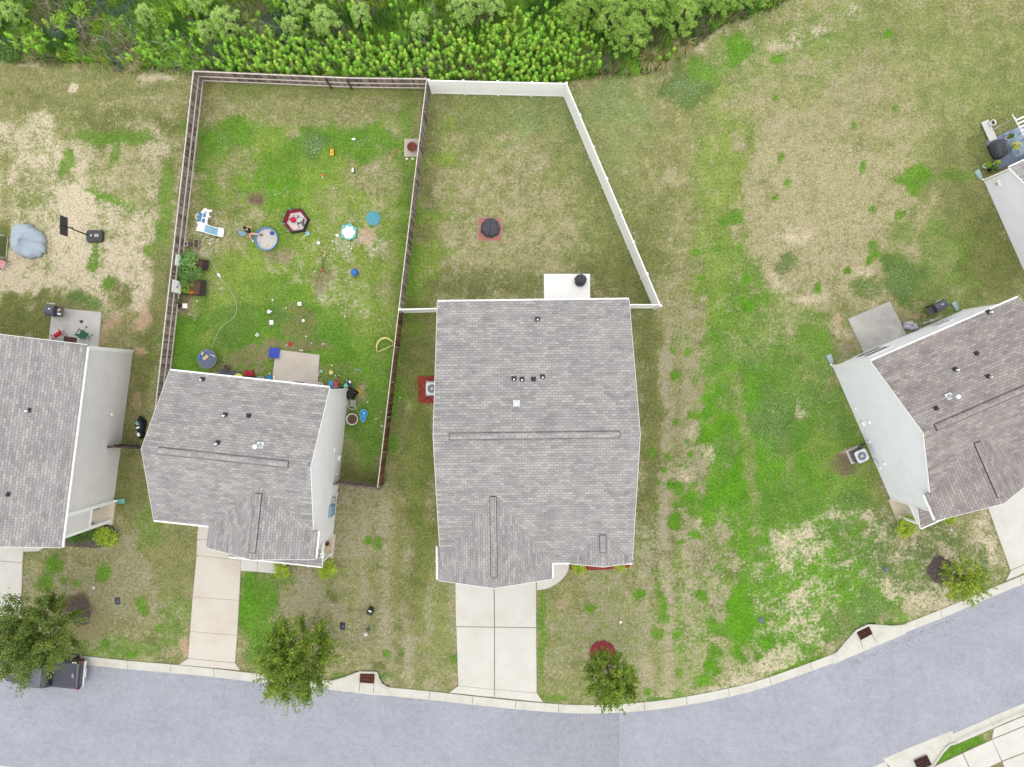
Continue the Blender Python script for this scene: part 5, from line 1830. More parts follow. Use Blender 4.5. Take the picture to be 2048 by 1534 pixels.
# the brush at the top: ground cover as one mass, young pines and tussocks as individuals
bp = [(-60, 60), (0, 112), (60, 116), (110, 122), (200, 124), (260, 136), (380, 139), (392, 150), (858, 165), (1128, 176), (1140, 158), (1190, 152), (1250, 148), (1330, 136), (1365, 108), (1400, 80), (1450, 46), (1545, 14), (1600, -30), (1640, -110), (-60, -110)]
bpw = PX(bp)


def scatter(n, poly, rg):
    a = np.array(poly)
    x, y = rg.uniform(a[:, 0].min(), a[:, 0].max(), n), rg.uniform(a[:, 1].min(), a[:, 1].max(), n)
    k = inpoly(x, y, poly)
    return x[k], y[k]


rg = np.random.default_rng(77)
# 1. thicket of leafy saplings: stems with whorls of leaves
x, y = scatter(8500, bpw, rg)
qx, qy = 1024 + x * FOC / CAM_H, 767 - y * FOC / CAM_H
zone = np.clip((qx - 390) / 120, 0, 1) * np.clip((1215 - qx) / 60, 0, 1)
zone *= np.clip((qy - (75 - 60 * np.clip((qx - 850) / 200, 0, 1))) / 40 + 1.5 * (fbm(x, y, .35, 4, 70)) - .45, 0.03, 1)
zone = np.maximum(zone, .16 * (fbm(x, y, .5, 3, 71) > .5))
k = rg.random(len(x)) < zone
x, y, qx = x[k], y[k], qx[k]
V, COLS = [], []
hgt = rg.uniform(.5, 1.5, len(x)) * np.where(qx > 850, .8, 1)
for i in range(len(x)):
    tone = rg.uniform(.75, 1.25)
    base = (np.array((.22, .44, .05)) if rg.random() < .75 else np.array((.32, .48, .07))) * tone
    ln = rg.normal(scale=.1, size=2) * hgt[i]
    nw = 4
    for w in range(nw):
        f = (w + 1) / nw
        n = 7
        a = rg.uniform(0, 6.283) + np.arange(n) * 6.283 / n
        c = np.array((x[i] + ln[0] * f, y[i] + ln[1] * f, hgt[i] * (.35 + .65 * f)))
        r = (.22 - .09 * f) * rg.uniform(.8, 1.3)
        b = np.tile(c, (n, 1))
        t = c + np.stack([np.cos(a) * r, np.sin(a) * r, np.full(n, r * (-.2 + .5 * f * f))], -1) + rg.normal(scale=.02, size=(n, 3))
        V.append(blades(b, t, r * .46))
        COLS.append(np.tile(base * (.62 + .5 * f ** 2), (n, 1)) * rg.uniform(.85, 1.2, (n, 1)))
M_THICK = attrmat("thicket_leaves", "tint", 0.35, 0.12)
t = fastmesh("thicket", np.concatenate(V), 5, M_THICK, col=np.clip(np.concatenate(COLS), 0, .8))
tag(t, "dense bright green thicket of leafy saplings behind the fences", "thicket", kind='stuff')

# 2. long grass and weeds
bp2 = [(-60, 75)] + [(a, b + (14 if a < 385 else 9 if a > 1140 else 1)) for a, b in bp[1:-2]] + bp[-2:]
x, y = scatter(56000, PX(bp2), rg)
edge = ~inpoly(x, y, bpw)
keep_ = ~edge | (rg.random(len(x)) < .45)
x, y, edge = x[keep_], y[keep_], edge[keep_]
qx, qy = 1024 + x * FOC / CAM_H, 767 - y * FOC / CAM_H
nb = len(x)
tall = (.35 + .75 * fbm(x, y, .45, 3, 80)) * np.where(edge, rg.uniform(.25, .6, nb), 1)
pos = np.stack([x, y, np.zeros(nb)], -1)
nn1 = np.clip((fbm(x, y, .75, 4, 81) - .5) * 2.6 + .5, 0, 1)
cols = np.array((.12, .26, .05)) * (1 - nn1)[:, None] + np.array((.36, .6, .1)) * nn1[:, None]
dry = (fbm(x, y, .55, 3, 82) > .6) & (rg.random(nb) < .7)
cols[dry] = np.array((.34, .31, .2))
lime = (fbm(x, y, .8, 3, 83) > .66)
cols[lime] = np.array((.32, .48, .06))
blue = (fbm(x, y, .7, 3, 86) > .66) & (qx < 620)
cols[blue] = np.array((.2, .3, .19))
cols[edge & (rg.random(nb) < .5)] = np.array((.42, .38, .22))
V, COLS = [], []
for k in range(4):
    a = rg.uniform(0, 6.283, nb)
    sp = rg.uniform(.12, .5, nb) * tall
    tip = pos + np.stack([np.cos(a) * sp, np.sin(a) * sp, tall * rg.uniform(.4, 1.1, nb)], -1)
    V.append(blades(pos + rg.normal(scale=.04, size=(nb, 3)) * np.array((1, 1, 0)), tip, rg.uniform(.025, .06, nb)))
    COLS.append(cols * rg.uniform(.65, 1.35, (nb, 1)))
u = fastmesh("undergrowth", np.concatenate(V), 5, M_THICK, col=np.clip(np.concatenate(COLS), 0, .8))
tag(u, "tangle of long grass, weeds and dry stems beyond the fences", "undergrowth", kind='stuff')

# 3. grey bramble canes
x, y = scatter(2600, bpw, rg)
k = (fbm(x, y, .35, 3, 90) > .5) & (1024 + x * FOC / CAM_H < 900)
x, y = x[k], y[k]
nb = len(x)
V = []
for k in range(3):
    a = rg.uniform(0, 6.283, nb)
    L = rg.uniform(.4, 1.1, nb)
    b = np.stack([x, y, rg.uniform(.2, .8, nb)], -1) + rg.normal(scale=.1, size=(nb, 3))
    V.append(blades(b, b + np.stack([np.cos(a) * L, np.sin(a) * L, rg.uniform(-.1, .35, nb)], -1), np.full(nb, .018)))
tag(fastmesh("brambles", np.concatenate(V), 5, mat("bramble_canes", (.3, .27, .24), .9, .2, 3, isl=.5)), "grey dry bramble canes through the left part of the brush", "brambles", kind='stuff')


def pine_mesh(seed, h, r, m):
    "trunk and crown meshes of a young pine seen as candle tufts on whorled limbs"
    rg = np.random.default_rng(seed)
    tr = MB()
    tr.tube([(0, 0, 0), (.02, .01, h * .5), (0, 0, h)], .06, 7, [.075, .05, .015])
    B, T = [], []
    nwh = max(4, int(h * 2.0))
    for w in range(nwh + 1):
        z = h * (.22 + .78 * w / nwh)
        R_ = r * (1.02 - .8 * (w / nwh) ** 1.3)
        nb = 6 if w < nwh else 1
        for b in range(nb):
            a = w * .7 + b * 6.283 / nb + rg.uniform(-.25, .25)
            L = R_ * rg.uniform(.75, 1.1)
            e = np.array((L * math.cos(a), L * math.sin(a), z + L * .35))
            s = np.array((0, 0, z))
            if w < nwh:
                tr.tube([tuple(s), tuple((s + e) / 2 - np.array((0, 0, .03 * L))), tuple(e)], .015, 4, [.022, .015, .006])
            tufts = [1.0, .66] if L > .45 else [1.0]
            for f in tufts:
                nside = 1 if f == 1.0 else 2
                for sd in range(nside):
                    off = rg.normal(scale=.12 * r, size=3) if f < 1 else np.zeros(3)
                    off[2] = abs(off[2]) * .6
                    c = s + (e - s) * f + off
                    n = 34
                    d = rg.normal(size=(n, 3))
                    d /= np.linalg.norm(d, axis=1)[:, None]
                    d[:, 2] = np.abs(d[:, 2]) * .8 + .12
                    q = rg.uniform(.17, .29, n) * (.75 + .25 * min(r, 1.3))
                    B.append(np.tile(c, (n, 1)))
                    T.append(c + d * q[:, None])
    B, T = np.concatenate(B), np.concatenate(T)
    return tr, blades(B, T, RNG.uniform(.035, .06, len(B)))


PROT = []
for sd, h, r, m in ((1, 3.4, 1.35, M_NEEDLE), (2, 2.7, 1.1, M_NEEDLE), (3, 2.2, .8, M_NEEDLE2), (4, 1.6, .55, M_NEEDLE2)):
    PROT.append((sd, h, r, m))
pines = [  # ground px of the trunk, prototype, scale, label
    (1252, 96, 0, 1.0, "big young pine at the front edge of the brush, above the tan tussocks"),
    (1218, 62, 0, 1.05, "tall dense pine left in the pine clump at the top"),
    (1278, 52, 0, 1.1, "tall pine in the middle of the pine clump, touching its neighbours"),
    (1352, 60, 1, 1.1, "pine at the right of the clump where the sand path begins"),
    (1310, 20, 0, 1.0, "pine at the top edge behind the clump"),
    (1240, 12, 0, 1.0, "pine half cut by the top edge over the clump"),
    (1375, 24, 1, 1.0, "pine near the top edge, next to the sandy margin"),
    (1432, 22, 1, .95, "low spreading pine at the right end of the brush"),
    (1480, 10, 1, .85, "last small pine on the right, beside the open lawn"),
    (1515, 8, 3, 1.0, "smallest pine seedling at the right tip of the brush"),
    (1180, 30, 1, 1.1, "pine joining the leafy thicket to the pine clump"),
    (1148, 42, 1, .9, "round pine rising from the right end of the thicket"),
    (1152, 10, 1, 1.0, "pine by the top edge over the thicket's right end"),
    (935, 34, 2, 1.4, "pale feathery pine standing alone above the white fence"),
    (990, 28, 2, 1.0, "pale pine seedling right of the feathery one"),
    (842, 62, 2, .9, "pale pine seedling inside the thicket"),
    (728, 44, 2, .9, "pale green pine among the weeds above the gate"),
    (660, 62, 2, 1.2, "yellowish pine above the left part of the thicket"),
    (608, 30, 2, 1.0, "pine near the top edge, left of the thicket"),
    (590, 66, 3, 1.1, "little pine left of the yellowish pine"),
    (470, 66, 2, 1.25, "full pale pine over the left fence corner"),
    (428, 76, 3, 1.1, "little pine just left of the full pale pine"),
    (410, 22, 2, .9, "light green pine at the top edge, left side"),
    (310, 48, 3, 1.2, "bushy seedling among the grey brambles"),
    (50, 42, 3, 1.2, "pine seedling near the upper left corner"),
    (5, 40, 1, .8, "dark pine cut by the left edge of the picture"),
]
made = {}
for px, py, t, sc, lab in pines:
    if t not in made:
        sd, h, r, m = PROT[t]
        o = thing("young_pine", lab, "pine tree", P(px, py), 0, "young pines in the brush")
        tr, nd = pine_mesh(sd, h, r, m)
        tr.build("trunk", M_BARK, o, True)
        fastmesh("crown", nd, 5, m, o)
        o.scale = (sc, sc, sc)
        made[t] = o
    else:
        dup(made[t], P(px, py), random.uniform(0, 6.28), lab, sc)


def tussock_mesh(seed, r, h, n):
    rg = np.random.default_rng(seed)
    a = rg.uniform(0, 6.283, n)
    L = r * rg.uniform(.5, 1.1, n)
    b = np.stack([np.cos(a) * .08 * rg.random(n), np.sin(a) * .08 * rg.random(n), np.zeros(n)], -1)
    m1 = b + np.stack([np.cos(a) * L * .45, np.sin(a) * L * .45, h * rg.uniform(.6, 1.1, n)], -1)
    e = b + np.stack([np.cos(a) * L, np.sin(a) * L, h * rg.uniform(.2, .8, n)], -1)
    w = rg.uniform(.018, .034, n)
    return np.concatenate([blades(b, m1, w), blades(m1, e, w * .8)])


first = None
for px, py, sc, lab in [(64, 106, 1.1, "dry tan tussock at the brush edge, far left"), (272, 126, 1.2, "dry tan tussock in front of the brambles left of the fence corner"), (200, 112, .8, "thin dry tussock between the two bigger left ones"),
                        (1296, 124, 1.2, "dry tan tussock below the pine clump, leftmost of three"), (1328, 124, 1.15, "dry tan tussock below the pine clump, middle of three"), (1362, 92, 1.3, "dry tan tussock by the sandy margin, rightmost of three"),
                        (1245, 138, .8, "low greenish-tan tussock left of the bigger tan ones"), (1158, 132, .9, "spiky tussock at the right end of the thicket")]:
    if first is None:
        first = tag(fastmesh("grass_tussock", tussock_mesh(5, .75, .55, 260), 5, M_TAN), lab, "tussock", "dry grass tussocks at the brush edge")
        put(first, P(px, py))
        first.scale = (sc,) * 3
    else:
        dup(first, P(px, py), random.uniform(0, 6.28), lab, sc)
b = shrub(330, 45, .8, 1.1, M_LEAF_B, "lime green bush among the grey brambles at the top left", 21, 1100, ls=.1)
shrub(295, 40, .6, .9, M_LEAF_Y, "yellowish bush left of the lime green one", 22, 800, ls=.09)
shrub(75, 76, .8, .8, M_LEAF_B, "light green broadleaf bush above the far left tussock", 23, 900, ls=.13)
shrub(362, 118, .6, .6, M_LEAF_B, "green bush outside the left corner of the wooden fence", 24, 800, ls=.1)
shrub(1190, 136, .6, .7, M_LEAF_B, "light green bush at the right end of the white back fence", 25, 800, ls=.1)
shrub(1268, 143, .4, .5, M_LEAF_B, "small green bush between the tan tussocks", 26, 500, ls=.09)
shrub(1338, 108, .4, .5, M_LEAF_G, "small dark bush between the tussocks and the sand", 27, 500, ls=.09)

wb = []
rb = random.Random(9)
proto = None
for k in range(58):
    x_ = rb.uniform(5, 620) if k < 46 else rb.uniform(1130, 1500)
    y_ = rb.uniform(4, 118) if k < 46 else rb.uniform(2, 70)
    if k >= 46 and y_ > 60 - (x_ - 1130) * .12:
        y_ *= .4
    if k % 3 == 0 or proto is None:
        if proto is None or k < 9:
            proto = shrub(x_, y_, .5, .8, (M_LEAF_B, M_LEAF_G, M_LEAF_B)[k // 3 % 3], "loose green weedy bush growing in the tangle of the brush", 60 + k, 420, "weedy_bush", (.13, .1, .16)[k // 3 % 3], group="weedy bushes in the brush")
            wb.append(proto)
            continue
    src = wb[k % len(wb)]
    dup(src, P(x_, y_), rb.uniform(0, 6), src['label'], rb.uniform(.6, 1.4))

# ------------------------------------------------------------------ objects
GL = Vector


def PG(px, py, zv):
    "ground point under something seen at pixel (px, py) at height zv"
    v = P(px, py, zv)
    return Vector((v.x, v.y, 0))


def cm(name, r, g, b, k=1.0, rough=0.5, var=0.08, scale=5, **kw):
    return mat(name, C(r, g, b, k), rough, var, scale, **kw)


M_WHITEP = mat("white_plastic", (0.8, 0.8, 0.79), 0.45, 0.04, 6)
M_BLUEP = cm("blue_plastic", 62, 120, 200)
M_BLUED = cm("deep_blue_plastic", 50, 80, 190)
M_BLUEL = cm("light_blue_plastic", 150, 200, 225)
M_SKY = cm("sky_blue_plastic", 75, 170, 225)
M_YEL = cm("yellow_plastic", 232, 205, 50)
M_PYEL = cm("pale_yellow_plastic", 238, 232, 150)
M_REDP = cm("red_plastic", 205, 40, 60)
M_ORA = cm("orange_plastic", 225, 120, 50)
M_TURQ = cm("turquoise_plastic", 125, 205, 195)
M_MINT = cm("mint_plastic", 130, 205, 180)
M_GREENC = cm("green_canvas", 50, 110, 75, rough=.8)
M_REDC = cm("red_canvas", 205, 28, 62, rough=.8)
M_PINK = cm("pink_plastic", 235, 170, 180)
M_GREYP = cm("grey_plastic", 150, 155, 158)
M_SOILP = cm("potting_soil", 105, 82, 66, rough=.95, var=.3)
M_BLKM = mat("black_metal", (0.03, 0.03, 0.034), 0.35, 0.2, 6, spec=.5)
M_NAVY = mat("dark_glossy_lid", (0.055, 0.058, 0.085), 0.35, 0.2, 3, spec=.5)
M_COVER = mat("charcoal_cover", (0.05, 0.052, 0.062), 0.75, 0.25, 5, bump=.3)
M_TERRA = cm("terracotta", 170, 110, 85, rough=.9)
M_WOODL = cm("light_wood", 222, 200, 160, rough=.8)
M_CHAR = cm("charred_wood", 62, 52, 48, rough=.9, var=.3, scale=8)
M_DKBLUE = cm("navy_plastic", 62, 70, 98)
M_MESHG = cm("grey_mesh", 150, 158, 150, rough=.8)

# --- pickup truck
tk = thing("pickup_truck", "dark pickup with a ribbed grey bed cover parked under the street tree", "pickup", P(99, 1333, 0) + GL((0, 0, RZ)), R(174.6))
M_PAINT = mat("black_car_paint", (0.022, 0.023, 0.03), 0.22, 0.15, 2, spec=.7)
M_TONN = cm("bed_cover_grey", 84, 86, 98, rough=.55, var=.06)
M_ROOF_SKY = mat("roof_sky_reflection", (0.05, 0.062, 0.09), 0.25, 0.1, 1.2, spec=.6)  # grey-blue of the reflected sky painted into the dark roof colour
M_CHROME = mat("bumper_metal", (0.62, 0.63, 0.64), 0.3, 0.1, 5, metal=.8)


def rrect(x, hw, z0, z1, r=.12):
    return [(x, -hw + r, z0), (x, hw - r, z0), (x, hw, z0 + r), (x, hw, z1 - r), (x, hw - r, z1), (x, -hw + r, z1), (x, -hw, z1 - r), (x, -hw, z0 + r)]


mb = MB().loft([rrect(-2.68, .93, .5, 1.1), rrect(-2.62, .97, .42, 1.14), rrect(-.8, .98, .38, 1.14), rrect(.9, .98, .38, 1.14), rrect(1.6, .96, .38, 1.12), rrect(2.35, .92, .4, 1.05), rrect(2.66, .8, .48, .95, .15)])
mb.build("body", M_PAINT, tk, True, .04)
cab = MB()
ring = lambda x0, x1, hw, z: [(x0, -hw + .1, z), (x0 + .08, -hw, z), (x1 - .15, -hw, z), (x1, -hw + .15, z), (x1, hw - .15, z), (x1 - .15, hw, z), (x0 + .08, hw, z), (x0, hw - .1, z)]
cab.loft([ring(-.95, 1.35, .92, 1.1), ring(-.8, .95, .84, 1.5), ring(-.66, .6, .75, 1.8)])
cab.build("cab_glass", mat("tinted_glass", (0.015, 0.018, 0.022), .08, .1, 1, spec=.7), tk, True)
MB().loft([ring(-.6, .52, .72, 1.79), ring(-.56, .46, .7, 1.84), ring(-.45, .36, .6, 1.86)]).build("cab_roof", M_ROOF_SKY, tk, True)
mb = MB().box(-2.5, -.98, -.84, .84, 1.12, 1.17)
for k in range(14):
    y = -.8 + k * .1185
    mb.box(-2.49, -.99, y, y + .06, 1.17, 1.19)
bc_ = mb.build("bed_cover", M_TONN, tk)
dl = MB()
for s_, e_ in (((-2.38, .02), (-2.28, -.03)), ((-2.34, -.1), (-2.27, -.02)), ((-2.4, .1), (-2.36, .16)), ((-2.32, .08), (-2.3, .1)), ((-2.3, -.16), (-2.26, -.13)), ((-2.3, -.03), (-2.26, .03))):
    dl.tube([(s_[0], s_[1], 1.193), (e_[0], e_[1], 1.193)], .014, 4)
dl.build("decal", M_TRIM, bc_)
MB().obox((-2.33, -.9, 1.15), (.3, .06, .012)).build("bed_label", M_TRIM, tk)
MB().box(-2.84, -2.69, -.9, .9, .5, .72).box(-2.86, -2.7, -.3, .3, .46, .6).build("rear_bumper", M_CHROME, tk, bevel=.03)
MB().box(2.62, 2.76, -.84, .84, .42, .66).build("front_bumper", M_CHROME, tk, bevel=.03)
for s_ in (-1, 1):
    MB().box(-2.71, -2.58, s_ * .93 - .06, s_ * .93 + .06, .78, 1.08).build("tail_light", mat("tail_lens", (.18, .012, .015), .2), tk, bevel=.02)
    MB().box(2.5, 2.67, s_ * .74 - .1, s_ * .74 + .1, .72, .9).build("headlight", mat("headlight_lens", (.6, .62, .64), .15), tk, bevel=.02)
    MB().ball((.92, s_ * 1.08, 1.2), (.07, .12, .09), 12, 8).build("mirror", M_PAINT, tk, True)
    for x in (-1.75, 1.75):
        w = MB().cyl((x, s_ * .72, .38), (x, s_ * .99, .38), .38, n=24).build("wheel", mat("tyre_rubber", (.02, .02, .02), .9), tk)
        MB().cyl((x, s_ * .985, .38), (x, s_ * 1.0, .38), .22, n=16).build("rim", M_CHROME, w)

# --- air conditioners
def ac_unit(px, py, rz, label, z=0.9, pad=True):
    o = thing("air_conditioner", label, "air conditioner", P(px, py), rz, "air conditioner condensers beside the houses")
    if pad:
        MB().box(-.52, .52, -.52, .52, -.1, .1).build("base_pad", M_PATIO_A, o, bevel=.015)
    cb = MB().box(-.38, .38, -.38, .38, .1, z)
    for k in range(18):
        cb.box(-.392, .392, -.392, .392, .14 + k * (z - .22) / 18, .155 + k * (z - .22) / 18)
    cb.build("cabinet", cm("louvre_grey", 128, 122, 120), o)
    top = MB()
    n = 32
    sq = []
    for k in range(n):
        a = 2 * math.pi * k / n
        c, s_ = math.cos(a), math.sin(a)
        f = .42 / max(abs(c), abs(s_))
        f = min(f, .53)
        sq.append((f * c, f * s_))
    inn = [(.30 * math.cos(2 * math.pi * k / n), .30 * math.sin(2 * math.pi * k / n)) for k in range(n)]
    vs = [(x, y, z) for x, y in sq] + [(x, y, z + .05) for x, y in sq] + [(x, y, z + .055) for x, y in inn] + [(x, y, z - .05) for x, y in inn]
    fs = []
    for a_, b_ in ((0, 1), (1, 2), (2, 3)):
        for k in range(n):
            fs.append((a_ * n + k, a_ * n + (k + 1) % n, b_ * n + (k + 1) % n, b_ * n + k))
    top.add(vs, fs)
    top.build("top_cover", cm("condenser_white", 224, 230, 240), o)
    MB().cyl((0, 0, z - .1), (0, 0, z - .09), .3, n=32).build("fan_well", cm("fan_well", 74, 84, 94), o)
    fan = MB()
    for k in range(3):
        a = k * 2.094 + .5
        pts = [(.07, -.05), (.28, -.1), (.29, .1), (.08, .06)]
        fan.add([(x * math.cos(a) - y * math.sin(a), x * math.sin(a) + y * math.cos(a), z - .06 + (.03 if y > 0 else 0)) for x, y in pts], [(0, 1, 2, 3)])
    fan.build("fan", cm("fan_blade", 186, 186, 200), o)
    gr = MB()
    for k in range(12):
        a = k * .5236
        gr.tube([(.07 * math.cos(a), .07 * math.sin(a), z + .07), (.31 * math.cos(a), .31 * math.sin(a), z + .05)], .006, 4)
    gr.ring((0, 0, z + .06), .2, .005, 28, 4)
    gr.ring((0, 0, z + .07), .12, .005, 20, 4)
    gr.cyl((0, 0, z + .06), (0, 0, z + .085), .08, n=16)
    gr.build("grille", cm("grille_pale", 214, 222, 232), o)
    return o


a1 = ac_unit(867, 777, 0, "white air conditioner in the red mulch left of the middle house")
a2 = ac_unit(1710, 909, R(24), "white air conditioner on a pad against the pale green-grey wall")
mb = MB()
mb.tube([(.2, .42, .6), (.35, .55, .6), (.55, .55, .5), (.75, .5, .45)], .05, 8)
mb.tube([(.25, .42, .3), (.45, .6, .3), (.78, .55, .4)], .035, 8)
mb.build("hose_line", M_BLKM, a2, True)
MB().tube([(.4, -.3, .5), (.62, -.5, .55), (.8, -.62, .9), (.82, -.95, 1.0)], .018, 6).build("power_cable", M_BLKM, a2, True)

# --- grills
def cart_grill(px, py, rz, label, shelf=1, lidw=.72):
    o = thing("grill", label, "grill", P(px, py), rz, "barbecue grills behind the houses")
    n = 9
    lid = MB()
    prof = [(-.3 * math.cos(math.pi * k / (n - 1)), .92 + .26 * math.sin(math.pi * k / (n - 1)) ** .7) for k in range(n)]
    prof = [(-.3, .8)] + prof + [(.3, .8)]
    lid.loft([[(x, y, z) for y, z in prof] for x in (-lidw / 2, lidw / 2)])
    l_ = lid.build("lid", M_NAVY, o, bevel=.02)
    MB().tube([(-.25, .34, .95), (-.25, .38, .97), (.25, .38, .97), (.25, .34, .95)], .015, 6).build("handle", M_STEEL, l_)
    MB().obox((.05, .08, 1.178), (.1, .06, .012)).build("badge", M_TRIM, l_)
    MB().box(-lidw / 2, lidw / 2, -.28, .28, .62, .8).build("firebox", M_BLKM, o)
    sx = shelf * (lidw / 2)
    a_, b_ = sorted((sx + shelf * .02, sx + shelf * .48))
    MB().box(a_, b_, -.25, .25, .78, .82).box(a_, b_, -.27, -.24, .76, .85).box(a_, b_, .24, .27, .76, .85).build("side_shelf", cm("shelf_dark", 92, 88, 90), o)
    for x in (-.32, .32):
        for y in (-.22, .22):
            MB().cyl((x, y, .08), (x, y, .64), .022, n=8).build("leg", M_BLKM, o)
    MB().box(-.34, .34, -.24, .24, .16, .2).build("bottom_shelf", M_BLKM, o)
    for y in (-.26, .26):
        MB().cyl((-.34, y - .025, .1), (-.34, y + .025, .1), .1, n=16).build("wheel", M_BLKM, o)
    return o, sx


g1, sx = cart_grill(119, 624, R(-6), "black grill with an open side shelf on the corner of the stained patio", 1, .62)
g1.scale = (1, 1.3, 1)
MB().obox((sx + .2, .08, .84), (.22, .12, .03), .4).build("tray", cm("tray_pale", 220, 190, 170), g1)
MB().obox((sx + .22, -.12, .83), (.24, .08, .015), -.1).build("tongs", M_TRIM, g1)
g2, sx = cart_grill(1864, 615, R(29), "black grill on the grass near the back wall of the right-hand house", -1, .85)


def covered(px, py, r, h, label, name, seed, cat="covered grill", m=None, sx=1.0, sy=1.0, rz=0.0, bulge=.05, square=0.0):
    rd = random.Random(seed)
    ph = [rd.uniform(0, 6.28) for _ in range(4)]
    o = thing(name, label, cat, P(px, py), rz)
    wob = lambda a, i, z: 1 + (bulge * math.sin(9 * a + ph[0]) + bulge * .7 * math.sin(5 * a + ph[1]) + bulge * .5 * math.sin(14 * a + ph[2])) * max(0, 1 - z / h) ** .6 + .02 * math.sin(3 * a + ph[3]) + square * (1 / max(abs(math.cos(a)), abs(math.sin(a))) - 1)
    MB().lathe([(r, .0), (r * 1.0, h * .3), (r * .98, h * .62), (r * .9, h * .82), (r * .72, h * .94), (r * .4, h * .99), (r * .05, h)], 48, (0, 0, 0), wob, sx, sy).build("cover", m or M_COVER, o, True)
    sm_ = MB()
    sm_.tube([(math.cos(ph[0]) * r * q * sx, math.sin(ph[0]) * r * q * sy, h * z + .005) for q, z in ((-.86, .83), (-.72, .945), (-.4, .995), (0, 1.0), (.4, .995), (.72, .945), (.86, .83))], .008, 5)
    sm_.build("seam", mat("cover_seam", (.02, .02, .025), .8), o, True)
    hm = MB().loop([(r * 1.02 * sx * math.cos(2 * math.pi * k / 40), r * 1.02 * sy * math.sin(2 * math.pi * k / 40), .02) for k in range(40)], .012, 5)
    hm.build("hem", mat("cover_seam", (.02, .02, .025), .8), o, True)
    return o


covered(981, 457, .66, .5, "round charcoal cover over the fire pit on the red pavers", "covered_fire_pit", 3, "covered fire pit")
covered(1160, 562, .4, 1.0, "charcoal covered grill on the white patio", "covered_grill", 4, m=M_COVER)
covered(1990, 302, .42, .8, "black covered furniture on the blue patio at the right edge", "covered_furniture", 5, "covered furniture", sx=1.0, sy=1.5, rz=R(24), bulge=.015, square=.6)

# --- tarp heap
o = thing("tarp_covered_heap", "pale blue-grey tarp draped over a heap in the sandy yard", "tarp", P(56, 486), 0)
out = [(26, 448), (40, 444), (58, 446), (68, 452), (84, 461), (91, 468), (94, 482), (93, 496), (92, 505), (84, 512), (74, 516), (67, 519), (60, 518), (48, 517), (34, 513), (24, 504), (20, 496), (20, 478), (22, 460)]
ow = [(P(a + (10 if a < 60 else 3), b + 2) - P(56, 486)) for a, b in out]
rings = []
L_ = len(ow)
sub = 6
dense = []
for i in range(L_):
    for k in range(sub):
        dense.append(ow[i].lerp(ow[(i + 1) % L_], k / sub))
apx = GL((-.1, .05, 0))
rd = random.Random(4)
for f, z in ((1.0, 0.0), (.98, .25), (.94, .5), (.84, .68), (.66, .76), (.42, .8), (.2, .82), (.01, .83)):
    rg_ = []
    for i, p in enumerate(dense):
        a = math.atan2(p.y, p.x)
        right = max(0, math.cos(a + .5))
        fold = right * (.035 * math.sin(13 * a) + .02 * math.sin(23 * a + 1)) * (1 if f > .6 else f)
        zz_ = z * (1 - .36 * right * (1 if .15 < f < .97 else .6)) - right * .07 * math.sin(5 * a + 5 * f) * (1 if .2 < f < .95 else 0)
        q = apx + (p - apx) * (f * .94 + fold * f)
        rg_.append((q.x, q.y, max(0.0, zz_ + .5 * fold * (f < .99))))
    rings.append(rg_)
MB().loft(rings).build("tarp", cm("tarp_blue_grey", 176, 190, 202, rough=.6, var=.07, scale=1.5), o, True)

# --- basketball hoop
o = thing("basketball_hoop", "portable black basketball hoop standing on the bare sand", "basketball hoop", P(192, 473), 0)
bmm = MB()
bmm.loft([[(x * e, y * e, z) for x, y in ((-.58, -.3), (-.5, -.42), (.5, -.42), (.58, -.3), (.58, .3), (.5, .42), (-.5, .42), (-.58, .3))] for e, z in ((1.0, 0), (1.02, .12), (.92, .24))])
bs = bmm.build("base", M_BLKM, o, bevel=.02)
MB().obox((.18, .02, .245), (.3, .2, .012)).build("sticker", cm("sticker_pale", 190, 180, 170), bs)
MB().cyl((-.2, .02, .24), (-.2, .02, .275), .07, n=12).build("filler_cap", M_STEEL, bs)
MB().tube([(-.5, .08, .2), (-.42, .06, 1.0), (-.2, 0, 2.2), (.12, -.02, 2.75)], .05, 8).build("pole", M_BLKM, o, True)
MB().tube([(-.1, -.01, 2.4), (-.04, -.02, 3.1)], .03, 6).build("arm", M_BLKM, o)
MB().tube([(.1, -.02, 2.75), (-.04, -.02, 3.45)], .03, 6).build("arm", M_BLKM, o)
bb = MB().box(-.1, -.05, -.66, .6, 2.95, 3.72).build("backboard", mat("backboard_black", (.035, .035, .04), .35, .2, 3), o, bevel=.02)
fr = MB()
fr.loop([(-.11, -.21, 3.05), (-.11, .15, 3.05), (-.11, .15, 3.35), (-.11, -.21, 3.35)], .012, 4)
fr.build("target_square", cm("line_dark_red", 120, 60, 60), bb)
MB().ring((-.36, -.03, 3.05), .23, .012, 24, 6).build("rim", cm("rim_orange", 110, 50, 30), o)
nt_ = MB()
for k in range(12):
    a = k * .5236
    for da in (.26, -.26):
        nt_.tube([(-.36 + .23 * math.cos(a), -.03 + .23 * math.sin(a), 3.04), (-.36 + .16 * math.cos(a + da), -.03 + .16 * math.sin(a + da), 2.8), (-.36 + .13 * math.cos(a), -.03 + .13 * math.sin(a), 2.6)], .004, 3)
nt_.build("net", cm("net_dark", 60, 60, 62), o)

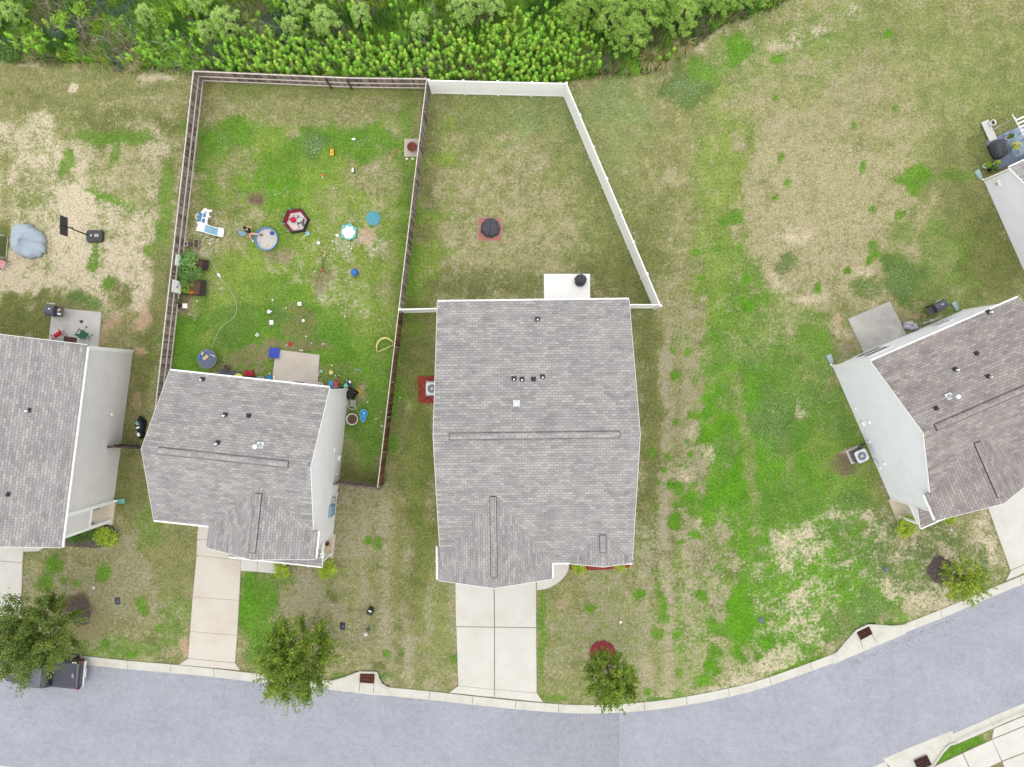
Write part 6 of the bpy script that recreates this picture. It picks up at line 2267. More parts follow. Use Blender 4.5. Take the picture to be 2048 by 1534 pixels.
# --- goal frame and pink chair at the left edge
o = thing("goal_frame", "white-framed goal with dark netting cut by the left edge", "goal", P(1, 494), R(-5))
fr = MB()
for a_, b_ in (((.5, -.75, .05), (.5, -.75, .5)), ((.5, .75, .05), (.5, .75, .5)), ((.5, -.75, .06), (.5, .75, .06)), ((.5, .75, .5), (-1.2, .85, .9)), ((.5, -.75, .06), (-1.2, -.75, .06)), ((-.5, .9, 1.1), (.1, .78, 1.0))):
    fr.tube([a_, b_], .03, 6)
fr.build("frame", cm("frame_pale", 205, 205, 185), o)
nt_ = MB()
for k in range(16):
    t = k / 15
    nt_.tube([(.45 - 1.6 * t, -.72, .08), (.45 - 1.6 * t, .74, .12 + .5 * t)], .009, 3)
    nt_.tube([(.45, -.72 + 1.46 * t, .1), (-1.2, -.72 + 1.46 * t, .3)], .009, 3)
nt_.build("net", M_DARK, o)


def camp_chair(px, py, rz, m, label, name="camp_chair"):
    o = thing(name, label, "chair", P(px, py), rz)
    st = MB()
    n = 6
    rows = [(-.05, .3, .42, .3), (.1, .26, .38, .27), (.24, .1, .40, .25), (.3, -.05, .62, .28), (.38, -.1, .92, .3)]
    vs, fs = [], []
    for (y, _, z, w) in [(r_[0], r_[1], r_[2], r_[3]) for r_ in rows]:
        for k in range(n):
            t = -1 + 2 * k / (n - 1)
            vs.append((w * t, y - .3 + .02 * t * t, z + .07 * t * t))
    for i in range(len(rows) - 1):
        for k in range(n - 1):
            fs.append((i * n + k, i * n + k + 1, (i + 1) * n + k + 1, (i + 1) * n + k))
    st.add(vs, fs)
    s_ = st.build("seat", m, o, True)
    sd = s_.modifiers.new("solid", 'SOLIDIFY')
    sd.thickness = .012
    for sx_ in (-1, 1):
        MB().tube([(sx_ * .34, -.38, .02), (sx_ * .3, .1, .5), (sx_ * .31, .12, .92)], .014, 6).build("leg", M_BLKM, o)
        MB().tube([(sx_ * .34, .1, .02), (sx_ * .31, -.36, .6)], .014, 6).build("leg", M_BLKM, o)
        MB().tube([(sx_ * .34, -.4, .62), (sx_ * .36, -.1, .63), (sx_ * .34, .1, .66)], .03, 6).build("armrest", M_BLKM if m is not M_REDC else m, o)
    return o


camp_chair(127, 674, R(215), M_REDC, "red folding camp chair on the stained patio")
camp_chair(173, 673, R(148), M_GREENC, "green folding camp chair on the stained patio")
camp_chair(9, 528, R(60), M_PINK, "small pink chair at the left edge of the sandy yard", "kids_chair")
o = tag(MB().box(-.45, .45, -.25, .25, .03, .05).build("doormat", cm("doormat_brown", 98, 78, 64, rough=.95, var=.3, scale=12)), "brown doormat beside the red camp chair", "doormat")
put(o, P(141, 681), R(-7))
for px, py, r_, l_ in ((163, 643, .1, "dark rag dropped in the middle of the stained patio"), (173, 654, .05, "small dark lump near the green chair on the patio")):
    o = thing("rag", l_, "rag", P(px, py, .03))
    MB().lathe([(r_, 0), (r_ * 1.1, .03), (r_ * .5, .06), (.01, .05)], 14, (0, 0, 0), lambda a, i, z: 1 + .35 * math.sin(3 * a) + .2 * math.sin(5 * a + 1)).build("cloth", M_BLACK, o, True)

# --- toy yard: slide
o = thing("toddler_slide", "white and blue plastic slide with steps by the left fence", "slide", P(408, 450), R(0))
q = lambda px, py, z: P(px, py, z) - P(408, 450)
ch = [(394, 453, .95, .26), (402, 454, .95, .26), (409, 456, .92, .25), (418, 459.5, .72, .24), (428, 462.5, .42, .24), (436, 464, .2, .24), (447, 466, .1, .27)]
fl_, wl_ = [], []
bed, w1, w2 = MB(), MB(), MB()
pts = [(q(a, b, z), w) for a, b, z, w in ch]
vs = []
R1, R2 = [], []
for i, (p, w) in enumerate(pts):
    t = (pts[min(i + 1, len(pts) - 1)][0] - pts[max(i - 1, 0)][0])
    nr = GL((-t.y, t.x, 0)).normalized()
    vs += [p + nr * w, p - nr * w, p - nr * w - GL((0, 0, .05)), p + nr * w - GL((0, 0, .05))]
    for R_, sg in ((R1, 1), (R2, -1)):
        e = p + nr * w * sg
        o2 = nr * .05 * sg
        R_.append([e, e + o2, e + o2 + GL((0, 0, .16)), e + GL((0, 0, .16))])
bed.loft([vs[i * 4:i * 4 + 4] for i in range(2, 6)])
bed.build("slide_chute", M_BLUEL, o)
MB().loft([vs[i * 4:i * 4 + 4] for i in range(0, 3)]).build("platform", M_WHITEP, o)
MB().loft([vs[i * 4:i * 4 + 4] for i in range(5, 7)]).build("run_out", M_WHITEP, o)
MB().loft(R1).build("side_wall", M_WHITEP, o, bevel=.02)
MB().loft(R2).build("side_wall", M_WHITEP, o, bevel=.02)
tw = MB()
tw.loft([[tuple(q(a, b, z)) for a, b in ((396, 452), (410, 455), (416, 427), (402, 422))] for z in (.02, .6)])
tw.build("step_tower", M_WHITEP, o, bevel=.03)
for a, b, w_, h_ in ((400, 434, .24, .62), (409, 430.5, .2, .3), (407, 441, .2, .3)):
    bx_ = MB().obox(tuple(q(a, b, .62)), (w_, h_, .05), R(-14))
    bx_.build("step", cm("slide_blue", 88, 140, 185), o, bevel=.02)
sw = MB()
sw.tube([q(405, 424, .5), q(411, 419, .6), q(416, 423, .6), q(424, 421, .5)], .09, 8, [.1, .12, .12, .08])
sw.tube([q(416, 423, .5), q(417, 434, .5), q(422, 433, .4)], .07, 8)
sw.tube([q(416, 430, .4), q(413, 443, .5), q(414, 451, .6)], .07, 8)
sw.build("climbing_side", M_WHITEP, o, True)
MB().loop([q(394.5 + 3 * math.cos(k), 433 + 5 * math.sin(k), .5) for k in np.arange(0, 6.28, .4)], .03, 6).build("hand_ring", M_WHITEP, o, True)
for k in range(2):
    MB().ball(tuple(q(394.5, 449 + 2.4 * k, 1.0)), .03, 8, 6).build("knob", M_BLACK, o)

# --- wading pool
o = thing("wading_pool", "round blue wading pool with sandy water, next to the seated person", "wading pool", P(535, 479), 0)
MB().lathe([(.70, 0), (.76, .02), (.79, .24), (.77, .25), (.74, .06), (.70, .03)], 48).build("wall", M_BLUEP, o, True)
MB().ring((0, 0, .25), .78, .03, 48, 8).build("rim", cm("pool_rim_blue", 100, 165, 228), o, True)


def pool_water():
    m, n, p = _nodes("sandy_pool_water")
    co = objco(n)
    f = noise(n, co, 1.4, 5, .7, .3, .42)
    c = mixc(n, f, C(100, 140, 205), C(206, 200, 190))
    c = mixc(n, mathn(n, 'MULTIPLY', noise(n, co, 7, 3, .6, .55, .62), .5), c, C(170, 160, 150))
    n.links.new(c, p.inputs['Base Color'])
    p.inputs['Roughness'].default_value = .25
    return m


MB().cyl((0, 0, .08), (0, 0, .1), .75, n=40).build("water", pool_water(), o)
POOL = o


def ball(px, py, r, m, label, z=0.0, name="ball"):
    o = tag(MB().ball((0, 0, r), r, 20, 12).build(name, m, None, True), label, "ball")
    return put(o, P(px, py, z))


ball(545, 467, .13, M_BLUED, "dark blue ball floating in the wading pool", .06)
ball(711, 546, .26, M_BLUEP, "bright blue play ball alone on the grass")
ball(789, 305, .07, M_ORA, "small orange ball near the fire bowl slab")

# --- hexagonal play pit
o = thing("play_pen", "black and red hexagonal fabric play pen with a red ball inside", "play pen", P(594, 443), R(8))
hx = lambda r, z, rot=0: [(r * math.cos(k * math.pi / 3 + rot), r * math.sin(k * math.pi / 3 + rot), z) for k in range(6)]
MB().loft([hx(.93, 0), hx(.9, .4), hx(.84, .4), hx(.86, .03)], False).build("outer_wall", mat("black_fabric", (.03, .03, .035), .8, .2, 5), o)
MB().loft([hx(.84, .38), hx(.72, .12), hx(.70, .05)], False).build("inner_band", cm("red_fabric", 165, 40, 56, rough=.8, var=.25), o)


def pen_floor():
    m, n, p = _nodes("mottled_floor")
    co = objco(n)
    f = noise(n, co, 3.2, 4, .7, .53, .6)
    c = mixc(n, f, C(232, 222, 222), C(60, 62, 66))
    n.links.new(c, p.inputs['Base Color'])
    p.inputs['Roughness'].default_value = .6
    return m


MB().loft([hx(.72, .03), hx(.72, .06)]).build("floor", pen_floor(), o)
for a, b in ((1.9, .2), (2.6, .25), (3.3, .3), (4.0, .2)):
    x, y = .9 * math.cos(a), .9 * math.sin(a)
    MB().tube([(x * .82, y * .82, .3), (x * 1.12, y * 1.12, .62)], .022, 6).build("pole", M_BLUEL, o)
MB().obox((-.02, -.66, .12), (.5, .22, .06), .1).build("flap", cm("pink_fabric", 225, 200, 200), o, bevel=.02)
ball(588, 441, .2, M_REDP, "red ball in the hexagonal play pen", .06)

# --- sandbox with lobes and its lid
o = thing("sandbox", "turquoise scalloped sandbox with pale sand near the lid", "sandbox", P(698, 465), R(0))
wl_ = MB()
wl_.lathe([(.5, 0), (.55, .02), (.54, .2), (.48, .21), (.44, .08)], 40, (0, 0, 0))
wl_.build("basin", M_TURQ, o, True)
for a, r_ in ((R(80), .16), (R(28), .15), (R(132), .16), (R(-35), .13), (R(-145), .14), (R(-85), .09)):
    MB().ball((.5 * math.cos(a), .5 * math.sin(a), .12), (r_, r_, .1), 14, 8).build("lobe", M_TURQ, o, True)
MB().cyl((0, 0, .08), (0, 0, .15), .455, n=32).build("sand", mat("pale_sand", (.72, .68, .64), .95, .08, 8, bump=.3), o)
o = thing("shell_cover", "domed teal sandbox lid with shell ridges lying on the grass", "lid", P(747, 437), 0)
MB().lathe([(.49, 0), (.5, .04), (.44, .09), (.3, .14), (.12, .17), (.01, .175)], 40).build("dome", cm("lid_teal", 92, 168, 184), o, True)
for k in range(7):
    a = k * math.pi * 2 / 7 + .3
    MB().tube([(.16 * math.cos(a), .16 * math.sin(a), .168), (.3 * math.cos(a), .3 * math.sin(a), .145), (.46 * math.cos(a), .46 * math.sin(a), .085)], .01, 5).build("ridge", cm("lid_teal_dark", 76, 150, 165), o)
MB().ring((0, 0, .166), .16, .01, 20, 5).build("ridge", cm("lid_teal_dark", 76, 150, 165), o)
MB().ring((0, 0, .045), .49, .018, 40, 6).build("rim", cm("lid_teal_light", 120, 190, 200), o, True)

# --- toys and odds and ends
o = thing("toy_shovel", "toy shovel with yellow frame handle and pale blue blade below the play pen", "toy", P(611, 471), R(38))
MB().loop([(-.38, -.07, .03), (-.26, -.09, .03), (-.24, -.035, .03), (.1, -.035, .03), (.1, .035, .03), (-.24, .035, .03), (-.26, .09, .03), (-.38, .07, .03)], .026, 6).build("handle", M_PYEL, o)
MB().box(.08, .34, -.13, .13, .02, .07).box(.12, .24, -.16, .16, .03, .09).build("blade", M_BLUEL, o, bevel=.02)
o = thing("line_trimmer", "string trimmer with pale loop handle and rusty orange head lying on the grass", "trimmer", P(646, 522), 0)
q = lambda px, py, z: P(px, py, z) - P(646, 522)
MB().tube([q(649, 510, .08), q(648, 518, .08), q(646, 527, .07), q(644, 537, .06)], .022, 6).build("shaft", M_BLKM, o)
MB().tube([q(649, 514, .1), q(650, 508, .12), q(649, 503, .13), q(645, 501, .13), q(642, 502, .12)], .024, 6).build("grip", M_PYEL, o, True)
MB().tube([q(642, 502, .12), q(641, 507, .1), q(641, 514, .08)], .018, 6).build("cord", M_ORA, o, True)
MB().lathe([(.12, .02), (.13, .06), (.08, .12), (.02, .13)], 16, tuple(q(644, 540, 0))).build("head", cm("rust_orange", 170, 105, 75), o, True)


def simple(name, label, cat, px, py, rz, mbf, m, z=0.0, smooth=False, bevel=0.0, group=None):
    o = tag(mbf.build(name, m, None, smooth, bevel), label, cat, group)
    return put(o, P(px, py, z), rz)


def toy_car(px, py, rz, m, label, s=.3):
    o = thing("toy_truck", label, "toy", P(px, py), rz)
    MB().box(-s, s, -s * .55, s * .55, .06, .2).build("body", m, o, bevel=.03)
    MB().box(-s * .2, s * .55, -s * .45, s * .45, .2, .32).build("cab", m, o, bevel=.04)
    MB().box(s * .3, s * .56, -s * .4, s * .4, .21, .3).build("windscreen", M_DARK, o)
    for x in (-.6, .6):
        for y in (-1, 1):
            MB().cyl((x * s, y * s * .5, .07), (x * s, y * s * .62, .07), .07, n=12).build("wheel", M_BLACK, o)
    return o


toy_car(665, 306, R(86), cm("toy_amber", 240, 190, 50), "yellow toy truck on the bright clover patch", .24)


def lump(name, label, cat, px, py, m, parts, rz=0.0, z=0.0, group=None):
    "small moulded object: list of (kind, args) with its own material or m"
    o = thing(name, label, cat, P(px, py, z), rz, group)
    for pn, mm, b in parts:
        b.build(pn, mm or m, o, True)
    return o


lump("toy_animal", "white stuffed toy by the upper clover patch", "toy", 707, 279, M_WHITEP, [("body", None, MB().ball((0, 0, .07), (.12, .08, .07))), ("head", None, MB().ball((.11, .03, .09), .06)), ("ear", M_GREYP, MB().ball((.14, .06, .14), .025))])
lump("toy_animal", "white and dark toy animal below the yellow toy truck row", "toy", 706, 342, M_WHITEP, [("body", None, MB().ball((0, 0, .08), (.09, .13, .08))), ("head", None, MB().ball((0, .13, .1), .07)), ("base", M_BLACK, MB().ball((.03, -.02, .04), (.14, .14, .04)))])
lump("toy_flower", "orange and white toy lying left of the white and dark toy", "toy", 646, 352, M_ORA, [("top", None, MB().ball((.02, .06, .07), (.11, .08, .05))), ("stem", M_WHITEP, MB().tube([(0, 0, .04), (-.05, -.1, .04), (-.02, -.16, .04)], .025))])
lump("plastic_jug", "white plastic jug on its side, upper one of the two near the hose end", "jug", 540, 624, M_WHITEP, [("bottle", None, MB().cyl((-.14, .03, .1), (.08, -.02, .1), .1, n=14)), ("neck", None, MB().cyl((.08, -.02, .1), (.17, -.04, .1), .06, .03)), ("handle", None, MB().tube([(-.08, .1, .14), (0, .16, .16), (.1, .08, .13)], .022))], .5)
simple("lid", "flat white square lid below the white jug", "lid", 543, 645, R(4), MB().box(-.13, .13, -.15, .15, .0, .04), M_WHITEP, bevel=.015)
lump("bottle", "round white container left of the patio, near the brown bare spot", "container", 515, 670, M_WHITEP, [("tub", None, MB().lathe([(.1, 0), (.12, .1), (.09, .1), (.08, .03)], 16)), ("cap", M_GREYP, MB().cyl((0, 0, .03), (0, 0, .05), .05))])
lump("plastic_tub", "white squarish tub in the middle of the toy yard", "tub", 600, 608, M_WHITEP, [("tub", None, MB().lathe([(.13, 0), (.19, .12), (.16, .13), (.12, .04)], 4)), ("rim", None, MB().ring((0, 0, .13), .17, .02, 4, 5))], R(50))
simple("bowl", "small white round bowl below the squarish tub", "bowl", 607, 641, 0, MB().lathe([(.05, 0), (.1, .06), (.09, .065), (.04, .015)], 18), M_WHITEP, smooth=True)
lump("white_sack", "white crumpled bag with a yellow strap near the toy shovel", "bag", 637, 486, M_WHITEP, [("bag", None, MB().lathe([(.1, 0), (.12, .05), (.08, .1), (.01, .11)], 14, (0.02, 0, 0), lambda a, i, z: 1 + .15 * math.sin(4 * a))), ("strap", M_PYEL, MB().tube([(-.12, .06, .03), (-.15, 0, .04), (-.12, -.08, .03)], .02))])
lump("white_sack", "white torn paper bag left of the scalloped sandbox", "bag", 675, 471, M_WHITEP, [("bag", None, MB().lathe([(.1, 0), (.11, .04), (.06, .07), (.01, .08)], 12, (0, 0, 0), lambda a, i, z: 1 + .2 * math.sin(3 * a)))])
simple("frisbee", "red flying disc lying above the dusty patio", "disc", 581, 688, 0, MB().lathe([(.14, 0), (.15, .02), (.13, .045), (.01, .05)], 20), M_REDP, smooth=True)
simple("storage_box", "flat blue plastic box lid at the corner of the dusty patio", "box", 550, 706, R(-6), MB().box(-.33, .33, -.33, .33, 0, .12).box(-.36, .36, -.36, .36, .12, .17).box(-.2, .2, -.2, .2, .165, .18), M_BLUED, bevel=.02)
simple("plate", "pale yellow plastic plate on the grass right of the patio", "plate", 662, 745, 0, MB().lathe([(.12, 0), (.16, .02), (.155, .03), (.11, .015)], 20), M_PYEL, smooth=True)
lump("toy_duck", "small pale yellow toy just above the yellow plate", "toy", 664, 731, M_PYEL, [("body", None, MB().ball((0, 0, .05), (.09, .06, .05))), ("head", None, MB().ball((-.06, .05, .08), .04))])
o = thing("insect_net", "pale green toy net with a white stick beside the patio", "toy", P(643, 742), R(50))
MB().ring((0, 0, .04), .11, .014, 18, 6).build("hoop", M_MINT, o)
MB().lathe([(.11, .04), (.08, .015), (.01, .01)], 14).build("netting", cm("net_pale", 170, 205, 170), o)
MB().tube([(-.11, 0, .04), (-.45, .0, .03)], .015, 6).build("stick", M_WHITEP, o)
lump("foam_stick", "pale blue foam stick on the grass near the fence", "toy", 717, 740, M_BLUEL, [("stick", None, MB().cyl((-.24, .06, .04), (.24, -.06, .04), .03))], R(-3))
o = thing("pop_up_goal", "half-round pale yellow toy goal leaning by the right fence", "goal", P(772, 696), 0)
q = lambda px, py, z: P(px, py, z) - P(772, 696)
arcp = [q(754, 703, .06), q(753, 694, .3), q(756, 684, .5), q(762, 678, .62), q(769, 675.5, .66), q(777, 677, .6), q(784, 682, .5), q(789, 688, .3)]
MB().tube(arcp, .065, 8).build("arch", M_PYEL, o, True)
MB().tube([q(755, 704, .04), q(772, 697, .04), q(790, 688, .04)], .035, 6).build("base_bar", M_PYEL, o)
MB().loft([[q(755, 703, .05), q(772, 696, .05), q(789, 688, .05), q(784, 684, .3), q(770, 680, .36), q(758, 687, .3)], [q(755, 702.8, .055), q(772, 695.8, .055), q(789, 687.8, .055), q(784, 683.8, .305), q(770, 679.8, .365), q(758, 686.8, .305)]])
nt_ = MB()
for k in range(9):
    t = k / 8
    a_ = arcp[0].lerp(arcp[-1], t)
    b_ = arcp[min(7, int(t * 7))]
    nt_.tube([a_, b_], .006, 3)
nt_.build("net", cm("goal_net", 120, 120, 90), o)

# --- fire bowl
o = thing("fire_bowl", "rusty round fire bowl on the pale slab by the fence", "fire bowl", P(825, 296, .03), 0)
MB().lathe([(.1, 0), (.24, .1), (.33, .24), (.34, .26), (.31, .24), (.2, .14), (.01, .12)], 28).build("bowl", M_RUST, o, True)
for k in range(3):
    MB().cyl((.2 * math.cos(k * 2.1), .2 * math.sin(k * 2.1), 0), (.18 * math.cos(k * 2.1), .18 * math.sin(k * 2.1), .12), .02, n=6).build("leg", M_BLKM, o)
for px, py, l_ in ((814, 318, "white stone below the fire bowl slab, left one"), (826, 318, "white stone under the fire bowl slab next to the fence")):
    simple("stone", l_, "stone", px, py, .3, MB().ball((0, 0, .05), (.09, .07, .06), 10, 6), M_WHITEP, smooth=True)

# --- garden beds by the left fence
def raised_bed(px, py, w, d, rz, label):
    o = thing("raised_bed", label, "raised bed", P(px, py), rz, "raised garden beds by the left fence")
    for a in ((-w / 2, -w / 2 + .05, -d / 2, d / 2), (w / 2 - .05, w / 2, -d / 2, d / 2), (-w / 2 + .05, w / 2 - .05, -d / 2, -d / 2 + .05), (-w / 2 + .05, w / 2 - .05, d / 2 - .05, d / 2)):
        b = MB()
        for k in range(2):
            b.box(a[0], a[1], a[2], a[3], .16 * k, .155 + .16 * k)
        b.build("side_board", M_CHAR, o)
    MB().box(-w / 2 + .04, w / 2 - .04, -d / 2 + .04, d / 2 - .04, .02, .25).build("soil", M_SOILP, o)
    for k in range(4):
        MB().box(w / 2 + .02 + .09 * k, w / 2 + .1 + .09 * k, -d / 2, d / 2, .3, .34).build("seat_board", M_CHAR, o)
    return o


raised_bed(392, 530, 1.3, .75, R(-5), "upper dark raised garden bed with a slatted edge, mostly under the vines")
raised_bed(384, 575, 1.5, 1.1, R(-5), "lower dark raised garden bed with open soil and orange flowers")
shrub(378, 527, .85, 1.1, leafmat("vine_leaves", [(.12, .26, .07), (.24, .44, .13), (.38, .58, .24)], .4), "leafy climbing plants rising from the upper garden bed", 31, 1100, "garden_plant", .15)
shrub(394, 547, .8, .9, leafmat("herb_leaves", [(.09, .19, .05), (.18, .34, .09), (.3, .48, .17)], .4), "feathery herbs spilling between the two garden beds", 32, 1700, "garden_plant", .06)
shrub(371, 557, .62, .9, leafmat("herb_leaves", []), "darker leafy plants against the fence beside the lower bed", 33, 1200, "garden_plant", .08)
shrub(375, 578, .38, .5, M_LEAF_B, "bright lettuce-green plants in the lower garden bed", 34, 400, "garden_plant", .1)
shrub(387, 571, .14, .45, M_LEAF_B, "single small green plant in the open soil of the lower bed", 35, 90, "garden_plant", .08)
shrub(388, 587, .2, .5, leafmat("orange_flowers", [(.35, .06, .02), (.6, .16, .03), (.7, .4, .05)], .2), "red and orange flowers in the corner of the lower bed", 36, 200, "flower", .07)
shrub(364, 581, .15, .45, leafmat("yellow_flowers", [(.5, .4, .02), (.7, .6, .08)], .2), "yellow flowers at the foot of the lower white board", 37, 120, "flower", .06)
shrub(398, 526, .1, .4, leafmat("yellow_flowers", []), "tiny yellow flowers in the upper garden bed", 38, 40, "flower", .06)
shrub(359, 604, .25, .5, M_LEAF_G, "small green plant between the lower board and the fence", 39, 200, "garden_plant", .09)


def hung_board(px, py, w, h, rz, label):
    o = thing("white_board", label, "board", P(px, py), rz)
    m_ = Matrix.Rotation(R(-4), 4, 'Y')
    MB().box(-.02, .02, -w / 2, w / 2, .25, .25 + h, m_).build("panel", M_WHITEP, o, bevel=.01)
    MB().box(.021, .035, -.08, .08, h * .6, h * .75, m_).build("emblem", M_GREYP, o)
    return o


hung_board(371.5, 526, .74, 1.05, R(-6), "white board standing against the fence, upper one of two")
hung_board(366.5, 577, .85, 1.15, R(-6), "white board with a small grey emblem, lower one of two against the fence")


def pot(px, py, r, h, m, label, soil=True, rz=0, name="plant_pot", z=0.0):
    o = thing(name, label, "pot", P(px, py, z), rz)
    MB().lathe([(r * .78, 0), (r, h), (r * 1.0, h + .01), (r * .86, h + .01), (r * .8, h * .7)], 28).build("pot", m, o, True)
    if soil:
        MB().cyl((0, 0, h * .6), (0, 0, h * .8), r * .84, n=24).build("soil", M_SOILP, o)
    return o


pot(375, 489, .17, .3, M_TRIM, "white pot with dark soil by the left fence, nearer the fence")
pot(382, 488, .15, .28, M_GREYP, "grey pot touching the white one by the left fence")
o = thing("planter_box", "rectangular stone-grey planter trough above the garden beds", "planter", P(396, 489), R(-3))
for a in ((-.17, -.13, -.32, .32), (.13, .17, -.32, .32), (-.13, .13, -.32, -.28), (-.13, .13, .28, .32)):
    MB().box(a[0], a[1], a[2], a[3], 0, .3).build("side", cm("planter_stone", 165, 158, 148), o)
MB().box(-.14, .14, -.29, .29, .05, .22).build("soil", M_SOILP, o)
pot(356, 610, .24, .3, M_CHAR, "dark round pot below the garden beds")
simple("paving_stone", "small white square block beside the dark round pot", "block", 371, 612, 0, MB().box(-.16, .16, -.17, .17, 0, .12), M_WHITEP, bevel=.01)
pot(706, 838, .42, .32, cm("cream_pot", 236, 228, 212), "large round cream planter full of brown soil by the grey wall")
pot(455, 735, .2, .3, cm("clay_ring", 140, 128, 112), "round clay pot behind the house, above the dark kayak")

# --- hose
hp = [(408, 500), (415, 510), (423, 523), (431, 538), (436, 548), (441, 556), (450, 567), (459, 578), (467, 592), (472, 604), (474, 616), (472, 628), (466, 637), (457, 643), (447, 650), (439, 660), (433, 672), (427, 686), (423, 698)]
hs_ = MB().tube([(v.x, v.y, .02) for v in spline(PX(hp), .15)], .018, 6)
o = tag(hs_.build("garden_hose", cm("hose_pale", 205, 214, 180), None, True), "pale garden hose curving from the garden beds to the round table", "hose")
o = thing("hose_fitting", "white hose joint with a knot halfway along the hose", "hose fitting", P(438, 550), R(-55))
MB().ring((0, 0, .04), .12, .02, 16, 6, .07).build("coil", M_WHITEP, o)
MB().cyl((-.14, 0, .04), (.2, .02, .04), .03, n=8).build("joint", M_WHITEP, o)

# --- round table and what lies on it
o = thing("patio_table", "round slatted grey patio table behind the house", "table", PG(414, 718, .7), R(-8))
tt = MB()
for k in range(22):
    x = -.62 + k * .0564
    hh = math.sqrt(max(0, .63 ** 2 - (x + .02) ** 2))
    if hh > .02:
        tt.box(x, x + .038, -hh, hh, .68, .71)
tt.build("table_top", cm("table_slate", 122, 130, 156, rough=.5), o)
MB().cyl((0, 0, .655), (0, 0, .675), .6, n=36).build("under_top", cm("table_dark", 70, 78, 98), o)
MB().ring((0, 0, .7), .645, .025, 44, 6).build("rim", cm("table_rim", 128, 140, 160), o, True)
for k in range(4):
    a = k * 1.57 + .78
    MB().tube([(.15 * math.cos(a), .15 * math.sin(a), .66), (.45 * math.cos(a), .45 * math.sin(a), .0)], .02, 6).build("leg", M_BLKM, o)
TZ = .715
simple("dish", "round blue dish on the left side of the patio table", "dish", 399, 715, 0, MB().lathe([(.08, 0), (.13, .03), (.125, .06), (.11, .05), (.01, .04)], 20), M_BLUEP, TZ, True)
simple("cutting_board", "pale wooden board on the patio table", "board", 411, 715, R(38), MB().box(-.2, .2, -.1, .1, 0, .03), M_WOODL, TZ, bevel=.01)
lump("water_pistol", "white and blue toy on the right of the patio table", "toy", 425, 711, M_BLUEL, [("barrel", M_WHITEP, MB().cyl((-.15, .07, .04), (.2, -.07, .04), .022)), ("tank", None, MB().ball((-.06, .05, .05), (.08, .05, .05))), ("grip", None, MB().cyl((-.1, .02, .03), (-.16, -.06, .03), .02))], 0, TZ)
lump("cup", "two-part white cup at the upper left of the patio table", "cup", 404, 706, M_WHITEP, [("cup", None, MB().cyl((0, 0, .03), (.02, -.14, .03), .03, .04)), ("lid", None, MB().cyl((.08, .04, .0), (.08, .04, .06), .04))], 0, TZ)
lump("glove", "small pale blue crumpled glove on the patio table", "glove", 413, 702, M_BLUEL, [("glove", None, MB().ball((0, 0, .02), (.05, .03, .02)))], .5, TZ)

# --- along the back wall of the toy house
o = thing("kayak", "dark grey plastic sledge-like boat along the back wall", "kayak", P(462, 748), R(-7))
MB().loft([[(x, y * w, z * hgt_) for y, z in ((-.3, 0), (.3, 0), (.34, .6), (.22, 1), (-.22, 1), (-.34, .6))] for x, w, hgt_ in ((-.75, .3, .2), (-.62, .75, .3), (0, .8, .3), (.6, .75, .3), (.75, .4, .25))]).build("hull", cm("boat_slate", 88, 92, 104, rough=.6), o, True, .02)
MB().ring((-.1, 0, .3), .3, .02, 24, 6, .14).build("coaming", M_BLKM, o)
simple("disc_sledge", "round yellow disc against the back gutter", "disc", 477, 757, 0, MB().lathe([(.3, 0), (.36, .05), (.34, .07), (.2, .05), (.01, .04)], 32), cm("acid_yellow", 226, 228, 90), .3, True)
o = thing("ride_on_toy", "red plastic ride-on toy car near the yellow disc", "toy", P(500, 747), R(-4))
MB().loft([[(x * e, y * e, z) for x, y in ((-.3, -.2), (.3, -.2), (.34, 0), (.3, .2), (-.3, .2), (-.34, 0))] for e, z in ((1, .08), (1.02, .3), (.8, .4))]).build("body", M_REDP, o, True, .03)
MB().box(-.14, .16, -.12, .12, .39, .42).build("seat", cm("red_dark", 160, 24, 44), o, bevel=.02)
for x in (-.22, .22):
    for y in (-.2, .2):
        MB().cyl((x, y - .03, .09), (x, y + .03, .09), .09, n=14).build("wheel", M_BLACK, o)
o = thing("kids_bicycle", "small dark bicycle with a pale wheel by the red ride-on toy", "bicycle", P(504, 757), R(20))
MB().ring((.08, 0, .25), .22, .03, 24, 6).build("tyre", M_BLACK, o)
MB().cyl((.08, 0, .24), (.08, 0, .27), .06, n=12).build("hub", M_TRIM, o)
MB().tube([(-.4, .1, .3), (-.1, .05, .34), (.1, 0, .28)], .025, 6).build("frame", M_BLUED, o)
MB().ball((-.36, .1, .32), .07, 10, 6).build("seat", M_TRIM, o)
simple("laundry_basket", "upturned grey plastic basket against the back gutter", "basket", 523, 758, R(-6), MB().loft([[(x * e, y * e, z) for x, y in ((-.25, -.2), (.25, -.2), (.28, 0), (.25, .2), (-.25, .2), (-.28, 0))] for e, z in ((1, 0), (.92, .25), (.75, .3))]), M_GREYP, .15, True)
pot(541, 755, .18, .35, M_SKY, "sky blue bucket by the left edge of the dusty patio", False, name="bucket")
lump("toy_animal", "white toy figure next to the sky blue bucket", "toy", 550, 758, M_WHITEP, [("body", None, MB().ball((0, 0, .15), (.06, .14, .15))), ("head", None, MB().ball((.02, .14, .24), .07))])
simple("doormat", "dark doormat at the back door on the dusty patio", "doormat", 598, 768, R(-6), MB().box(-.35, .35, -.09, .16, .03, .045), cm("mat_charcoal", 88, 84, 78, rough=.95, var=.3, scale=14))
pot(642, 771, .24, .34, M_WHITEP, "white bucket with a grey ball inside near the house corner", False, name="bucket")
ball(642, 771, .13, M_GREYP, "grey ball in the white bucket", .1)
o = thing("toy_kitchen", "red and turquoise plastic toy with a white tray by the house corner", "toy", P(668, 768), R(-8))
MB().box(-.3, .02, -.14, .2, 0, .4).build("left_cabinet", M_SKY, o, bevel=.04)
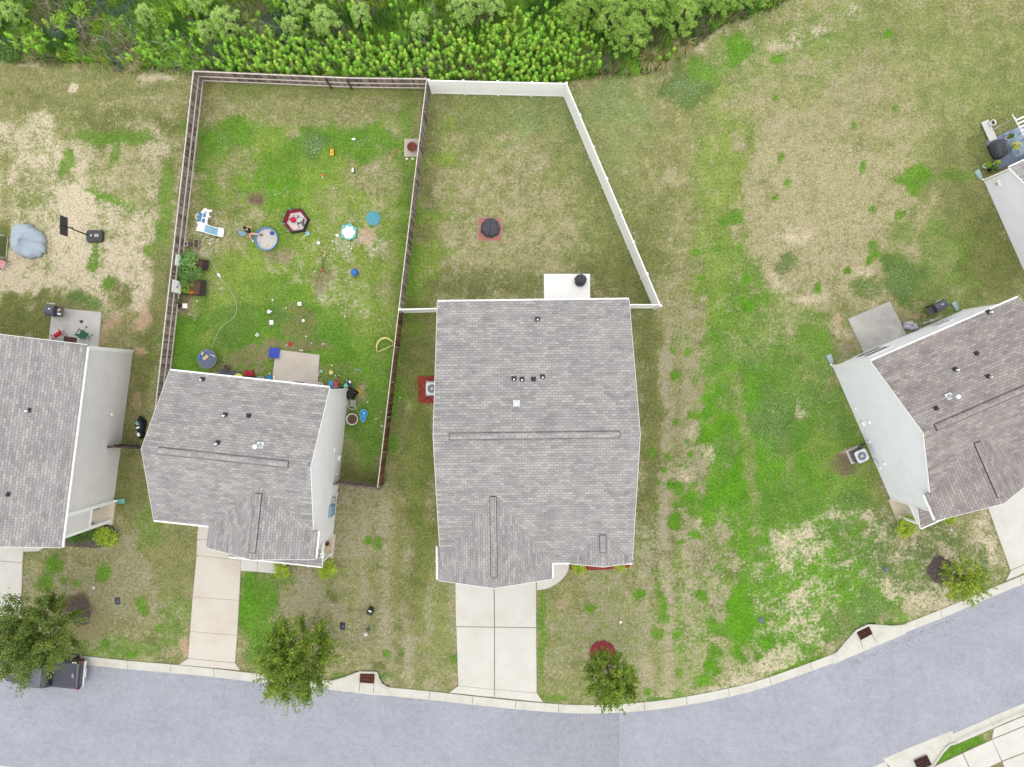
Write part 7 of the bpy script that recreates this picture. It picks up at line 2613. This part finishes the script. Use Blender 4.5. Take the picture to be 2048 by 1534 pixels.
MB().box(.02, .38, -.14, .16, 0, .36).build("right_cabinet", cm("toy_coral", 210, 90, 95), o, bevel=.04)
MB().box(-.2, .42, -.3, -.14, .2, .25).build("tray", M_TRIM, o, bevel=.02)
MB().tube([(.2, .16, .2), (.24, .3, .25), (.3, .36, .2)], .05, 8).build("spout", cm("toy_orange_red", 215, 80, 60), o, True)
o = thing("tricycle", "tiny black and white toy tricycle above the toy corner", "toy", P(675, 752), R(15))
MB().tube([(-.1, 0, .08), (.08, 0, .14), (.1, 0, .06)], .02, 6).build("frame", M_BLACK, o)
for x, y in ((-.11, .07), (-.11, -.07), (.11, 0)):
    MB().cyl((x, y - .02, .06), (x, y + .02, .06), .06, n=12).build("wheel", M_TRIM, o)
o = thing("tarp", "black tarp sheet heaped by the back corner of the grey wall", "tarp", P(693, 785), R(-8))
rg_ = []
for f, z in ((1, 0), (.97, .3), (.85, .5), (.5, .58), (.02, .6)):
    rg_.append([(.9 * f * math.cos(a) * (1 + .12 * math.sin(3 * a)), (.42 * f) * math.sin(a) * (1 + .1 * math.sin(5 * a)), max(0, z + .06 * math.sin(7 * a) * (0 < z < .6))) for a in [2 * math.pi * k / 36 for k in range(36)]])
MB().loft(rg_).build("sheet", mat("black_tarp", (.012, .012, .015), .6, .3, 6, bump=.3), o, True)
simple("cushion", "mint green cushion lying on the black tarp", "cushion", 692, 772, R(-15), MB().ball((0, 0, .07), (.19, .24, .08), 4, 8), M_MINT, .6, True, .03)
o = thing("folding_stroller", "dark folded stroller with white and blue bits behind the mint cushion", "stroller", P(698, 767), R(-30))
MB().tube([(-.3, -.2, .1), (0, 0, .5), (.25, .2, .6)], .025, 6).build("frame", M_STEEL, o)
MB().tube([(.3, -.2, .1), (.05, 0, .5), (-.2, .25, .6)], .025, 6).build("frame", M_STEEL, o)
MB().ball((.05, .1, .45), (.26, .2, .14), 12, 8).build("seat", cm("stroller_slate", 60, 75, 88), o, True)
MB().ball((.1, .2, .56), (.1, .08, .05), 10, 6).build("pillow", M_TRIM, o, True)
for x in (-.3, .3):
    MB().cyl((x, -.2, .1), (x + .04, -.2, .1), .1, n=14).build("wheel", M_BLACK, o)
simple("bag", "small blue-grey bag tucked at the gutter corner by the tarp", "bag", 664, 779, 0, MB().lathe([(.22, 0), (.26, .2), (.18, .4), (.02, .42)], 18, (0, 0, 0), lambda a, i, z: 1 + .14 * math.sin(4 * a)), cm("bag_slate", 98, 102, 128), 0.6, True)
pot(718, 784, .19, .28, M_YEL, "bright yellow bucket at the corner of the grey wall", False, name="bucket")
lump("toy_scoop", "yellow scoop beside the yellow bucket", "toy", 713, 790, M_PYEL, [("scoop", None, MB().ball((0, 0, .06), (.12, .08, .06))), ("grip", None, MB().tube([(-.1, .04, .06), (-.2, .1, .06)], .025)), ("second_grip", M_YEL, MB().tube([(-.05, -.13, .04), (.02, -.17, .04), (.08, -.16, .04)], .025))])
o = thing("garden_chair", "grey metal garden chair with a round hoop lying by the wall", "chair", P(708, 805), R(-8))
MB().box(-.22, .24, -.28, .2, .38, .42).build("seat", M_MESHG, o, bevel=.02)
MB().box(-.62, -.26, -.34, .12, .5, .54).build("backrest", cm("chair_taupe", 178, 170, 158), o, bevel=.02)
for x in (-.24, .26):
    for y in (-.3, .24):
        MB().cyl((x, y, 0), (x * .9, y, .4), .02, n=6).build("leg", M_STEEL, o)
MB().loop([(.02 + .28 * math.cos(k), -.34 + .12 * math.sin(k), .4) for k in np.arange(0, 6.28, .35)], .02, 6).build("arm_hoop", M_STEEL, o)
simple("hoop", "thin pale green play hoop beside the grey garden chair", "hoop", 722, 803, 0, MB().ring((0, 0, .05), .27, .012, 30, 6), cm("hoop_green", 140, 180, 120), 0, True)
o = thing("baby_bath", "sky blue guitar-shaped plastic tub on the grass", "tub", P(728, 831), R(-8))
bo = [(.32, .0), (.3, .16), (.2, .29), (.05, .34), (-.1, .3), (-.2, .26)]
gp_ = []
for k in range(40):
    a = 2 * math.pi * k / 40
    r_ = .3 + .17 * abs(math.sin(a)) ** 2
    w_ = .26 if math.sin(a) > 0 else .21
    pinch = 1 - .2 * math.exp(-((math.sin(a) + .15) / .3) ** 2)
    gp_.append((w_ * math.cos(a) * 1.15 * pinch, .45 * math.sin(a)))
MB().loft([[(x * e, y * e, z) for x, y in gp_] for e, z in ((.86, 0), (1, .2), (.94, .2), (.84, .05))]).build("tub", M_SKY, o, True)
MB().loop([(x * .985, y * .985, .205) for x, y in gp_], .022, 6).build("rim", cm("sky_rim", 150, 205, 240), o, True)
MB().lathe([(.07, .05), (.06, .075), (.01, .08)], 14, (0, .16, 0)).build("drain", cm("sky_pale", 170, 225, 245), o)

# --- heap behind the fence gap
o = thing("rubbish_bags", "heap of black bags with teal and white scraps in the gap left of the house", "rubbish", P(285, 852), 0)
o.scale = (.72, .8, .8)
MB().lathe([(.62, 0), (.66, .3), (.5, .6), (.2, .75), (.02, .76)], 26, (0, .1, 0), lambda a, i, z: 1 + .12 * math.sin(4 * a + i), .7, 1.1).build("bag", mat("bin_bag", (.012, .014, .02), .35, .3, 5, bump=.4), o, True)
MB().lathe([(.3, 0), (.34, .2), (.2, .45), (.02, .5)], 20, (0, -.75, 0), lambda a, i, z: 1 + .15 * math.sin(3 * a + i)).build("bag", mat("bin_bag", (.012, .014, .02), .35), o, True)
MB().obox((-.05, .25, .76), (.3, .42, .05), .5, .2).build("teal_sheet", cm("sheet_teal", 130, 170, 165), o, bevel=.02)
MB().obox((-.02, -.1, .74), (.34, .14, .05), .3, .1).build("white_strip", M_TRIM, o, bevel=.02)
MB().obox((-.08, -.72, .52), (.26, .34, .05), .4).build("white_bag", M_TRIM, o, bevel=.03)

# --- utility boxes, lids
def lidbox(px, py, rz, m, label, s=(.36, .5)):
    o = thing("meter_lid", label, "meter lid", P(px, py), rz)
    MB().box(-s[0] / 2, s[0] / 2, -s[1] / 2, s[1] / 2, -.05, .035).build("box", m, o, bevel=.03)
    MB().cyl((.05, -.02, .034), (.05, -.02, .045), .05, n=12).build("plug", M_GREYP, o)


lidbox(235, 1202, R(4), cm("lid_slate", 78, 82, 94), "dark grey meter lid in the lawn left of the tan driveway")
lidbox(685, 1252, R(0), cm("lid_navy", 52, 54, 70), "navy meter lid in the lawn right of the large tree")
lidbox(1522, 1240, R(-10), cm("lid_blue_grey", 96, 104, 128), "blue-grey meter lid in the bright grass of the right front lawn", (.32, .42))
lidbox(1772, 1139, R(20), cm("lid_blue_grey", 96, 104, 128), "small blue-grey lid near the thin open tree", (.28, .34))
o = thing("utility_pedestal", "squat dark green utility box with a white label", "utility box", P(742, 1220), R(-22))
MB().loft([[(x * e, y * e, z) for x, y in ((-.2, -.22), (.2, -.22), (.22, 0), (.14, .24), (-.14, .24), (-.22, 0))] for e, z in ((1.05, 0), (1, .35), (.85, .5), (.5, .55))]).build("body", cm("box_green", 46, 62, 60), o, True, .02)
MB().obox((0, .1, .545), (.22, .08, .012), 0).build("label_plate", M_TRIM, o)
o = thing("telecom_post", "pale green telecom post with a white cap", "utility post", P(737, 1259), 0)
MB().lathe([(.14, 0), (.13, .9), (.1, 1.0), (.01, 1.02)], 18).build("post", cm("post_green", 140, 178, 152), o, True)
MB().lathe([(.135, .78), (.14, .93), (.11, 1.03), (.01, 1.06)], 18).build("cap", cm("cap_pale", 225, 235, 215), o, True)
for px, py, r_, l_ in ((1241, 1244, .09, "white cleanout cap in the lawn above the slim tree"), (188, 1175, .09, "white ring-shaped cap in the lawn near the leftmost driveway"), (1902, 1059, .07, "white cap in the grass by the right-hand bushes")):
    o = thing("cleanout_cap", l_, "pipe cap", P(px, py))
    MB().lathe([(r_, 0), (r_, .06), (r_ * .6, .07), (r_ * .5, .05)], 18).build("cap", M_TRIM, o, True)
    MB().cyl((0, 0, .03), (0, 0, .052), r_ * .45, n=12).build("plug", M_GREYP if px != 1241 else M_TRIM, o)

# --- right-hand back yard: tarp, bicycle frame
o = thing("white_tarp", "crumpled pale grey tarp beside the grey patio", "tarp", P(1817, 652), R(-15))
rg_ = []
for f, z in ((1, 0), (.95, .3), (.75, .48), (.4, .5), (.02, .46)):
    rg_.append([(.5 * f * math.cos(a) * (1 + .16 * math.sin(3 * a + 1)), .3 * f * math.sin(a) * (1 + .14 * math.sin(5 * a)), max(0, z + .1 * math.sin(6 * a + f * 4) * (0 < z < .5))) for a in [2 * math.pi * k / 40 for k in range(40)]])
MB().loft(rg_).build("sheet", cm("tarp_pale", 198, 198, 206, rough=.7), o, True)
o = thing("bicycle", "slim pale bicycle standing along the back wall of the right-hand house", "bicycle", P(1856, 641), R(24))
for x in (-.52, .52):
    w_ = MB()
    w_.loop([(x + .32 * math.cos(k), 0, .33 + .32 * math.sin(k)) for k in np.arange(0, 6.28, .26)], .022, 6)
    w_.build("tyre", cm("tyre_tan", 190, 180, 165), o, True)
    MB().cyl((x, -.05, .33), (x, .05, .33), .03, n=10).build("hub", M_STEEL, o)
fr = MB()
for a_, b_ in (((-.52, 0, .33), (-.2, 0, .85)), ((-.2, 0, .8), (.36, 0, .85)), ((-.05, 0, .33), (.36, 0, .8)), ((-.05, 0, .33), (-.2, 0, .82)), ((-.52, 0, .33), (-.05, 0, .33)), ((.52, 0, .33), (.34, 0, .95))):
    fr.tube([a_, b_], .022, 6)
fr.build("frame", cm("bike_cream", 215, 208, 190), o)
MB().tube([(.36, -.3, .98), (.3, -.1, .97), (.3, .1, .97), (.36, .3, .98)], .018, 6).build("handlebar", cm("bike_cream", 215, 208, 190), o)
MB().ball((-.22, 0, .9), (.16, .09, .05), 12, 8).build("saddle", cm("saddle_grey", 178, 176, 176), o, True)
MB().ball((-.02, -.02, .36), (.12, .1, .12), 10, 6).build("crank", M_STEEL, o)

# --- blue patio of the upper right house
o = thing("blue_patio", "slate blue patio platform with a marbled blue mat at the right edge", "patio", P(1970, 283), R(24))
MB().box(0, 5, -2.2, 0, -.1, .1).build("deck", cm("deck_slate", 126, 136, 156, rough=.7, var=.12, scale=1.5), o, bevel=.015)


def marble():
    m, n, p = _nodes("marbled_mat")
    co = objco(n)
    f = noise(n, co, 2.6, 5, .7, .4, .6)
    vo = n.nodes.new("ShaderNodeTexVoronoi")
    vo.feature = 'DISTANCE_TO_EDGE'
    vo.inputs['Scale'].default_value = 4.5
    n.links.new(co, vo.inputs['Vector'])
    c = mixc(n, f, C(128, 150, 176), C(190, 208, 220))
    c = mixc(n, mathn(n, 'MULTIPLY', mathn(n, 'LESS_THAN', vo.outputs['Distance'], .05), .5), c, C(80, 105, 140))
    n.links.new(c, p.inputs['Base Color'])
    p.inputs['Roughness'].default_value = .7
    return m


MB().box(1.35, 4.9, -1.9, -.03, .1, .115).build("mat", marble(), o)
o = thing("stepping_bench", "narrow white stone bench above the blue patio", "bench", P(1975, 263), R(24))
MB().box(-.28, .28, -.75, .75, .12, .2).build("top", cm("bench_white", 222, 222, 216), o, bevel=.02)
for y in (-.55, .55):
    MB().box(-.22, .22, y - .08, y + .08, 0, .12).build("foot", M_GREYP, o)
pp_ = pot(1981, 248, .2, .3, M_TRIM, "white pot with a wilted plant on the white bench", z=.2)
shrub(1984, 246, .16, .45, leafmat("brown_leaves", [(.1, .07, .04), (.18, .13, .06), (.2, .2, .06)], .3), "wilted brown plant spilling from the white bench pot", 41, 140, "potted_plant", .09)
for px, py, r_, l_, m_, sd in ((1968, 333, .26, "white pot of green leaves by the wall corner, outermost", M_LEAF_B, 42), (1979, 339, .26, "leafy green potted plant in the middle of the corner group", M_LEAF_G, 43), (1987, 330, .18, "small pale flowering pot next to the blue patio edge", M_LEAF_Y, 44)):
    o = pot(px, py, r_ * .8, .3, M_TRIM if sd != 43 else M_BLACK, l_, name="potted_plant")
    p2 = shrub(px, py, r_, .55, m_, "x", sd, 220, "foliage", .1)
    for c_ in list(p2.children):
        c_.parent = o
        c_.location = (0, 0, .15)
    bpy.data.objects.remove(p2)
o = pot(2011, 278, .14, .25, M_TRIM, "small pot with a dark leafy plant behind the covered furniture", name="potted_plant", z=.1)
shrub(2014, 276, .2, .7, M_LEAF_G, "dark leafy plant growing from the small patio pot", 45, 160, "potted_plant", .1)
shrub(2022, 296, .26, .9, leafmat("lime_flower", [(.4, .45, .05), (.6, .65, .15), (.7, .7, .3)], .3), "lime yellow flower head beside the covered furniture", 46, 220, "flower", .13)
o = thing("awning_frame", "white slatted awning frame over the patio at the right edge", "awning", PG(2028, 240, 2.25), R(24))
for k in range(5):
    MB().box(.1, 4, -.12 - .26 * k, -.02 - .26 * k, 2.2, 2.26).build("slat", M_TRIM, o)
MB().tube([(.0, .4, 2.3), (.35, -3.2, 2.3)], .04, 6).build("beam", M_STEEL, o)
for y in (.1, -3.0):
    MB().cyl((.1, y, 0), (.1, y, 2.3), .04, n=8).build("post", M_STEEL, o)

# --- porch things of the toy house
o = thing("porch_chair", "small chair on the porch of the tan-driveway house", "chair", hb.W(-.02 + .3, 11.35, .14), R(-6))
MB().box(-.18, .2, -.2, .2, .3, .34).build("seat", M_WOODL, o, bevel=.02)
MB().box(-.22, -.16, -.2, .2, .34, .7).build("backrest", M_WOODL, o, bevel=.02)
for x in (-.16, .17):
    for y in (-.17, .17):
        MB().cyl((x, y, 0), (x, y, .3), .018, n=6).build("leg", M_BLKM, o)
pot(656, 1086, .14, .25, M_TERRA, "terracotta pot on the porch of the tan-driveway house", z=.14)
pot(1834, 1025, .18, .3, M_BLACK, "dark pot under the porch roof of the right-hand house", z=.14)
o = thing("wind_chime", "white disc-shaped ornament hanging at the porch eave of the tan-driveway house", "ornament", hb.W(-.35, 10.85, 4.0), 0)
MB().ball((0, 0, 0), (.12, .2, .05), 16, 8).build("disc", M_TRIM, o, True)
MB().cyl((0, 0, .05), (0, 0, 1.2), .012, n=6).build("cord", M_STEEL, o)
MB().cyl((0, 0, .05), (0, 0, .08), .06, n=10).build("boss", M_GREYP, o)
o = thing("porch_handrail", "short dark handrail on the porch of the leftmost house", "handrail", ha.W(.9, 10.95, .13), R(-10))
MB().tube([(0, 0, .0), (0, 0, .9), (-.1, -.45, .9), (-.1, -.45, 0)], .03, 6).build("rail", M_CHAR, o)

# --- scraps and litter
first = None
LIT = [(703, 497, 'r'), (545, 600, 0), (566, 618, 0), (572, 616, 0), (683, 625, 0), (690, 633, 0), (612, 673, 0), (646, 688, 0), (600, 700, 0), (604, 701, 0), (570, 692, 0), (574, 690, 0), (586, 695, 0), (623, 686, 0), (390, 466, 0), (402, 469, 0), (413, 473, 0), (424, 478, 0), (420, 481, 0),
       (419, 488, 0), (405, 481, 0), (434, 480, 0), (408, 476, 0), (752, 838, 0), (758, 836, 0), (764, 852, 0), (763, 864, 0), (772, 824, 0), (721, 784, 0), (735, 804, 0), (625, 421, 0), (586, 502, 0), (612, 496, 0), (629, 543, 0), (675, 487, 0), (668, 498, 0), (699, 493, 0), (704, 486, 0), (738, 470, 0), (752, 478, 0), (760, 486, 0), (756, 506, 0), (748, 500, 0),
       (665, 483, 0), (670, 470, 0), (390, 640, 0), (448, 720, 0), (512, 743, 0), (539, 747, 0), (571, 755, 0), (688, 757, 0), (394, 602, 0), (800, 795, 0), (790, 770, 0)]
for px, py, f in LIT:
    if first is None:
        s_ = .06
        first = thing("litter_scrap", "small pale scrap of paper or plastic lying on the grass of the toy yard", "litter", P(px, py), 0, "pale scraps littering the toy yard")
        MB().lathe([(s_, 0), (s_ * .9, .02), (s_ * .4, .035), (.005, .03)], 9, (0, 0, 0), lambda a, i, z: 1 + .35 * math.sin(2 * a) + .2 * math.sin(3 * a + 1)).build("scrap", M_TRIM, first)
    else:
        dup(first, P(px, py), random.uniform(0, 6), first['label'], random.uniform(.45, 1.0))
for px, py, r_, l_ in ((646, 563, .18, 'x'),):
    pass

# --- the person by the wading pool
def skin_body(name, joints, edges, m, parent, root=0, sub=2):
    me = bpy.data.meshes.new(name)
    me.from_pydata([j[0] for j in joints], edges, [])
    o = bpy.data.objects.new(name, me)
    COL.objects.link(o)
    me.skin_vertices.new() if hasattr(me.skin_vertices, "new") and not len(me.skin_vertices) else None
    o.modifiers.new("skin", 'SKIN')
    for i, j in enumerate(joints):
        sv_ = me.skin_vertices[0].data[i]
        r_ = j[1]
        sv_.radius = (r_, r_) if not isinstance(r_, tuple) else r_
        sv_.use_root = (i == root)
    s_ = o.modifiers.new("sub", 'SUBSURF')
    s_.levels = s_.render_levels = sub
    me.materials.append(m)
    if parent:
        o.parent = parent
    return o


pr = thing("person", "person with black hair and black top sitting by the wading pool, legs stretched into it", "person", P(501, 467), 0)
q = lambda px, py, z: P(px, py, z) - P(501, 467)
hip, waist, chest, neck, head, crown = q(500.5, 467, .17), q(498.5, 464, .32), q(495.5, 460.5, .5), q(492.5, 458, .64), q(490.5, 456.5, .74), q(489.5, 455.5, .88)
J, E = [], []


def jn(p, r, frm=None):
    J.append((tuple(p), r))
    if frm is not None:
        E.append((frm, len(J) - 1))
    return len(J) - 1


ih = jn(hip, .14)
iw = jn(waist, .115, ih)
ic = jn(chest, (.15, .11), iw)
ink = jn(neck, .05, ic)
ihd = jn(head, .085, ink)
jn(crown, .08, ihd)
HANDS = []


def limb(i0, pts):
    k = i0
    for p, r in pts:
        k = jn(p, r, k)
    return k


def hand(iw_, wrist, d, up):
    d, up = d.normalized(), up.normalized()
    sd = d.cross(up).normalized()
    palm = jn(wrist + d * .06, (.035, .022), iw_)
    for f, (o_, L) in enumerate(((-.03, .07), (-.01, .085), (.01, .08), (.03, .06))):
        a = jn(wrist + d * .1 + sd * o_, .0095, palm)
        b_ = jn(wrist + d * (.1 + L * .5) + sd * o_ * 1.15 - up * .006, .0085, a)
        jn(wrist + d * (.1 + L) + sd * o_ * 1.2 - up * .022, .007, b_)
    t = jn(wrist + d * .04 - sd * .045, .011, palm)
    jn(wrist + d * .08 - sd * .07 - up * .01, .009, t)


# left arm bent up towards the head, right arm propped on the ground
sh1, el1, wr1 = q(499, 456.8, .55), q(503, 454.2, .62), q(497.5, 452.9, .78)
k = limb(ic, [(sh1, .055), (el1, .042), (wr1, .03)])
hand(k, wr1, wr1 - el1, GL((0, 0, 1)))
sh2, el2, wr2 = q(491.8, 461.5, .54), q(490.5, 466, .3), q(494, 471, .05)
k = limb(ic, [(sh2, .055), (el2, .042), (wr2, .03)])
hand(k, wr2, GL((.5, -.6, -.1)), GL((0, 0, 1)))
kn1, an1, ft1 = q(509, 467.5, .42), q(518.5, 468.8, .30), q(522.5, 469.6, .24)
limb(ih, [(q(503, 467.5, .2), .095), (kn1, .068), (q(514, 468.2, .38), .055), (an1, .038), (ft1, .035)])
kn2, an2, ft2 = q(500, 474, .2), q(503.5, 478.5, .07), q(505, 480.5, .045)
limb(ih, [(q(500.8, 469.5, .19), .09), (kn2, .065), (q(502, 476.5, .12), .052), (an2, .036), (ft2, .032)])
M_SKIN = mat("skin", C(232, 190, 168), .6, .06, 8)
skin_body("body", J, E, M_SKIN, pr)


def cloth(name, pts, m, rad, extra=()):
    J2 = [(tuple(p), r) for p, r in pts]
    E2 = [(i, i + 1) for i in range(len(pts) - 1)]
    for b, pp in extra:
        prev = b
        for p, r in pp:
            J2.append((tuple(p), r))
            E2.append((prev, len(J2) - 1))
            prev = len(J2) - 1
    return skin_body(name, J2, E2, m, pr, 0, 2)


M_TOP = mat("black_top", (.014, .014, .017), .85, .2, 8)
cloth("top", [(hip.lerp(waist, .6), .135), (waist, .132), (chest, (.168, .128)), (neck.lerp(chest, .35), .085)], M_TOP, 0, [(2, [(sh1, .07), (sh1.lerp(el1, .45), .058)]), (2, [(sh2, .07), (sh2.lerp(el2, .45), .058)])])
M_SHORT = mat("pink_shorts", C(222, 175, 172), .85, .08, 8)
cloth("shorts", [(waist.lerp(hip, .3), .13), (hip, .158)], M_SHORT, 0, [(1, [(q(503, 467.5, .2), .11), (q(507, 467.5, .34), .09)]), (1, [(q(500.8, 469.5, .19), .105), (q(500.2, 472.5, .2), .088)])])
M_HAIR = mat("black_hair", (.01, .009, .009), .5, .3, 12)
MB().ball(tuple(crown.lerp(head, .35) + GL((-.015, .01, .025))), (.112, .108, .115), 18, 12).build("hair", M_HAIR, pr, True)
hr = MB().tube([crown + GL((-.07, .05, -.02)), head + GL((-.11, .07, -.04)), neck + GL((-.1, .08, -.06)), chest + GL((-.1, .1, .02))], .06, 8, [.07, .085, .075, .03])
hr.build("hair_fall", M_HAIR, pr, True)
fdir = GL((.75, -.45, -.15)).normalized()
fs_ = fdir.cross(GL((0, 0, 1))).normalized()
fc = head.lerp(crown, .35)
for s_ in (-1, 1):
    MB().ball(tuple(fc + fdir * .083 + fs_ * .034 * s_ + GL((0, 0, .02))), .012, 8, 6).build("eye", M_DARK, pr, True)
    MB().ball(tuple(fc + fs_ * .088 * s_), (.014, .02, .03), 8, 6).build("ear", M_SKIN, pr, True)
MB().ball(tuple(fc + fdir * .1 - GL((0, 0, .012))), (.014, .014, .022), 8, 6).build("nose", M_SKIN, pr, True)
MB().ball(tuple(fc + fdir * .086 - GL((0, 0, .05))), (.012, .024, .008), 8, 6).build("mouth", cm("lips", 180, 100, 95), pr, True)
MB().loft([[(x, y, z) for x, y, z in ((e.x, e.y - .05, e.z - .04), (e.x, e.y + .05, e.z - .04), (e.x, e.y + .045, e.z + .04), (e.x, e.y - .045, e.z + .04))] for e in (an1 + GL((-.03, 0, -.02)), an1.lerp(ft1, .6), ft1 + GL((.1, -.02, -.03)))]).build("shoe", M_TOP, pr, True, .02, 1)
MB().ball(tuple(ft2 + GL((.03, -.04, 0))), (.05, .09, .045), 12, 8).build("shoe", M_TRIM, pr, True)
o = thing("towel", "crumpled light blue towel on the grass behind the seated person", "towel", P(484, 467), R(-25))
rg_ = []
for f, z in ((1, 0), (.95, .05), (.7, .09), (.3, .08), (.02, .07)):
    rg_.append([(.3 * f * math.cos(a) * (1 + .25 * math.sin(3 * a)), .17 * f * math.sin(a) * (1 + .2 * math.sin(5 * a)), max(0, z + .03 * math.sin(8 * a) * (0 < z))) for a in [2 * math.pi * k / 30 for k in range(30)]])
MB().loft(rg_).build("cloth", cm("towel_blue", 150, 190, 222, rough=.9), o, True)

# dark crumbs swept along the gutter
rgd = np.random.default_rng(5)
pts = []
for k in range(230):
    t = rgd.random()
    q0 = P(1700 + 210 * t, 1322 - 88 * t + rgd.exponential(9), RZ)
    pts.append((q0.x, q0.y, RZ + .012))
for k in range(160):
    q0 = P(rgd.uniform(200, 2040), 0, RZ)
    j_ = min(range(0, len(N_EDGE), 6), key=lambda n_: abs(N_EDGE[n_].x - q0.x))
    pts.append((N_EDGE[j_].x + rgd.normal(scale=.3), N_EDGE[j_].y - rgd.exponential(.25) - .05, RZ + .012))
for k in range(90):
    q0 = P(rgd.uniform(0, 2040), rgd.uniform(1400, 1530), RZ)
    pts.append((q0.x, q0.y, RZ + .012))
pts = np.array(pts)
pts = pts[inpoly(pts[:, 0], pts[:, 1], [tuple(p[:2]) for p in N_EDGE] + [tuple(p[:2]) for p in S_EDGE[::-1]])]
sz_ = rgd.uniform(.03, .09, len(pts))
gr_ = fastmesh("road_grit", cards(pts, np.tile([0, 0, 1.0], (len(pts), 1)), sz_, sz_ * .6), 4, cm("grit_dark", 104, 104, 104, rough=.95, var=.3))
tag(gr_, "dark leaf crumbs and grit scattered along the gutter of the road", "grit", kind='stuff')
